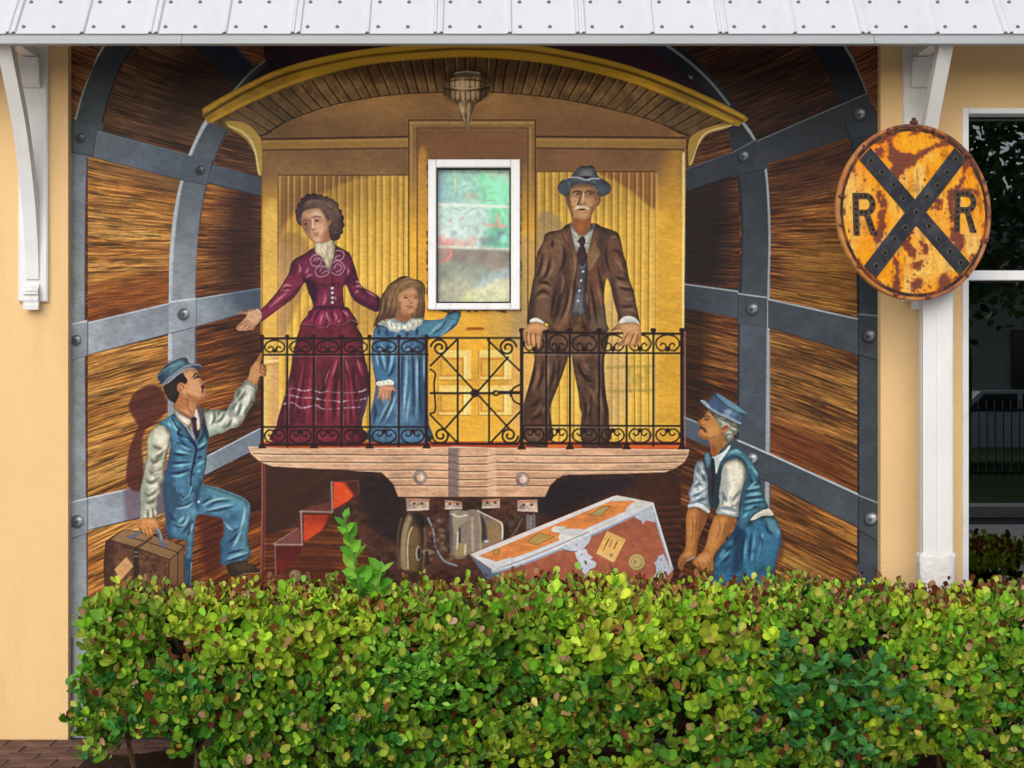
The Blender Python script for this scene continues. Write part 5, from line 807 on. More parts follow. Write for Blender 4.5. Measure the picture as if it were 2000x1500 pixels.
    # forearms
    CL(); pid('painted_stooping_porter/forearm'); S('175 670 240 655 320 680 355 720 345 800 310 870 280 950 260 1040 250 1110 230 1150 150 1190 110 1270 80 1250 70 1200 90 1130 130 1080 150 1000 150 880 150 760', 'ad6a34', n=4); F('180 700 250 680 250 860 220 1000 170 1050 170 860', 'c78446', .7, 12); MLn('200 720 220 860 200 1020|260 700 250 850 230 980|310 720 290 840 260 960', 3, '7a4420', .6, 3); F('280 680 350 720 300 860 260 1020 270 840', '7a4424', .6, 9); MLn('120 1180 150 1140 210 1130|90 1240 120 1180', 2, '5a2c18', .8, 1.5); F('130 1120 180 1075 210 1110 160 1150', 'c89058', .7, 6); F('160 1170 240 1130 250 1150 170 1190', 'a89890', .9, 3)
    CL(); pid('painted_stooping_porter/forearm'); S('425 750 470 720 560 735 640 760 625 820 560 920 500 1010 440 1090 415 1160 420 1240 400 1280 350 1240 300 1280 270 1250 215 1190 250 1140 310 1090 350 1000 370 900 400 820', 'bb763a', n=4); F('440 760 540 745 540 860 450 1000 390 1060 400 900', 'd0904e', .65, 12); MLn('470 760 480 880 420 1020|540 760 530 860 470 980|600 790 560 880', 2.6, '84481f', .6, 2.6); MLn('260 1180 290 1230|300 1150 330 1230|350 1130 380 1230', 2, '713c1e', .8, 1.4); F('560 760 640 770 600 860 500 1000 520 880', '90552a', .6, 8); F('240 1160 340 1110 380 1160 330 1200', 'd09a68', .6, 8)
    # head
    T(1320, 750, 6.818); CL()
    pid('painted_stooping_porter/face'); S('380 430 400 390 430 355 500 380 550 470 600 540 640 620 650 680 690 770 660 820 600 880 560 930 510 970 470 930 460 830 430 740 370 740 310 700 300 640 320 610 300 600 330 560 290 520 300 495 350 460', 'b87b40', n=4); mottle(.08, 6, 6, 85)
    F('440 380 500 400 530 480 460 460 400 440', 'cc9258', .6, 8); F('420 560 520 520 580 600 540 700 440 700', 'cf9250', .7, 11); F('460 760 560 720 640 680 600 860 510 960 470 900', '96602c', .7, 10); F('470 820 540 840 530 960 480 930', '8a3c2c', .6, 7); F('320 690 440 700 560 690 470 745 360 745', '8a5228', .6, 7); E(410, 470, 30, 16, '4a2a1c', .8, 3); Ln('370 440 410 425 450 440', 3, '5a3420', .8, 1.6); F('330 560 360 570 390 600 400 640 370 640 350 600 310 600', '2a1816', .95, 2.5); F('300 630 340 610 380 630 350 660 310 660', 'b8704c', .9, 3); Ln('300 500 340 540 360 545', 2, '7a4422', .7); E(325, 545, 12, 6, '6a341c', .7, 2); MLn('380 560 410 620 420 680|560 700 640 640', 2, '7a4826', .6, 2)
    CL(); pid('painted_stooping_porter/hair'); S('440 350 560 400 700 450 860 520 830 580 760 560 680 510 600 480 600 470 680 500 760 550 820 580 845 620 810 650 770 700 770 750 710 770 670 760 650 700 640 640 600 600 570 530', '8b8a76', n=4); mottle(.3, 5, 5, 86); MLn('560 480 620 500 680 520|600 520 650 560|700 560 760 590 800 620|660 660 720 640 760 660|680 720 720 690 760 720|720 600 780 600 820 620|590 500 640 530 700 545', 2.4, 'c8ccb4', .75, 1.8); MLn('580 520 640 550|690 600 740 620 790 660|660 700 700 670 740 680|650 740 700 740', 2.2, '3a3a34', .7, 1.8); CL()
    F('600 600 640 560 690 545 705 580 690 620 620 640', 'a8683a', 1, 1.5, own=1); Ln('620 600 660 570 690 580', 2.2, '6a3820', .8); Ln('610 630 660 625 695 600', 2.2, 'd09058', .7)
    pid('painted_stooping_porter/cap'); S('330 215 440 230 480 180 540 120 700 210 930 370 920 410 900 430 880 520 840 540 700 470 560 410 450 350 380 280', '4a6c8c', n=2); mottle(.18, 8, 8, 87); F('540 120 700 210 930 370 930 400 800 350 600 230', '5a8ea4', .95, 3, 2); F('440 235 540 170 640 260 620 400 480 310', '354c70', .75, 12); E(690, 385, 40, 30, 'c6cac0', .8, 10); Ln('335 220 440 310 560 385 700 450 860 525', 3.5, 'a0b4bc', .8, 1.8); Ln('545 180 680 290 900 420', 2.2, '26344c', .7, 1.6); Ln('560 330 700 400 880 480', 2.5, '2c4468', .6, 2); Ln('335 218 380 230 440 300', 3, 'b8c8cc', .7, 2); CL()

def paint_railing():
    T(); CL(); c = '2a1618'
    RA = pid('painted_railing'); RB = pid('painted_railing'); useid(RA)
    R = lambda s, w=5: Ln(s, w*.84, c, 1, 1.1, 0, own=1)
    def cscroll(x0, x1, y0, y1, up):
        # a flattened C ring with two small volutes
        cx, cy = (x0+x1)/2, (y0+y1)/2; rx, ry = (x1-x0)/2-5, (y1-y0)/2-2
        s = 1 if up else -1
        t = np.linspace(math.radians(55), math.radians(-235), 22)
        a = np.stack([cx+rx*np.cos(t), cy+s*ry*np.sin(t)], 1)
        Ln(a, 3.7, c, 1, 1.1, 2, own=1)
        for q in (-1, 1):
            e = [cx+q*rx*.57, cy+s*ry*.82, cx+q*rx*.22, cy+s*ry*.72, cx+q*rx*.16, cy+s*ry*.2, cx+q*rx*.42, cy-s*ry*.05, cx+q*rx*.62, cy+s*ry*.2]
            Ln(e, 3.4, c, 1, 1.1, 4, own=1)
        E(cx, cy+s*ry*.62, rx*.22, ry*.32, c, 1, 1.2, own=1)
    L = [512, 561, 613, 667, 722, 779, 833]; Rr = [1019, 1067, 1113, 1170, 1224, 1276, 1332]
    R('508 661 838 661', 6); R('508 693 836 692', 5); R('510 834 836 834', 5); R('508 869 838 868', 5.5)
    useid(RB); R('1017 649 1335 652', 6); R('1019 689 1334 690', 5); R('1020 831 1334 832', 5); R('1018 866 1336 867', 5.5)
    useid(RA)
    for i, x in enumerate(L):
        R([x, 656, x, 872], 8 if i in (0, 6) else 5.5); E(x, 657, 4.5, 4, c, 1, 1, own=1)
        if i in (0, 2, 4, 6): F([x-9, 876, x-4, 868, x+4, 868, x+9, 876], c, 1, 1.2, 0, own=1)
    useid(RB)
    for i, x in enumerate(Rr):
        R([x, 646, x, 870], 9 if i in (0, 6) else 5.5); E(x, 645, 6, 5, c, 1, 1, own=1)
        if i in (0, 2, 4, 6): F([x-9, 878, x-4, 868, x+4, 868, x+9, 878], c, 1, 1.2, 0, own=1)
    for a, y0, y1, z0, z1 in ((L, 663, 692, 835, 868), (Rr, 652, 690, 833, 867)):
        useid(RA if a is L else RB)
        for i in range(6): cscroll(a[i], a[i+1], y0, y1, True); cscroll(a[i], a[i+1], z0, z1, False)
    # thin pale edge light along the bars
    for x in L+Rr: Ln([x+3.6, 696, x+3.6, 830], 1.1, 'a88c86', .5, 1)
    for s in ('516 696 830 695', '1024 693 1328 694', '1024 834 1328 835'): Ln(s, 1.1, 'c0a89c', .35, 1)
    Ln('1338 648 1338 868', 2.4, '9c6c62', .8, 1.2)
    # gate
    pid('painted_gate'); T(650, 450, 2.857)
    for s in ('530 600 1055 600', '545 908 1045 908', '560 1190 1030 1192'): R(s, 5.5)
    for s in ('697 605 697 1190', '872 605 872 1190'): R(s, 5)
    for s in ('545 755 690 612', '865 612 1042 782', '600 690 990 1112', '978 708 622 1112', '545 1030 700 1190', '1042 1015 875 1190'): R(s, 5)
    for cx, cy, sx, sy in ((596, 655, -1, -1), (975, 655, 1, -1), (604, 1143, -1, 1), (985, 1143, 1, 1)):
        t = np.linspace(0, 1, 40); ang = np.radians(60+560*t); r = 50*(1-t)+12*t
        Ln(np.stack([cx+sx*r*np.cos(ang-.9), cy+sy*r*np.sin(ang-.9)], 1), 4.5, c, 1, 1.1, 0, own=1)
    E(793, 908, 26, 24, c, 1, 1.2, own=1); E(910, 908, 20, 18, c, 1, 1.2, own=1); E(912, 908, 9, 8, 'b98a3a', 1, 1.2); R('930 900 1040 902', 5); R('990 890 990 925', 3)
    Ln('1045 860 1010 880 995 910 1010 950 1045 972', 4, c, 1, 1.1, own=1); Ln('545 775 572 800 565 860 572 1000 545 1022', 4, c, 1, 1.1, own=1)
    Ln('535 1150 550 1185 575 1192', 4, c, 1, 1.1, own=1); Ln('1050 1150 1035 1185 1010 1192', 4, c, 1, 1.1, own=1)
    T()

def paint_people():
    ST['rim'] = .75; paint_woman(); paint_girl(); paint_man(); paint_railing(); paint_man_hands(); paint_porter_left(); paint_porter_right(); ST['rim'] = 0

def paint_finish():
    """overall brush texture, fading and the faint signature scratch at the lower right"""
    T(); CL(); pid('painted_signature'); Ln('1704 1108 1709 1118 1713 1106', 1.5, '20242c', .9, 1); Ln('1719 1104 1717 1120', 1.5, '20242c', .9, 1)
    Y, X = np.mgrid[0:MH, 0:MW]; X = X/MK; Y = Y/MK
    n = 1+.12*(vnoise((X+Y*.4)/9, (Y-X*.3)/2.6, 91)-.5)+.10*(vnoise(X/2.2, Y/2.0, 92)-.5)+.10*(vnoise(X/70, Y/60, 93)-.5)
    g = (CAN*np.array([.3, .55, .15], np.float32)).sum(2, keepdims=True)
    up = np.clip((X+MX0-560)/60, 0, 1)*np.clip((1330-X-MX0)/60, 0, 1)      # the tunnel's dark upper corners, left and right of the car
    n *= 1-.22*np.clip((330-(Y+MY0))/150, 0, 1)*(1-up)
    C = g+(CAN-g)*.92
    C = C+(C-118)*.07                                            # a little more contrast, then crisp brush edges
    m_ = C.mean(2, keepdims=True); C = np.where(C[..., 2:] > C[..., :1], m_+(C-m_)*.80, C)
    B = np.stack([blur(C[..., k], 2) for k in range(3)], 2)
    C = C+np.clip((C-B)*.5, -36, 36)
    CAN[:] = np.clip(C*n[..., None], 4, 255)

def paint_pane():
    """the abstract picture seen behind the small window's glass"""
    T(820, 300, 4.686); CL(); useid(0); ST['rim'] = 0
    F('120 120 860 120 860 1380 120 1380', 'a9bfae', 1, 1, 0); CL('120 120 860 120 860 1380 120 1380', 0)
    F('120 120 330 120 330 440 120 440', '6f95a4', .9, 16); F('250 130 560 130 560 460 250 460', '86b8a8', .8, 20); F('540 160 860 200 860 880 620 880 560 500', '74c79c', .95, 16); F('600 120 860 120 860 240 640 200', 'a9b0a0', .8, 14); F('690 260 860 240 860 460 640 440', '7ee0a8', .6, 16)
    F('160 480 600 480 580 840 160 840', 'b7cbc6', .9, 14); F('180 640 420 600 420 780 220 780', 'c4d4d2', .7, 12); F('120 740 360 790 500 760 480 850 120 850', 'd99a90', .7, 10); F('120 770 300 790 280 850 120 850', 'd8786e', .5, 9)
    F('600 690 800 690 800 860 600 860', '4f9f8a', .6, 9)
    for x, y, c in ((740, 740, '55697c'), (635, 790, '6a7a80'), (575, 800, '6a7478'), (770, 780, '7fd0c0'), (690, 800, '5a8a88'), (300, 730, '8fa4a4'), (250, 740, 'd6e0de'), (540, 830, 'a8c0c0')): E(x, y, 34, 36, c, .75, 4)
    for i in range(120):
        x, y = prng.uniform(160, 820), prng.uniform(140, 840); a = prng.uniform(-.6, .6)+(1.2 if x > 560 else 0); L_ = prng.uniform(15, 60)
        Ln([x, y, x+L_*math.cos(a), y+L_*math.sin(a)], prng.uniform(.7, 2.2), ['5d8f86', 'c6dccc', '6f8fa0', '8ad8b0', '9ab4b4', 'd4e2da'][i % 6], .5, 1.3, tp=1)
    for s in ('170 350 260 330 340 370', '330 430 350 340 440 290 540 310 600 400', '380 400 440 340 540 340', '320 150 310 300 330 360', '170 380 240 420 330 430'): Ln(s, 2.2, '6a94b0', .6, 2)
    Ln('315 150 320 340', 3, 'd8c98a', .8, 2); E(470, 385, 60, 30, 'b09a84', .6, 5); MLn('580 430 640 430 720 440|380 540 340 510 250 490|390 560 480 510 560 490', 2, '5f7080', .7, 1.6)
    F('150 450 830 475 830 500 150 476', 'd6e2d4', .95, 2, 0); MLn('150 470 450 482|500 484 830 492', 1.6, 'f2f4ea', .8, 1.2)
    F('580 640 690 640 700 560 725 560 740 640 790 650 780 680 640 670', 'd89080', .8, 3); MLn('300 580 260 640|410 575 370 605', 3.5, 'e08c84', .8, 2)
    F('120 840 860 868 860 890 120 866', 'dde4dc', .95, 2, 0); E(465, 860, 10, 8, 'f0f4f0', .9, 2)
    F('120 868 860 892 860 1380 120 1380', '8a8c80', 1, 2, 0); F('300 880 840 892 840 1000 620 1030 330 1020', '75635c', .85, 12); F('160 870 300 870 270 960 170 1010', 'a06a60', .7, 8); Ln('290 875 270 950 180 1010', 5, 'e0685c', .85, 3); F('160 1010 640 1030 600 1130 380 1180 160 1200', '7d8578', .8, 14); E(215, 1100, 40, 36, '6a726c', .7, 6)
    F('640 1020 840 990 840 1080 700 1090', '9a7460', .6, 12); F('520 1180 640 1100 840 1040 840 1180 600 1260 520 1240', '93a6b0', .8, 14); F('160 1200 460 1140 420 1380 160 1380', 'a69f88', .9, 16); F('400 1320 560 1220 840 1150 840 1380 400 1380', 'd3cda6', .95, 14); F('400 1290 520 1240 480 1380 400 1380', 'd8d68e', .6, 12); F('650 1160 840 1160 840 1260 680 1250', 'dcd3b0', .6, 10)
    F('120 120 860 120 860 1380 120 1380', 'dce4e0', .10, 1, 0); mottle(.16, 6, 6, 95); mottle(.12, 20, 20, 96)
    Ln('130 125 840 125', 2, '1a1a1a', .0); T(); CL()

def paint_sign():
    """rust and enamel of the round sign, in photo coordinates of its face"""
    T(1600, 220, 3.75); CL(); ST['rim'] = 0
    F('0 0 1500 0 1500 1500 0 1500', 'f2a01a', 1, 1, 0)
    tex0 = ST['clip']; CL('50 50 1400 50 1400 1400 50 1400', 0)
    def base(c, X, Y):
        a = vnoise(X/26, Y/44, 3)[..., None]; b = vnoise(X/5, Y/34, 7)[..., None]; d = vnoise(X/60, Y/60, 9)[..., None]
        o = col('f79a12')+(col('f2bb62')-col('f79a12'))*np.clip((a-.45)*2.6, 0, 1)+(col('ef8410')-col('f79a12'))*np.clip((d-.5)*2, 0, 1)
        return o*(1-.22*np.clip((b-.62)*4, 0, 1))
    tex(base)
    F('170 560 330 520 420 640 330 900 220 960 160 760', 'f0c070', .55, 30); F('700 960 960 960 900 1240 700 1240', 'f3bd60', .6, 30); F('760 780 960 640 1180 760 1160 980 940 900', 'f1b458', .5, 30); F('600 130 860 130 880 240 640 300', 'fba418', .7, 14); F('540 380 660 360 660 560 560 520', 'e9b266', .7, 14)
    for i in range(260):                                          # orange runs
        x = prng.uniform(170, 1230); y = prng.uniform(150, 1250); L_ = prng.uniform(15, 110)
        Ln([x, y, x+prng.uniform(-3, 3), y+L_], prng.uniform(.5, 2.0), ['d8660e', 'b8480c', 'e0801a', '8a3a18'][i % 4], prng.uniform(.15, .55), 1.4, tp=2)
    P_ = ('545 160 560 230 600 290 650 290 720 300 780 270 830 250 900 222 960 200 1000 212 940 245 880 255 820 290 760 330 720 360 700 395 650 405 620 450 575 500 545 480 525 440 540 380 515 320 530 250 500 190',
          '380 250 440 190 520 150 600 130 560 180 500 200 480 230 420 240', '660 100 760 98 860 118 960 165 1060 240 1010 250 950 200 880 180 850 190 835 150 800 155 760 145 720 165 690 140',
          '440 570 490 640 500 700 480 760 490 830 470 860 450 930 410 950 400 900 440 820 430 760 455 700 425 640', '620 870 660 850 680 880 650 950 705 1020 690 1055 640 1040 612 990 600 920',
          '655 1110 690 1105 740 1085 745 1130 705 1150 690 1140 670 1130', '515 1030 560 1080 582 1150 562 1220 575 1300 525 1300 530 1220 550 1150 532 1080', '655 1245 700 1215 745 1230 735 1265 700 1290 680 1320 660 1285',
          '1060 350 1110 335 1130 380 1085 440 1072 520 1035 570 1000 560 1040 500 1072 430', '955 580 1050 570 1005 620 985 700 1000 780 960 800 950 690', '955 850 1035 880 1060 960 1010 1000 985 990 970 930', '880 1200 930 1205 945 1280 885 1340 850 1320',
          '1100 1050 1190 1050 1190 1120 1110 1130', '430 280 480 262 490 300 455 335 425 310', '745 940 770 960 790 1000 770 1040 750 1010', '200 930 220 940 210 1000 190 960', '230 380 280 380 270 430 240 430', '1020 600 1060 560 1180 580 1170 600', '860 640 900 660 880 720 840 700', '960 1000 1050 960 1040 1010 1000 1030', '300 1150 400 1220 520 1310 620 1350 520 1350 380 1270')
    for k, s_ in enumerate(P_):
        p = smooth(np.array(s_.split(), float).reshape(-1, 2), True, 6); q = p+np.stack([30*vnoise(p[:, 0]/8, p[:, 1]/8, 21+k)-15, 30*vnoise(p[:, 0]/8, p[:, 1]/8, 51+k)-15], 1)
        F(q, 'c25a14', .75, 7, 0); F(q, '6e3a2e', .92, 1.4, 0)
        for j in range(14): z = q[prng.randint(len(q))]; E(z[0]+prng.normal(0, 16), z[1]+prng.normal(0, 16), prng.uniform(2, 12), prng.uniform(2, 14), ['6e3a2e', '5c3026', '86482c', 'd8861c'][j % 4], .8, 1.3)
        c = q.mean(0)
        for j in range(9): z = q[prng.randint(len(q))]; Ln([z[0], z[1], z[0]+prng.uniform(-3, 3), z[1]+prng.uniform(20, 80)], prng.uniform(.8, 2), 'a84c14', .55, 1.4, tp=2)
    for i in range(170):
        x = prng.uniform(150, 1240); y = prng.uniform(110, 1330); r_ = abs(prng.normal(0, 3.4))+1.2; E(x, y, r_*prng.uniform(.7, 1.4), r_*prng.uniform(.8, 2.2), ['5a2e26', '7a4030', '4a2c1c', '8a4a20'][i % 4], .85, 1.1)
    t = np.linspace(0, 2*math.pi, 90)
    for i in range(70):                                           # rusted edge
        a = prng.uniform(0, 6.28); E(700+(540+prng.uniform(-20, 14))*math.cos(a), 732+(625+prng.uniform(-24, 14))*math.sin(a), prng.uniform(8, 34), prng.uniform(8, 26), ['6e3a2e', '5a3028', '8a4a30'][i % 3], .85, 3)
    tex(lambda c, X, Y: c*(1+.20*(vnoise(X/4, Y/4, 61)-.5)+.14*(vnoise(X/1.6, Y/1.6, 62)-.5))[..., None]); T(); CL()

# ================================================================ the setting: ground
def sheet(name, x0, x1, y0, y1, z, m, kind='structure'):
    b = MB(); b.v = [(x0, y0, z), (x1, y0, z), (x1, y1, z), (x0, y1, z)]; b.f = [(0, 1, 2, 3)]
    return tag(b.build(name, m), kind=kind)
sheet('ground', -150, 150, -150, 60, -.012, M['asphalt'])
sheet('bounce_forecourt', -40, 60, -9.0, -1.75, -.004, M['concrete'])  # unseen pale ground, added to bounce light up under the awning
walk = sheet('paved_walk', -12, 12, -1.75, -.045, -.006, M['joint'])
bed = MB(); rb = random.Random(3)
n = 40; xs = [-1.62+i*(5.6)/n for i in range(n+1)]
for i, x in enumerate(xs): bed.v += [(x, -1.12+rb.uniform(-.04, .04), -.004), (x, -1.02, .03+rb.uniform(0, .02)), (x, -.45, .035+rb.uniform(0, .02)), (x, -.34+rb.uniform(-.03, .03), -.004)]
for i in range(n):
    for k in range(3): bed.f.append((i*4+k, (i+1)*4+k, (i+1)*4+k+1, i*4+k+1))
tag(bed.build('planting_bed', M['soil'], smooth=True), kind='structure')
# brick pavers that can be told apart, laid in running bond
pv = MB().bevbox(-.098, .098, 0, .05, -.048, .048, .004); pm = pv.mesh('brick', M['paver'])
for v in pm.vertices: x, y, z = v.co; v.co = (x, z, -y)
pm.update(); cnt = 0
for j in range(22):
    for i in range(-3, 22):
        x = -3.0+i*.203+(.1015 if j % 2 else 0); y = -.11-j*.101
        if -2.75 < x < -1.68+(.9 if y < -1.2 else .0) or (-1.68 <= x < -1.0 and y > -.36) or (-1.7 < x < -.2 and y < -1.15):
            if cnt < 300: inst('brick', pm, walk, (x, y, rb.uniform(-.0035, .0005)), (rb.uniform(-.006, .006), rb.uniform(-.006, .006), rb.uniform(-.01, .01))); cnt += 1

# ================================================================ the building: walls round the recessed mural
WY = -.045                                        # face of the walls; the mural lies at y = 0
XL, XR = P(133, 0, WY).x, P(1720, 0, WY).x
WX0, WZ0, WZ1 = P(1880, 0, WY).x, .55, P(0, 213, WY).z
bld = tag(empty('building', (0, .1, 0)), 'peach stucco building wall around the train mural and dark window', 'building')
def part(name, m, parent, *boxes, smooth=False):
    b = MB(); pl = parent.location if parent.type == 'EMPTY' else Vector((0, 0, 0))
    for q in boxes: b.box(q[0]-pl.x, q[1]-pl.x, q[2]-pl.y, q[3]-pl.y, q[4]-pl.z, q[5]-pl.z)
    return b.build(name, m, parent, smooth)
part('wall_section', M['peach'], bld, (-8, XL, WY, .35, -.1, 4.2))
part('wall_section', M['peach'], bld, (XR, WX0, WY, .35, -.1, 4.2))
part('wall_section', M['peach'], bld, (WX0, 4.6, WY, .2, -.1, WZ0))
part('wall_section', M['peach'], bld, (WX0, 4.6, WY, .2, WZ1, 4.2))
part('wall_section', M['peach'], bld, (4.6, 9, WY, .35, -.1, 4.2))
part('wall_section', M['peach'], bld, (XL, XR, WY, .35, 3.36, 4.2))
part('backing_wall', M['peach'], bld, (XL, XR, .03, .35, -.1, 3.36))
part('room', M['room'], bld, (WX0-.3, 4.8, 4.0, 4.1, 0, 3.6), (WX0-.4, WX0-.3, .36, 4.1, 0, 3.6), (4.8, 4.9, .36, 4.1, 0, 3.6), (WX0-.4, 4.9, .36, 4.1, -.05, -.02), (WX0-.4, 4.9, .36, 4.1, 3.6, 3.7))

# ================================================================ the mural
paint_background(); paint_car(); paint_under(); paint_people(); paint_finish(); paint_pane()
def srgb2lin(c): c = np.clip(c, 0, 1); return np.where(c <= .04045, c/12.92, ((c+.055)/1.055)**2.4)
ALB = srgb2lin(CAN/255.0)
# the paint's own colours: what the photo shows divided by the light that falls on each height of the wall
EROW = np.interp(np.arange(MH)/MK+MY0, LIGHT_PY, LIGHT_E).astype(np.float32)
ALB = ALB/EROW[:, None, None]/np.array(LIGHT_TINT, np.float32)
ALB = np.clip(ALB*np.minimum(1, .86/np.maximum(ALB.max(2, keepdims=True), 1e-4)), .004, .86).astype(np.float32)
PW = (slice(int((326-MY0)*MK), int((594-MY0)*MK)), slice(int((850-MX0)*MK), int((1000-MX0)*MK)))
ALB[PW] = np.clip(ALB[PW]*PANE_GAIN, 0, .9)
def paint_mesh(name, cells, y, parent, mt, label=None):
    """one mesh from a set of grid cells (row, col) of the mural; 2 paint samples per cell"""
    r, c = cells
    vid = np.stack([r*GW+c, r*GW+c+1, (r+1)*GW+c+1, (r+1)*GW+c], 1)
    u, inv = np.unique(vid, return_inverse=True); inv = inv.reshape(vid.shape)
    vr, vc = u//GW, u % GW
    px = MX0+(vc*2+1)/MK; py = MY0+(vr*2+1)/MK
    k = (y-CAM_Y)/FPX
    co = np.stack([(px-PX0)*k, np.full(len(u), y), CAM_Z+(PY0-py)*k], 1).astype(np.float32)
    if parent is not None: co -= np.array(parent_origin(parent), np.float32)
    me = bpy.data.meshes.new(name); me.vertices.add(len(u)); me.vertices.foreach_set('co', co.ravel())
    nq = len(r); me.loops.add(nq*4); me.loops.foreach_set('vertex_index', inv[:, ::-1].astype(np.int32).ravel())
    me.polygons.add(nq); me.polygons.foreach_set('loop_start', np.arange(0, nq*4, 4, dtype=np.int32)); me.polygons.foreach_set('loop_total', np.full(nq, 4, np.int32))
    i, j = vr*2, vc*2
    colr = (ALB[i, j]+ALB[i+1, j]+ALB[i, j+1]+ALB[i+1, j+1])/4
    at = me.attributes.new('paint', 'FLOAT_COLOR', 'POINT'); at.data.foreach_set('color', np.concatenate([colr, np.ones((len(u), 1), np.float32)], 1).ravel())
    me.materials.append(mt); me.update(calc_edges=True)
    o = bpy.data.objects.new(name, me); COLL.objects.link(o); o.parent = parent
    if label: o['label'] = label
    return o
def parent_origin(o):
    v = Vector((0, 0, 0))
    while o is not None: v += o.location; o = o.parent
    return v
GW, GH = MW//2, MH//2
mural = tag(empty('mural', (0, 0, 0)), 'large painted mural of a yellow train car with passengers and two porters', 'mural')
rr, cc = np.mgrid[0:GH-1, 0:GW-1]
cpx = MX0+(cc*2+2)/MK; cpy = MY0+(rr*2+2)/MK
cid = IDM[np.clip(rr*2+2, 0, MH-1), np.clip(cc*2+2, 0, MW-1)]
hole = (cpx > 838) & (cpx < 1013) & (cpy > 313) & (cpy < 602)
ok = (cpx > 136) & (cpx < 1724) & ~hole
PLAB = {'painted_woman': 'painted woman in a wine red dress with outstretched arm', 'painted_girl': 'painted girl in a blue dress with lace collar', 'painted_man': 'painted man in brown suit and grey hat',
        'painted_porter': 'painted porter in blue cap and vest carrying a suitcase', 'painted_stooping_porter': 'painted grey haired porter stooping beside the trunk', 'painted_trunk': 'painted tilted brown trunk with metal corners',
        'painted_suitcase': 'painted brown suitcase with pale tag', 'painted_railing': 'painted black iron railing with scrolls', 'painted_gate': 'painted black iron gate with crossed bars', 'painted_steps': 'painted red steps below the platform',
        'painted_lantern': 'painted carved pendant lamp under the eave', 'painted_train_car': 'painted yellow railway carriage end with door'}
made = {}
order = sorted(range(1, len(PIDS)), key=lambda i: PIDS[i].count('/'))
for i in order:
    path = PIDS[i]; sel = np.where((cid == i) & ok)
    if len(sel[0]) == 0: continue
    top, _, sub = path.partition('/')
    if sub and top not in made: made[top] = empty(top, (0, 0, 0), parent=mural)
    o = paint_mesh(sub or top, sel, 0.0, made[top] if sub else mural, M['mural'], None if sub else PLAB.get(path))
    if not sub and path not in made: made[path] = o
# hidden strips above and below the detailed grid carry the same paint on to the soffit and the ground
for nm, r0, za, zb in (('painted_upper_strip', 0, CAM_Z+(PY0-MY0-.8)*6/FPX, 3.36), ('painted_lower_strip', GH-1, -.01, CAM_Z+(PY0-(MY0+((GH-1)*2+1)/MK))*6/FPX)):
    c = np.arange(4, GW-6, 6); X = (MX0+(c*2+1)/MK-PX0)*6/FPX; nv = len(c)
    me = bpy.data.meshes.new(nm); me.from_pydata([(x, 0, za) for x in X]+[(x, 0, zb) for x in X], [], [(k, k+1, nv+k+1, nv+k) for k in range(nv-1)])
    colr = ALB[min(r0*2, MH-2), c*2]; at = me.attributes.new('paint', 'FLOAT_COLOR', 'POINT'); at.data.foreach_set('color', np.concatenate([np.vstack([colr, colr]), np.ones((2*nv, 1), np.float32)], 1).ravel())
    me.materials.append(M['mural']); o = bpy.data.objects.new(nm, me); COLL.objects.link(o); o.parent = mural

# ================================================================ the small window set into the mural
win = tag(empty('small_window', P(925, 605, 0)), 'white framed window with colourful abstract pane between woman and man in mural', 'window')
def pbox(px0, px1, py0, py1, y0, y1):
    a = P(px0, py0, y0); b = P(px1, py1, y0); return (a.x, b.x, y0, y1, b.z, a.z)
def frame_piece(name, q, parent, m, e=.004):
    l = parent_origin(parent); b = MB().bevbox(q[0]-l.x, q[1]-l.x, q[2]-l.y, q[3]-l.y, q[4]-l.z, q[5]-l.z, e); return b.build(name, m, parent)
fy = -.02
for nm, q in (('frame_jamb', (836, 852, 311, 605)), ('frame_jamb', (998, 1016, 311, 605)), ('frame_head', (852.4, 997.6, 311, 327)), ('frame_sill', (852.4, 997.6, 592, 605))):
    frame_piece(nm, pbox(*q, fy, .028), win, M['vinyl'])
for q in ((852.2, 854.8, 327.2, 591.8), (995, 997.4, 327.2, 591.8), (855, 994.8, 327.2, 330.2), (855, 994.8, 589, 591.8)):
    l = parent_origin(win); b = pbox(*q, -.012, .026); MB().box(b[0]-l.x, b[1]-l.x, b[2]-l.y, b[3]-l.y, b[4]-l.z, b[5]-l.z).build('gasket', M['gasket'], win)
selp = np.where((cpx > 851) & (cpx < 999) & (cpy > 326) & (cpy < 593))
paint_mesh('pane_picture', selp, .018, win, M['mural'])
l = parent_origin(win); b = pbox(853, 997, 328, 591.5, .002, .006); MB().box(b[0]-l.x, b[1]-l.x, b[2]-l.y, b[3]-l.y, b[4]-l.z, b[5]-l.z).build('glass_pane', M['glass'], win)
# a torn lip of old brown paint round the frame
chip = MB(); rc = random.Random(9)
for side in range(4):
    n_ = 46 if side < 2 else 26
    for k in range(n_):
        t0, t1 = k/n_, (k+1)/n_; w = rc.choice((.5, 1, 1.5, 2.5, 3.5)) if rc.random() < .75 else .3
        if side == 2: w *= .5
        if side == 0: q = (836-w, 836.5, 308+t0*299, 308+t1*299)
        elif side == 1: q = (1015.5, 1016+w*.8, 308+t0*299, 308+t1*299)
        elif side == 2: q = (836+t0*180, 836+t1*180, 311-w, 311.5)
        else: q = (836+t0*180, 836+t1*180, 604.5, 605+w*1.6)
        a = pbox(*q, -.004-.003*rc.random(), .002); chip.box(a[0]-l.x, a[1]-l.x, a[2]-l.y, a[3]-l.y, a[4]-l.z, a[5]-l.z)
chip.build('flaked_paint_edge', M['chip'], win)

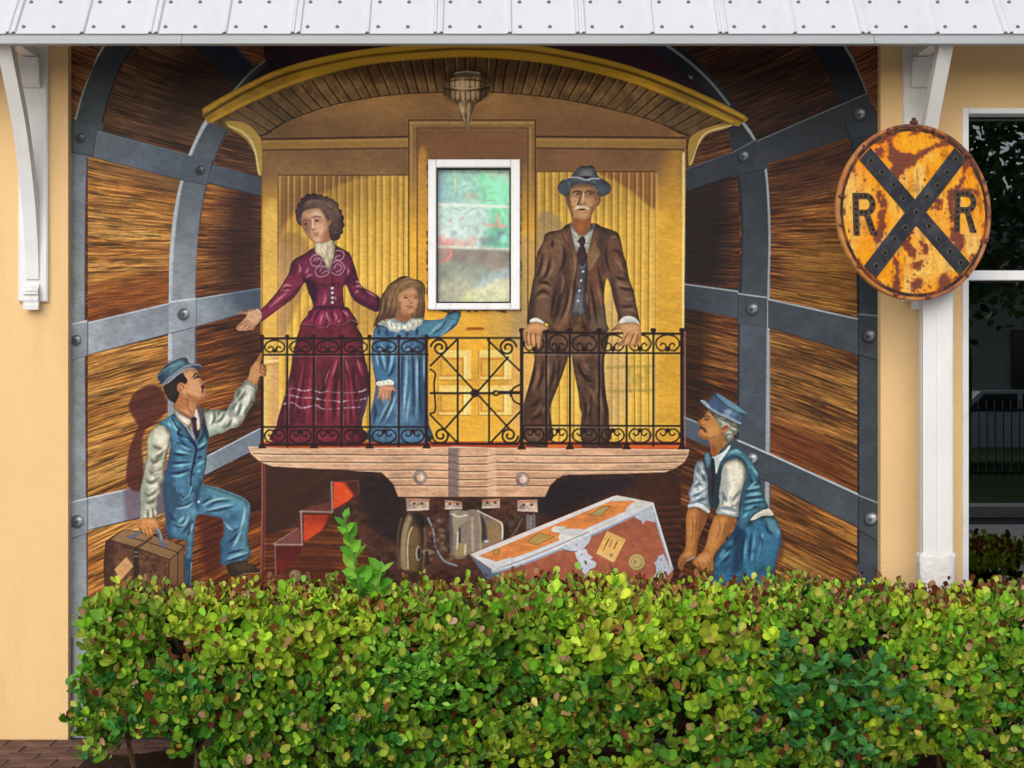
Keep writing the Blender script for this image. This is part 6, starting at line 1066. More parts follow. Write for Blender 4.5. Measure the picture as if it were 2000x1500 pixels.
# ================================================================ the large dark window at the right
lw = tag(empty('large_window', (3.2, 0, WZ0)), 'large dark window with white frame reflecting trees, at the right edge', 'window')
l = lw.location; gy = .03
zt, zm0, zm1 = WZ1, P(0, 548, 0).z, P(0, 529, 0).z
for nm, q in (('frame_jamb', (WX0-.004, WX0+.024, WY-.012, .08, WZ0, zt+.004)), ('frame_head', (WX0+.0245, 4.6, WY-.012, .08, zt-.022, zt+.004)), ('frame_sill', (WX0+.0245, 4.6, WY-.03, .08, WZ0, WZ0+.05)), ('frame_mullion', (WX0+.0245, 4.5, -.02, .08, zm0, zm1)), ('frame_jamb', (4.5, 4.6, WY-.012, .08, WZ0+.0505, zt-.0225))):
    frame_piece(nm, q, lw, M['vinyl'], .003)
for z0, z1 in ((WZ0+.051, zm0-.0005), (zm1+.0005, zt-.023)):
    MB().box(WX0+.025-l.x, 4.5-l.x, gy-l.y, gy+.006-l.y, z0-l.z, z1-l.z).build('glass_pane', M['darkglass'], lw)
    g = MB()
    for q in ((WX0+.025, WX0+.031, gy-.006, gy-.001, z0, z1), (WX0+.0315, 4.5, gy-.006, gy-.001, z1-.006, z1), (WX0+.0315, 4.5, gy-.006, gy-.001, z0, z0+.006)): g.box(q[0]-l.x, q[1]-l.x, q[2], q[3], q[4]-l.z, q[5]-l.z)
    g.build('gasket', M['gasket'], lw)

# ================================================================ the awning
PITCH = R(54); EY, EZ = -.47, 3.003               # eave edge
aw = tag(empty('awning', (0, EY, EZ)), 'white ribbed metal awning roof above the mural', 'awning')
ca, sa = math.cos(PITCH), math.sin(PITCH); TL = (WY-EY-.004)/ca
# local frame: s along the slope, h up from it
def slope(x, s, h): return (x, s*ca-h*sa, s*sa+h*ca)
EK = (EY-CAM_Y)/FPX
joints = [(12+i*278-PX0)*EK for i in range(-1, 10)]
pw = joints[1]-joints[0]
def rib_profile(w):
    # a small double rib at the lap, a single rib in the middle
    pr = [(0, 0), (.004, .011), (.013, .011), (.018, .003), (.024, .003), (.029, .011), (.038, .011), (.043, 0)]
    m = w/2+.02
    pr += [(m-.012, 0), (m-.004, .006), (m, .011), (m+.007, .011), (m+.013, 0), (w-.0005, 0)]
    return pr
pr = rib_profile(pw); b = MB(); ns = 4; k = len(pr)
for i in range(ns+1):
    s = -.012+(TL+.012)*i/ns
    b.v += [slope(x, s, h) for x, h in pr]
for i in range(ns):
    for j in range(k-1): b.f.append((i*k+j, i*k+j+1, (i+1)*k+j+1, (i+1)*k+j))
o0 = len(b.v); b.v += [slope(x, -.012, h-.004) for x, h in pr]
for j in range(k-1): b.f.append((o0+j, o0+j+1, j+1, j))
pmesh = b.mesh('roof_panel', M['roof'])
sc = MB().lathe([(.0085, 0), (.0085, .0022), (.006, .0022), (.0052, .0075), (.002, .009)], 8, 'z'); smesh = sc.mesh('screw', M['screw'])
for i in range(len(joints)-1):
    p = inst('roof_panel', pmesh, aw, (joints[i], 0, 0))
    for s in (.028, .186, .40):
        for f in (.068, .19, .068+pw/2-.005, .19+pw/2-.005):
            inst('screw', smesh, p, slope(f+.002*math.sin(i*7+f*50), s, 0), (PITCH, 0, 0))
dk = MB(); w0, w1 = joints[0], joints[-1]
dk.v = [slope(x, s, h) for x in (w0, w1) for s in (.0, TL) for h in (-.006, -.022)]
dk.f = [(0, 1, 3, 2), (4, 6, 7, 5), (0, 4, 5, 1), (2, 3, 7, 6), (0, 2, 6, 4), (1, 5, 7, 3)]
dk.build('roof_deck', M['plywood'], aw)
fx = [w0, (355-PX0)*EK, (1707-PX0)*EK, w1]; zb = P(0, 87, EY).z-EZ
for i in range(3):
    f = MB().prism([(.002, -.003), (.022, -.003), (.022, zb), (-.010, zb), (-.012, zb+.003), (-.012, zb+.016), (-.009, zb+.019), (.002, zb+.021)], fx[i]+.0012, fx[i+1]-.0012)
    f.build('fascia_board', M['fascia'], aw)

# ================================================================ the two awning brackets
def make_bracket(name, X, label):
    t = tag(empty(name, (X, WY, P(0, 590, WY).z)), label, 'bracket', 'white curved brackets under the awning')
    z0 = t.location.z; zt = 3.30
    MB().bevbox(-.0655, .0655, -.022, 0, 0, zt-z0, .006).build('wall_plate', M['white'], t)
    # curved arm, offsets measured from the wall face
    cur = [(.030, 2.02), (.034, 2.10), (.046, 2.188), (.079, 2.349), (.131, 2.507), (.195, 2.661), (.282, 2.803), (.365, 2.93), (.395, 2.985)]
    q = [Vector(c) for c in cur]; out = []
    for i in range(len(q)-1):
        for u in (0, .25, .5, .75): a, c = q[max(i-1, 0)], q[min(i+2, len(q)-1)]; out.append(.5*(2*q[i]+(q[i+1]-a)*u+(2*a-5*q[i]+4*q[i+1]-c)*u*u+(3*q[i]-3*q[i+1]+c-a)*u**3))
    out.append(q[-1]); inn = []
    for i, p in enumerate(out):
        d = (out[min(i+1, len(out)-1)]-out[max(i-1, 0)]).normalized(); nrm = Vector((-d.y, d.x)); th = .006+.045*min(1, i/12)
        inn.append(Vector((max(p.x+nrm.x*th, .0225), p.y+nrm.y*th)))
    arm = MB(); n = len(out)
    for s in (-.029, .029):
        arm.v += [(s, -p.x, p.y-z0) for p in out]+[(s, -p.x, p.y-z0) for p in inn]
    for i in range(n-1):
        arm.f += [(i, i+1, n+i+1, n+i), (2*n+i, 3*n+i, 3*n+i+1, 2*n+i+1), (i, 2*n+i, 2*n+i+1, i+1), (n+i, n+i+1, 3*n+i+1, 3*n+i)]
    arm.f += [(0, n, 3*n, 2*n), (n-1, 3*n-1, 4*n-1, 2*n-1)]
    arm.build('curved_arm', M['white'], t)
    # stepped foot: cove, fillet and block
    MB().prism([(-.0225, 2.0-z0), (-.030, 2.0-z0), (-.034, 1.99-z0), (-.048, 1.975-z0), (-.050, 1.968-z0), (-.0225, 1.968-z0)], -.0315, .0315).build('cove', M['white'], t)
    MB().box(-.0335, .0335, -.056, -.0225, 1.952-z0, 1.9655-z0).build('fillet', M['white'], t)
    MB().prism([(-.0225, 1.95-z0), (-.047, 1.95-z0), (-.050, 1.93-z0), (-.046, 1.915-z0), (-.050, 1.905-z0), (-.050, 1.886-z0), (-.0225, 1.886-z0)], -.033, .033).build('foot_block', M['white'], t)
    # head block with its scotia, and the top rail that meets the eave
    MB().prism([(-.0225, 2.86-z0), (-.04, 2.86-z0), (-.06, 2.88-z0), (-.06, 2.955-z0), (-.075, 2.96-z0), (-.075, 2.985-z0), (-.0225, 2.985-z0)], -.04, .04).build('head_block', M['white'], t)
    MB().box(-.026, .026, -.40, -.0225, 2.99-z0, 3.03-z0).build('top_rail', M['white'], t)
    return t
make_bracket('awning_bracket', P(64, 0, WY-.02).x, 'white curved wooden bracket on the peach wall left of the mural')
make_bracket('awning_bracket', P(1794, 0, WY-.02).x, 'white curved wooden bracket above the round railroad sign')

# ================================================================ the sign post and the rusty round sign
PYD = -.30
post = tag(empty('sign_post', (P(1828, 0, PYD).x, PYD, 0)), 'white fluted post standing below the round railroad sign', 'post')
hw = .069; prof = []
for s in range(4):
    a = s*math.pi/2
    for (u, v) in ((-1, -.86), (-.9, -1), (-.1, -1), (-.04, -.9), (.08, -.9), (.14, -1), (.9, -1), (1, -.86)):
        prof.append(((u*math.cos(a)-v*math.sin(a))*.063, (u*math.sin(a)+v*math.cos(a))*.03))
MB().prism(prof, .30, 2.35, 'xy').build('shaft', M['pvc'], post)
zc = P(0, 1080, PYD).z; rp = random.Random(4)
sl = MB(); seg = 40
rows = [(zc-.0, .070), (zc+.002, .079), (zc-.012, .083), (zc-.05, .081), (zc-.10, .080), (zc-.16, .080), (.0, .080)]
for z, r in rows:
    for k in range(seg):
        t = 2*math.pi*k/seg; e = 1/max(abs(math.cos(t)), abs(math.sin(t))); e = min(e, 1.16)
        j = rp.uniform(-.0025, .0035) if .0 < zc-z < .13 else 0
        sl.v.append((.93*(r*e+j)*math.cos(t), .55*(r*e+j)*math.sin(t), z+(rp.uniform(-.004, .004) if z > zc-.02 else 0)))
for i in range(len(rows)-1):
    for k in range(seg): sl.f.append((i*seg+k, i*seg+(k+1) % seg, (i+1)*seg+(k+1) % seg, (i+1)*seg+k))
sl.build('base_sleeve', M['crust'], post, smooth=True)

def rust_mat(name, paint, paint2, rust_at, seed=0.0):
    m = bpy.data.materials.new(name); m.use_nodes = True; n = m.node_tree.nodes; l = m.node_tree.links; b = n['Principled BSDF']; b.inputs['Specular IOR Level'].default_value = .25
    tc = n.new('ShaderNodeTexCoord')
    def mapn(sc, off=(0, 0, 0)):
        mp = n.new('ShaderNodeMapping'); mp.inputs['Scale'].default_value = sc; mp.inputs['Location'].default_value = (off[0]+seed, off[1], off[2]); l.new(tc.outputs['Object'], mp.inputs[0]); return mp
    def nz(sc, scale, det=7, rg=.6, off=(0, 0, 0), dist=0):
        t = n.new('ShaderNodeTexNoise'); t.inputs['Scale'].default_value = scale; t.inputs['Detail'].default_value = det; t.inputs['Roughness'].default_value = rg; t.inputs['Distortion'].default_value = dist; l.new(mapn(sc, off).outputs[0], t.inputs['Vector']); return t.outputs[0]
    def ramp(src, p0, p1):
        r = n.new('ShaderNodeMapRange'); r.inputs[1].default_value = p0; r.inputs[2].default_value = p1; l.new(src, r.inputs[0]); return r.outputs[0]
    def mix(f, a, c):
        x = n.new('ShaderNodeMix'); x.data_type = 'RGBA'; l.new(f, x.inputs['Factor'])
        for s, v in (('A', a), ('B', c)):
            if isinstance(v, tuple): x.inputs[s].default_value = (*v, 1)
            else: l.new(v, x.inputs[s])
        return x.outputs['Result']
    def mx(op, a, c):
        x = n.new('ShaderNodeMath'); x.operation = op; x.use_clamp = True
        for i, v in enumerate((a, c)):
            if isinstance(v, (int, float)): x.inputs[i].default_value = v
            else: l.new(v, x.inputs[i])
        return x.outputs[0]
    c = mix(ramp(nz((1, 1, .55), 7, 6), .40, .62), paint, paint2)
    c = mix(mx('MULTIPLY', ramp(nz((1, 1, .16), 30, 5, .6, (3, 0, 1)), .5, .68), .55), c, (.62, .14, .012))          # orange drips
    patch = nz((1, 1, .75), 6.5, 9, .62, (1.3, 0, 2.2), .8)
    stain = ramp(patch, rust_at-.05, rust_at+.02); rust = ramp(patch, rust_at, rust_at+.035)
    speck = ramp(nz((1, 1, .6), 48, 4, .6, (7, 0, 3)), .66, .71)
    streak = mx('MULTIPLY', ramp(nz((1, 1, .10), 55, 3, .5, (5, 0, 9)), .6, .7), ramp(nz((1, 1, .5), 9, 4, .5, (2, 0, 5)), .5, .62))
    c = mix(mx('MULTIPLY', stain, .6), c, (.50, .10, .012))
    rcol = mix(ramp(nz((1, 1, 1), 40, 6, .6), .35, .65), (.10, .036, .028), (.24, .10, .075))
    c = mix(mx('MAXIMUM', mx('MAXIMUM', rust, mx('MULTIPLY', speck, .8)), mx('MULTIPLY', streak, .75)), c, rcol)
    l.new(c, b.inputs['Base Color']); b.inputs['Roughness'].default_value = .62
    bp = n.new('ShaderNodeBump'); bp.inputs['Strength'].default_value = .5; bp.inputs['Distance'].default_value = .0015; l.new(patch, bp.inputs['Height']); l.new(bp.outputs[0], b.inputs['Normal'])
    return m
M['enamel'] = attr_mat('rusty_yellow_enamel', .5, .3, (90, .5))
M['ringrust'] = rust_mat('rusty_black_ring', (.03, .022, .02), (.05, .03, .022), .66, 2.0)
M['signrim'] = rust_mat('rusty_rim', (.60, .28, .07), (.30, .13, .08), .52, 4.0)
M['signblack'] = mat('weathered_black_enamel', (.030, .033, .042), .5, .35, (14, .5), (60, .3), dirt=(16, (.10, .085, .085), .75, .8))
M['signletter'] = mat('brown_black_letter', (.075, .050, .036), .6, .3, (30, .5), (60, .4), dirt=(22, (.12, .07, .05), .8, .8))
M['hole'] = mat('dark_reflector_socket', (.008, .007, .007), .5, .4, (40, .3))
M['socket'] = mat('pitted_socket_ring', (.10, .085, .075), .6, .35, (60, .5), (120, .5))
M['bolt'] = mat('rusty_bolt', (.12, .045, .035), .8, .2, (50, .5), (120, .8))

SC = P(1787, 415, -.47); RS = .5*345*(-.47-CAM_Y)/FPX
sign = tag(empty('railroad_sign', SC, (0, R(-2.2), R(16))), 'rusty round yellow railroad crossing sign with black X and two letters R', 'sign')
MB().lathe([(.001, .004), (RS-.004, .004), (RS-.004, -.0012), (.001, -.0012)], 64).build('disc', M['signrim'], sign)
# the enamel face: a fine grid whose colours follow the sign's own rust
KEEP = (MX0, MY0, MX1, MY1, MW, MH, MK, CAN, IDM)
MX0, MY0, MX1, MY1, MK = 1630.0, 236.0, 1946.0, 596.0, 1.6
MW, MH = int((MX1-MX0)*MK), int((MY1-MY0)*MK); CAN = np.zeros((MH, MW, 3), np.float32); IDM = np.zeros((MH, MW), np.int32)
paint_sign()
ra = np.linspace(0, RS-.004, 110); ta = np.linspace(0, 2*math.pi, 261)[:-1]
U = ra[:, None]*np.cos(ta); W_ = ra[:, None]*np.sin(ta)
ix = np.clip(((1787.5+U/RS*150.5-MX0)*MK).astype(int), 0, MW-1); iy = np.clip(((415.5-W_/RS*172.5-MY0)*MK).astype(int), 0, MH-1)
fc = np.clip(srgb2lin(CAN[iy, ix]/255)/.92, .004, .9)
fm = bpy.data.meshes.new('enamel_face'); nt = len(ta)
quads = [(i*nt+j, i*nt+(j+1) % nt, (i+1)*nt+(j+1) % nt, (i+1)*nt+j) for i in range(len(ra)-1) for j in range(nt)]
fm.from_pydata([(float(u), -.002, float(w)) for u, w in zip(U.ravel(), W_.ravel())], [], quads)
at = fm.attributes.new('paint', 'FLOAT_COLOR', 'POINT'); at.data.foreach_set('color', np.concatenate([fc.reshape(-1, 3), np.ones((fc.shape[0]*fc.shape[1], 1))], 1).astype(np.float32).ravel())
fm.materials.append(M['enamel']); fo_ = bpy.data.objects.new('enamel_face', fm); COLL.objects.link(fo_); fo_.parent = sign
MX0, MY0, MX1, MY1, MW, MH, MK, CAN, IDM = KEEP
MB().lathe([(RS-.015, -.0022), (RS-.011, -.0065), (RS-.003, -.0065), (RS, -.003), (RS, .012), (RS-.0035, .012), (RS-.0035, -.0022), (RS-.015, -.0022)], 64, cap=False).build('rim', M['signrim'], sign)
rg_ = random.Random(12)
gr = MB().lathe([(RS-.029, -.0021), (RS-.028, -.0042), (RS-.0175, -.0042), (RS-.0165, -.0021)], 96, cap=False)
gr.build('border_ring', M['ringrust'], sign)
hring = MB().lathe([(.0135, -.0005), (.0130, -.0030), (.0095, -.0036), (.0085, -.001)], 12).mesh('reflector_socket', M['socket'])
hdisc = MB().lathe([(.0090, -.0012), (.0090, -.0022), (.004, -.0024)], 10).mesh('socket_hole', M['hole'])
hsm = MB().lathe([(.0058, .0), (.0054, -.0026), (.0025, -.0028)], 10).mesh('small_reflector', M['hole'])
for kx, a in enumerate((-46.5, 47.5)):
    L_ = RS-.034; off = -.0065-.0012*kx
    bar = MB().bevbox(-L_, L_, off, -.0021, -.036, .036, .0012); o = bar.build('crossbar', M['signblack'], sign); o.rotation_euler = (0, R(-a), 0)
    for t in (-.89, -.68, -.46, -.25, 0, .25, .46, .68, .89):
        if t == 0 and kx == 0: continue
        x = t*L_
        inst('reflector_socket', hring, o, (x, off, .004*math.sin(t*9))); inst('socket_hole', hdisc, o, (x, off-.0012, .004*math.sin(t*9)))
def letter_R(cx, cz, s, tilt):
    h, st, w = .172*s, .027*s, .105*s
    e = MB()
    e.box(0, st, -.0052, -.0021, 0, h)
    zm = h*.46; cyr = (h+zm)/2; ro, ri = (h-zm)/2, (h-zm)/2-st*.92
    e.box(st-.0005, w*.55, -.0050, -.0021, h-st*.92, h); e.box(st-.0005, w*.55, -.0050, -.0021, zm, zm+st*.92)
    n = 14; pts = []
    for k in range(n+1): a = math.pi/2-math.pi*k/n; pts.append((w*.55+(w*.45)*math.cos(a), cyr+ro*math.sin(a)))
    for k in range(n+1): a = -math.pi/2+math.pi*k/n; pts.append((w*.55+(w*.45-st)*math.cos(a), cyr+ri*math.sin(a)))
    for k in range(n): e.prism([pts[k], pts[k+1], pts[2*n-k], pts[2*n+1-k]], -.0048, -.0021, 'xz')
    e.prism([(w*.48, zm+.001), (w*.48+st*1.05, zm+.001), (w*1.02, 0), (w*1.02-st*1.1, 0)], -.0051, -.0021, 'xz')
    o = e.build('letter', M['signletter'], sign, loc=(cx-w*.5, 0, cz-h*.5)); o.rotation_euler = (0, R(tilt), 0)
    hp = [(st*.5, h*t) for t in (.06, .2, .34, .48, .62, .76, .9)]+[(w*t, h-st*.46) for t in (.36, .55)]+[(w*t, zm+st*.46) for t in (.36, .55)]+[(w*.8, cyr+ro*.55), (w*.88, cyr), (w*.8, cyr-ro*.6)]+[(w*(.56+.42*t), zm*(1-t)) for t in (.2, .45, .7, .92)]
    for x, z in hp: inst('small_reflector', hsm, o, (x, -.0051, z))
letter_R(-.236, -.006, 1.0, 0); letter_R(.232, .006, 1.0, 3)
bm_ = MB().lathe([(.010, .0), (.010, -.004), (.007, -.008), (.002, -.009)], 8).mesh('bolt', M['bolt'])
for k in range(12):
    a = 2*math.pi*(k+.45)/12; a += rg_.uniform(-.12, .12); inst('bolt', bm_, sign, ((RS-.012)*math.cos(a), -.006, (RS-.012)*math.sin(a)), (0, rg_.random()*3, 0), (.7+.7*rg_.random(), .7+.5*rg_.random(), .7+.7*rg_.random()))
tb = MB().lathe([(.016, 0), (.016, .012), (.009, .016), (.009, .024), (.003, .026)], 10, 'z'); tb.build('top_bolt', M['bolt'], sign, loc=(.012, .004, RS+.001))
# steel strap behind the disc that holds it to the post
iv = Matrix.Translation(SC) @ sign.rotation_euler.to_matrix().to_4x4(); inv = iv.inverted()
p0, p1 = inv @ Vector((post.location.x, PYD-.028, SC.z)), Vector((.04, .013, 0))
MB().tube([p1, p1+Vector((.01, .03, 0)), p0], .016, 8).build('mounting_strap', M['bolt'], sign)

# ================================================================ leaves: shared builders
def leaf_template(kind):
    if kind == 'round': mid = [(0, 0), (0, .34), (0, .68), (0, 1)]; side = [(.15, .13), (.31, .40), (.36, .70), (.20, .945)]
    else: mid = [(0, 0), (0, .34), (0, .68), (0, 1)]; side = [(.16, .10), (.34, .36), (.28, .68), (.03, .985)]
    v = [(x, y, -.05*math.sin(y*3.1)) for x, y in mid]
    v += [(-x, y, .10*x*2) for x, y in side]+[(x, y, .10*x*2) for x, y in side]
    f = []
    for s in (4, 8):
        for k in range(3):
            q = (k, k+1, s+k+1, s+k); f.append(q if s == 8 else q[::-1])
    return np.array(v, np.float32), np.array(f, np.int32)
LT = {k: leaf_template(k) for k in ('round', 'pointed')}
def norm(a): return a/np.maximum(np.linalg.norm(a, axis=-1, keepdims=True), 1e-6)
class Leaves:
    """pos, dir, normal, size, colour of every leaf"""
    def __init__(s): s.p = []; s.d = []; s.n = []; s.s = []; s.c = []
    def add(s, p, d, n, size, c): s.p.append(p); s.d.append(d); s.n.append(n); s.s.append(size); s.c.append(c)
    def arrays(s): return [np.array(a, np.float32) for a in (s.p, s.d, s.n, s.s, s.c)]
def leaf_frames(d, n):
    d = norm(d); x = norm(np.cross(d, n)); n2 = np.cross(x, d); return x, d, n2
def leaves_mesh(name, arr, kind, mt, rs):
    p, d, n, s, c = arr; tv, tf = LT[kind]; N = len(p); x, d, n = leaf_frames(d, n)
    curl = rs.uniform(.3, 2.2, (N, 1, 1)); wid = rs.uniform(.85, 1.12, (N, 1, 1))
    V = p[:, None]+s[:, None, None]*(tv[None, :, :1]*wid*x[:, None]+tv[None, :, 1:2]*d[:, None]+tv[None, :, 2:]*curl*n[:, None])
    F_ = (tf[None]+(np.arange(N)*len(tv))[:, None, None]).reshape(-1)
    me = bpy.data.meshes.new(name); me.vertices.add(N*len(tv)); me.vertices.foreach_set('co', V.astype(np.float32).ravel())
    nq = N*len(tf); me.loops.add(nq*4); me.loops.foreach_set('vertex_index', F_.astype(np.int32)); me.polygons.add(nq)
    me.polygons.foreach_set('loop_start', np.arange(0, nq*4, 4, dtype=np.int32)); me.polygons.foreach_set('loop_total', np.full(nq, 4, np.int32)); me.polygons.foreach_set('use_smooth', np.ones(nq, bool))
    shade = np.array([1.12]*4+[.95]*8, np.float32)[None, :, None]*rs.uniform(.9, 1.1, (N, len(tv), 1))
    C = np.clip(c[:, None]*shade, 0, .9); at = me.attributes.new('paint', 'FLOAT_COLOR', 'POINT'); at.data.foreach_set('color', np.concatenate([C, np.ones((N, len(tv), 1))], 2).astype(np.float32).ravel())
    me.materials.append(mt); me.update(calc_edges=True); return me
def single_leaf_mesh(kind, c, seed):
    rs = np.random.RandomState(seed)
    return leaves_mesh('leaf', [np.zeros((1, 3), np.float32), np.array([[0, 1, 0]], np.float32), np.array([[0, 0, 1]], np.float32), np.ones(1, np.float32), np.array([c], np.float32)], kind, M['leafattr'], rs)
def place_leaf(me, parent, p, d, n, s):
    x, d, n = leaf_frames(np.array([d]), np.array([n])); o = bpy.data.objects.new('leaf', me); COLL.objects.link(o); o.parent = parent
    m = Matrix((x[0]*s, d[0]*s, n[0]*s)).transposed().to_4x4(); m.translation = Vector(p)-parent_origin(parent); o.matrix_basis = m
    return o
GREENS = np.array([(.12, .31, .020), (.20, .43, .025), (.32, .55, .032), (.07, .22, .022), (.26, .39, .030), (.44, .62, .040), (.11, .34, .05), (.34, .42, .035)])
INNER = np.array([(.030, .095, .02), (.045, .12, .025), (.022, .07, .02)])  # older, darker leaves; colour also deepens the shade in the gaps
YELLOW = np.array([(.55, .60, .08), (.58, .50, .10), (.47, .55, .06)])
REDS = np.array([(.15, .035, .014), (.20, .07, .022), (.11, .026, .012), (.30, .14, .04)])
TANS = np.array([(.48, .30, .14), (.34, .19, .09), (.52, .33, .20)])
def twig_leaves(L, rs, p, td, ln, nl, size, pal, redtip=0.0, tan=0.02, young=.2, flat=.6):
    """alternate leaves up one shoot; the youngest at the tip, sometimes red"""
    a = rs.uniform(0, 6.28); td = td/np.linalg.norm(td)
    u = np.cross(td, (0, 0, 1) if abs(td[2]) < .9 else (1, 0, 0)); u /= np.linalg.norm(u); w = np.cross(td, u)
    g_ = float(vnoise(np.array([p[0]*2.6+9]), np.array([p[2]*3.4+p[1]*2]), 15)[0])          # patches of older and younger growth
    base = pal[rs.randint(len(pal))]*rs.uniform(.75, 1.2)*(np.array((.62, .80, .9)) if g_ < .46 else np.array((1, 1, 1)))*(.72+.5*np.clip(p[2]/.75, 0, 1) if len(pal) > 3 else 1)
    for k in range(nl):
        t = (k+.6)/nl; a += 2.4+rs.uniform(-.5, .5); rad = u*math.cos(a)+w*math.sin(a)
        sp = .95-.55*t
        d = td*(1-sp*.75)+rad*sp+np.array((0, 0, .38))+rs.normal(0, .16, 3); n = td*flat+np.array((0, -.42, .35))-rad*.4+rs.normal(0, .34, 3)
        c = base*rs.uniform(.75, 1.25)
        if t > .7 and rs.rand() < young: c = YELLOW[rs.randint(3)]*rs.uniform(.7, 1.05)
        if t > .62 and rs.rand() < redtip: c = REDS[rs.randint(4)]*rs.uniform(.8, 1.3)
        elif rs.rand() < tan: c = (TANS if rs.rand() < .6 else REDS)[rs.randint(3)]
        L.add(p+td*ln*t, d, n, size*rs.uniform(.7, 1.15)*(1-.35*max(0, t-.6)), c)

# ================================================================ the clipped hedge
hrs = np.random.RandomState(11)
HX0, HX1, HY0, HY1, HZ0, HZ1 = -1.47, 2.75, -1.02, -.44, .13, .752
hedge = tag(empty('hedge', (.6, -.73, 0)), 'clipped green hedge with round leaves and reddish tips in front of the mural', 'hedge')
L1 = Leaves()
def hz(x): return HZ1-.012+.010*math.sin(x*2.3+.5)+.012*math.sin(x*6.1)+.010*math.sin(x*17)-.03*math.exp(-((x+1.55)/.12)**2)
def hole_n(x, z): return float(vnoise(np.array([x*3.1+20]), np.array([z*4.3+7]), 5)[0])
def front_y(x, z): return HY0+.03*math.sin(x*4.1+z*5)+.035*math.sin(x*9.3-z*11)+.06*(hole_n(x*2, z*2)-.5)
def low_z(x): return .05+.04*math.sin(x*3.3+2)+.05*math.sin(x*8.7)+.20*max(0, min(1, (-.75-x)/.5))
for i in range(3700):                                    # front face
    x = hrs.uniform(HX0, HX1); zt = hz(x); zb = low_z(x); z = hrs.uniform(zb, zt)
    if hole_n(x, z) < .12 and z < zt-.12: continue
    y = front_y(x, z)+hrs.uniform(0, .12); y += max(0, z-(zt-.10))*.9
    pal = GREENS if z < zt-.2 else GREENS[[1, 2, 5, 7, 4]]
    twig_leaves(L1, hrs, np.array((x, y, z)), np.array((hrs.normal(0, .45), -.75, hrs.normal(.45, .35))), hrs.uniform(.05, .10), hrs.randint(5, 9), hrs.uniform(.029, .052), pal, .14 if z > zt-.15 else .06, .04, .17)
for i in range(1800):                                    # top face
    x = hrs.uniform(HX0, HX1); y = hrs.uniform(HY0+.02, HY1); z = hz(x)-hrs.uniform(0, .09)
    twig_leaves(L1, hrs, np.array((x, y, z-.03)), np.array((hrs.normal(0, .3), hrs.normal(-.15, .3), 1.0)), hrs.uniform(.05, .10), hrs.randint(5, 8), hrs.uniform(.026, .038), GREENS[[1, 2, 5, 7, 4]], .34, .03, .3, .25)
for i in range(340):                                     # upright red and yellow tips along the clipped top
    x = hrs.uniform(HX0, HX1); y = hrs.uniform(HY0+.06, HY1-.05); z = hz(x)
    twig_leaves(L1, hrs, np.array((x, y, z-.03)), np.array((hrs.normal(0, .2), hrs.normal(0, .2), 1.0)), hrs.uniform(.05, .085), hrs.randint(3, 5), hrs.uniform(.024, .036), REDS, .9, .05, .1, .1)
for i in range(200):                                     # left end
    y = hrs.uniform(HY0, HY1); z = hrs.uniform(HZ0+.02, hz(HX0)); x = HX0+.03*math.sin(z*14)+hrs.uniform(-.02, .08)
    twig_leaves(L1, hrs, np.array((x, y, z)), np.array((-.8, hrs.normal(-.3, .4), hrs.normal(.4, .3))), hrs.uniform(.05, .09), hrs.randint(5, 8), hrs.uniform(.032, .045), GREENS, .12, .03, .2)
for i in range(1300):                                     # inside
    x = hrs.uniform(HX0+.05, HX1); z = hrs.uniform(HZ0+.1, hz(x)-.05); y = hrs.uniform(HY0+.12, HY1-.05)
    if hole_n(x, z) < .15: continue
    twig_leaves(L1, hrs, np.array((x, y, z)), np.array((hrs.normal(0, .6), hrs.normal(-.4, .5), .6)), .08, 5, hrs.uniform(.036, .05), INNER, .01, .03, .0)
p_, d_, n_, s_, c_ = L1.arrays()
# the leaves that show largest stand alone, the rest are one mass
front = np.where((p_[:, 1] < HY0+.03) & (p_[:, 0] < 2.1))[0]; big = front[np.argsort(-s_[front]*(1-.3*(p_[front, 1]-HY0)))][:300]
pal_all = np.vstack([GREENS, YELLOW, REDS, TANS]); lm = [single_leaf_mesh('round', c, i) for i, c in enumerate(pal_all)]
for i in big: place_leaf(lm[int(np.argmin(((pal_all-c_[i])**2).sum(1)))], hedge, p_[i], d_[i], n_[i], float(s_[i]))
keep = np.setdiff1d(np.arange(len(p_)), big)
fo = bpy.data.objects.new('foliage', leaves_mesh('foliage', [p_[keep]-np.array(hedge.location, np.float32), d_[keep], n_[keep], s_[keep], c_[keep]], 'round', M['leafattr'], hrs)); COLL.objects.link(fo); fo.parent = hedge; fo['kind'] = 'stuff'
hl = np.array(hedge.location)
for i in range(17):                                      # woody stems that fork inside the hedge
    x = HX0+.12+i*.26+hrs.uniform(-.05, .05); y = -.72+hrs.uniform(-.12, .12); st = MB()
    b0 = np.array((x, y, 0))-hl; f1 = b0+(hrs.normal(0, .03), hrs.normal(0, .03), .16)
    st.tube([b0, b0*.5+f1*.5+hrs.normal(0, .008, 3), f1], [.013, .011, .010], 6)
    for k in range(7):
        e = f1+np.array((np.clip(hrs.normal(0, .12), -.2, .2)*(1 if i else .3), np.clip(hrs.normal(-.04, .08), -.16, .16), hrs.uniform(.12, .46))); m = (f1+e)/2+hrs.normal(0, .03, 3); st.tube([f1, m, e], [.007, .005, .003], 5)
        for q in range(3):
            g = e+np.array((hrs.normal(0, .05), hrs.normal(-.04, .04), hrs.normal(.03, .04))); st.tube([m*.4+e*.6, g], [.003, .0015], 4)
    st.build('stem', M['twig'], hedge)

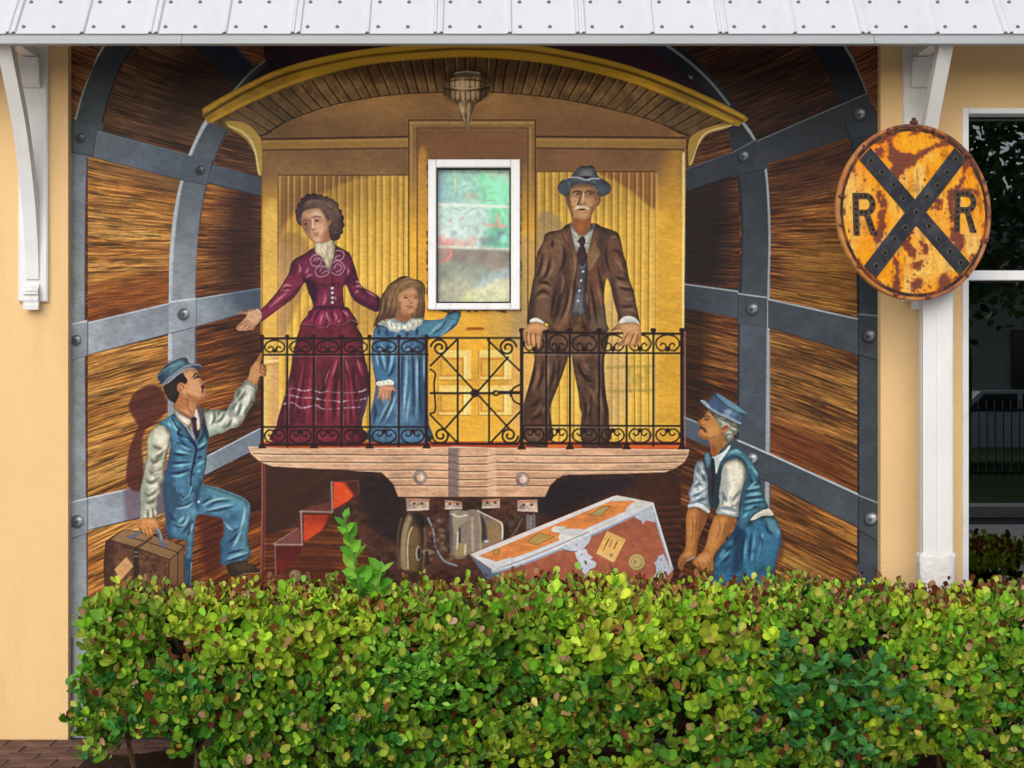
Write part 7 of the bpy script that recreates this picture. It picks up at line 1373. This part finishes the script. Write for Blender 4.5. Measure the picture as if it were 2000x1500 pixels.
# ================================================================ other plants that grow through the hedge
def plant(name, base, label, shoots, pal, size, seed, kind='pointed', cat='shrub', stemmat='stem'):
    rs = np.random.RandomState(seed); t = tag(empty(name, base), label, cat); bl = np.array(base); allp = []
    meshes = [single_leaf_mesh(kind, c, seed+i) for i, c in enumerate(pal)]
    for sh in shoots:
        q = np.array([np.array(a) for a in sh['path']]); m = MB(); m.tube([a-bl for a in q], [sh.get('r', .006)*(1-.7*i/(len(q)-1)) for i in range(len(q))], 6); m.build('stem', M[stemmat], t)
        nl = sh['n']; a = rs.uniform(0, 6.28)
        for k in range(nl):
            tt = sh.get('t0', .1)+(1-sh.get('t0', .1))*(k+.4)/nl; f = tt*(len(q)-1); i0 = min(int(f), len(q)-2); p = q[i0]+(q[i0+1]-q[i0])*(f-i0); td = q[i0+1]-q[i0]; td = td/np.linalg.norm(td)
            a += 2.5+rs.uniform(-.5, .5); rad = np.array((math.cos(a), math.sin(a)*.8-.25, 0)); d = td*(.35+.35*tt)+rad*(1.1-.3*tt)+np.array((0, 0, .1))+rs.normal(0, .1, 3)
            nn = np.array((rs.normal(0, .25), -.6, .7))+rs.normal(0, .2, 3); s = size*(1.15-.55*tt)*rs.uniform(.8, 1.15)
            place_leaf(meshes[rs.randint(len(meshes))], t, p, d, nn, s)
    return t
BRIGHT = [(.14, .42, .035), (.20, .50, .05), (.10, .34, .03), (.28, .56, .07)]
DEEP = [(.045, .19, .045), (.06, .24, .055), (.035, .14, .04), (.09, .30, .06)]
by = -.86
s0 = P(718, 1260, by); s1_, s2_, s3_ = P(706, 1170, by), P(690, 1085, by-.01), P(672, 1010, by-.02)
plant('tall_shoot', (s0.x, by, 0), 'bright green leafy shoot standing above the hedge below the red steps', [dict(path=[(s0.x+.01, by, .0), tuple(s0), tuple(s1_), tuple(s2_), tuple(s3_)], n=24, r=.008, t0=.38), dict(path=[tuple(P(712, 1210, by)), tuple(P(735, 1150, by)), tuple(P(742, 1110, by-.02))], n=12, r=.004, t0=.15)], BRIGHT, .098, 31, 'pointed', 'plant')
fyy = HY0-.04
def sprig(px, py, dx, dy, n): a = P(px, py, fyy+.03); b = P(px+dx*.5, py+dy*.5, fyy-.02); c = P(px+dx, py+dy, fyy-.05); return dict(path=[tuple(a), tuple(b), tuple(c)], n=n, r=.003, t0=.05)
rsp = np.random.RandomState(8)
b1 = P(790, 1500, HY0); plant('weed_shrub', (b1.x, HY0+.05, 0), 'fresh bright green small-leaved weed in the hedge below the steps', [sprig(740+rsp.uniform(0, 130), 1300+rsp.uniform(-20, 90), rsp.uniform(-45, 75), rsp.uniform(-60, 15), rsp.randint(6, 10)) for _ in range(30)], BRIGHT, .040, 41)
b2 = P(1600, 1500, HY0); plant('weed_shrub', (b2.x, HY0+.05, 0), 'deep green pointed-leaf weed in the hedge below the stooping porter', [sprig(1500+rsp.uniform(0, 230), 1300+rsp.uniform(-30, 190), rsp.uniform(-60, 60), rsp.uniform(-60, 10), rsp.randint(4, 7)) for _ in range(40)], DEEP, .058, 42)

# ================================================================ what the dark window reflects: the far side of the street behind the camera
sheet('far_pavement', -40, 60, -11.6, -10.0, .006, M['concrete'])
k_ = MB(); k_.box(-40, 60, -10.0, -9.85, -.01, .12); tag(k_.build('kerb', M['concrete']), kind='structure')
sheet('lawn', -40, 60, -60, -11.6, .004, M['lawn'])
fence = tag(empty('iron_fence', (9, -15.5, 0)), 'black iron picket fence reflected in the large window', 'fence')
for z in (.12, 1.12): MB().box(-5.5, 7.5, -.02, .02, z, z+.05).build('rail', M['iron'], fence)
pk = MB().box(-.01, .01, -.01, .01, .02, 1.3).mesh('picket', M['iron'])
for i in range(100): inst('picket', pk, fence, (-5.45+i*.13, .032, 0))
def tree(name, x, y, h, r, label, seed, pal):
    rs = np.random.RandomState(seed); t = tag(empty(name, (x, y, 0)), label, 'tree', 'trees across the street'); b = MB()
    top = h*.62; b.tube([(0, 0, 0), (.06, .03, h*.2), (-.05, .05, h*.4), (0, 0, top)], [.2, .16, .13, .06], 8)
    for k in range(8):
        a = k*.8+rs.rand(); z = h*rs.uniform(.28, .5); e = np.array((math.cos(a)*r*.7, math.sin(a)*r*.7, z+h*.22)); b.tube([(0, 0, z), tuple(e*.5+np.array((0, 0, z*.5+.2))), tuple(e)], [.07, .05, .02], 6)
    b.build('trunk', M['bark'], t)
    L = Leaves(); cl = [(rs.normal(0, r*.42), rs.normal(0, r*.42), h*rs.uniform(.32, .93), rs.uniform(.3, .62)*r*.7) for _ in range(26)]
    for i in range(5200):
        cx, cy, cz, cr = cl[rs.randint(26)]; v = rs.normal(0, 1, 3); v /= np.linalg.norm(v); q = np.array((cx, cy, cz))+v*cr*rs.uniform(.6, 1.0)
        L.add(q, v+rs.normal(0, .6, 3), np.array((0, 0, 1))+rs.normal(0, .5, 3), rs.uniform(.16, .28), pal[rs.randint(len(pal))]*rs.uniform(.6, 1.1))
    o = bpy.data.objects.new('crown', leaves_mesh('crown', L.arrays(), 'pointed', M['leafattr'], rs)); COLL.objects.link(o); o.parent = t; o['kind'] = 'stuff'
DG = np.array([(.06, .14, .03), (.09, .18, .04), (.04, .10, .03)])
tree('shade_tree', 8.6, -18.5, 9.5, 3.4, 'broad shade tree nearest the fence, reflected in the large window', 61, DG)
tree('shade_tree', 13.2, -23.5, 11, 3.6, 'taller shade tree behind the parked car, reflected in the large window', 62, DG)
tree('shade_tree', 6.2, -24, 10, 3.2, 'farther shade tree left of the fence, reflected in the large window', 63, DG)
car = tag(empty('parked_car', (10.2, -20.6, 0)), 'silver car parked behind the iron fence, reflected in the large window', 'car')
MB().prism([(-2.1, .35), (-2.15, .75), (-1.9, .95), (-1.2, 1.0), (-.75, 1.42), (.75, 1.45), (1.35, 1.02), (2.0, .95), (2.12, .7), (2.1, .35)], -.82, .82, 'xz').build('body', M['carpaint'], car)
for s in (-.835, .825):
    MB().prism([(-1.02, 1.04), (-.68, 1.37), (-.05, 1.38), (-.05, 1.03)], s, s+.01, 'xz').build('side_window', M['carglass'], car); MB().prism([(.05, 1.03), (.05, 1.38), (.7, 1.37), (1.15, 1.04)], s, s+.01, 'xz').build('side_window', M['carglass'], car)
for x in (-1.3, 1.3):
    for y in (-.86, .68):
        w = MB().lathe([(.2, 0), (.31, .0), (.33, .04), (.33, .14), (.31, .18), (.2, .18)], 24, c=(0, 0, 0)).build('wheel', M['rubber'], car, loc=(x, y, .33)); MB().lathe([(.02, -.012), (.19, -.008), (.2, .19), (.02, .19)], 18).build('rim', M['rim'], w)
for s in (-.6, .6): MB().bevbox(-.14, .14, -.02, .02, -.06, .06, .01).build('headlight', M['vinyl'], car, loc=(2.06, s, .72)).rotation_euler = (0, 0, R(90))
hs = tag(empty('far_house', (16, -34, 0)), 'pale house across the street, reflected in the large window', 'house')
MB().box(-6, 6, -4, 4, 0, 4.2).build('wall', M['facade'], hs); MB().prism([(-4.6, 4.2), (4.6, 4.2), (0, 6.6)], -6.5, 6.5, 'yz').build('roof', M['rooftile'], hs)
for x in (-4, -1.4, 1.4, 4):
    w = MB().bevbox(-.6, .6, -.06, .0, -.8, .8, .02).build('window', M['carglass'], hs, loc=(x, 4.06, 2.2)); w.rotation_euler = (0, 0, R(180)); MB().box(-.68, .68, -.03, -.005, -.88, -.805).build('sill', M['vinyl'], w)
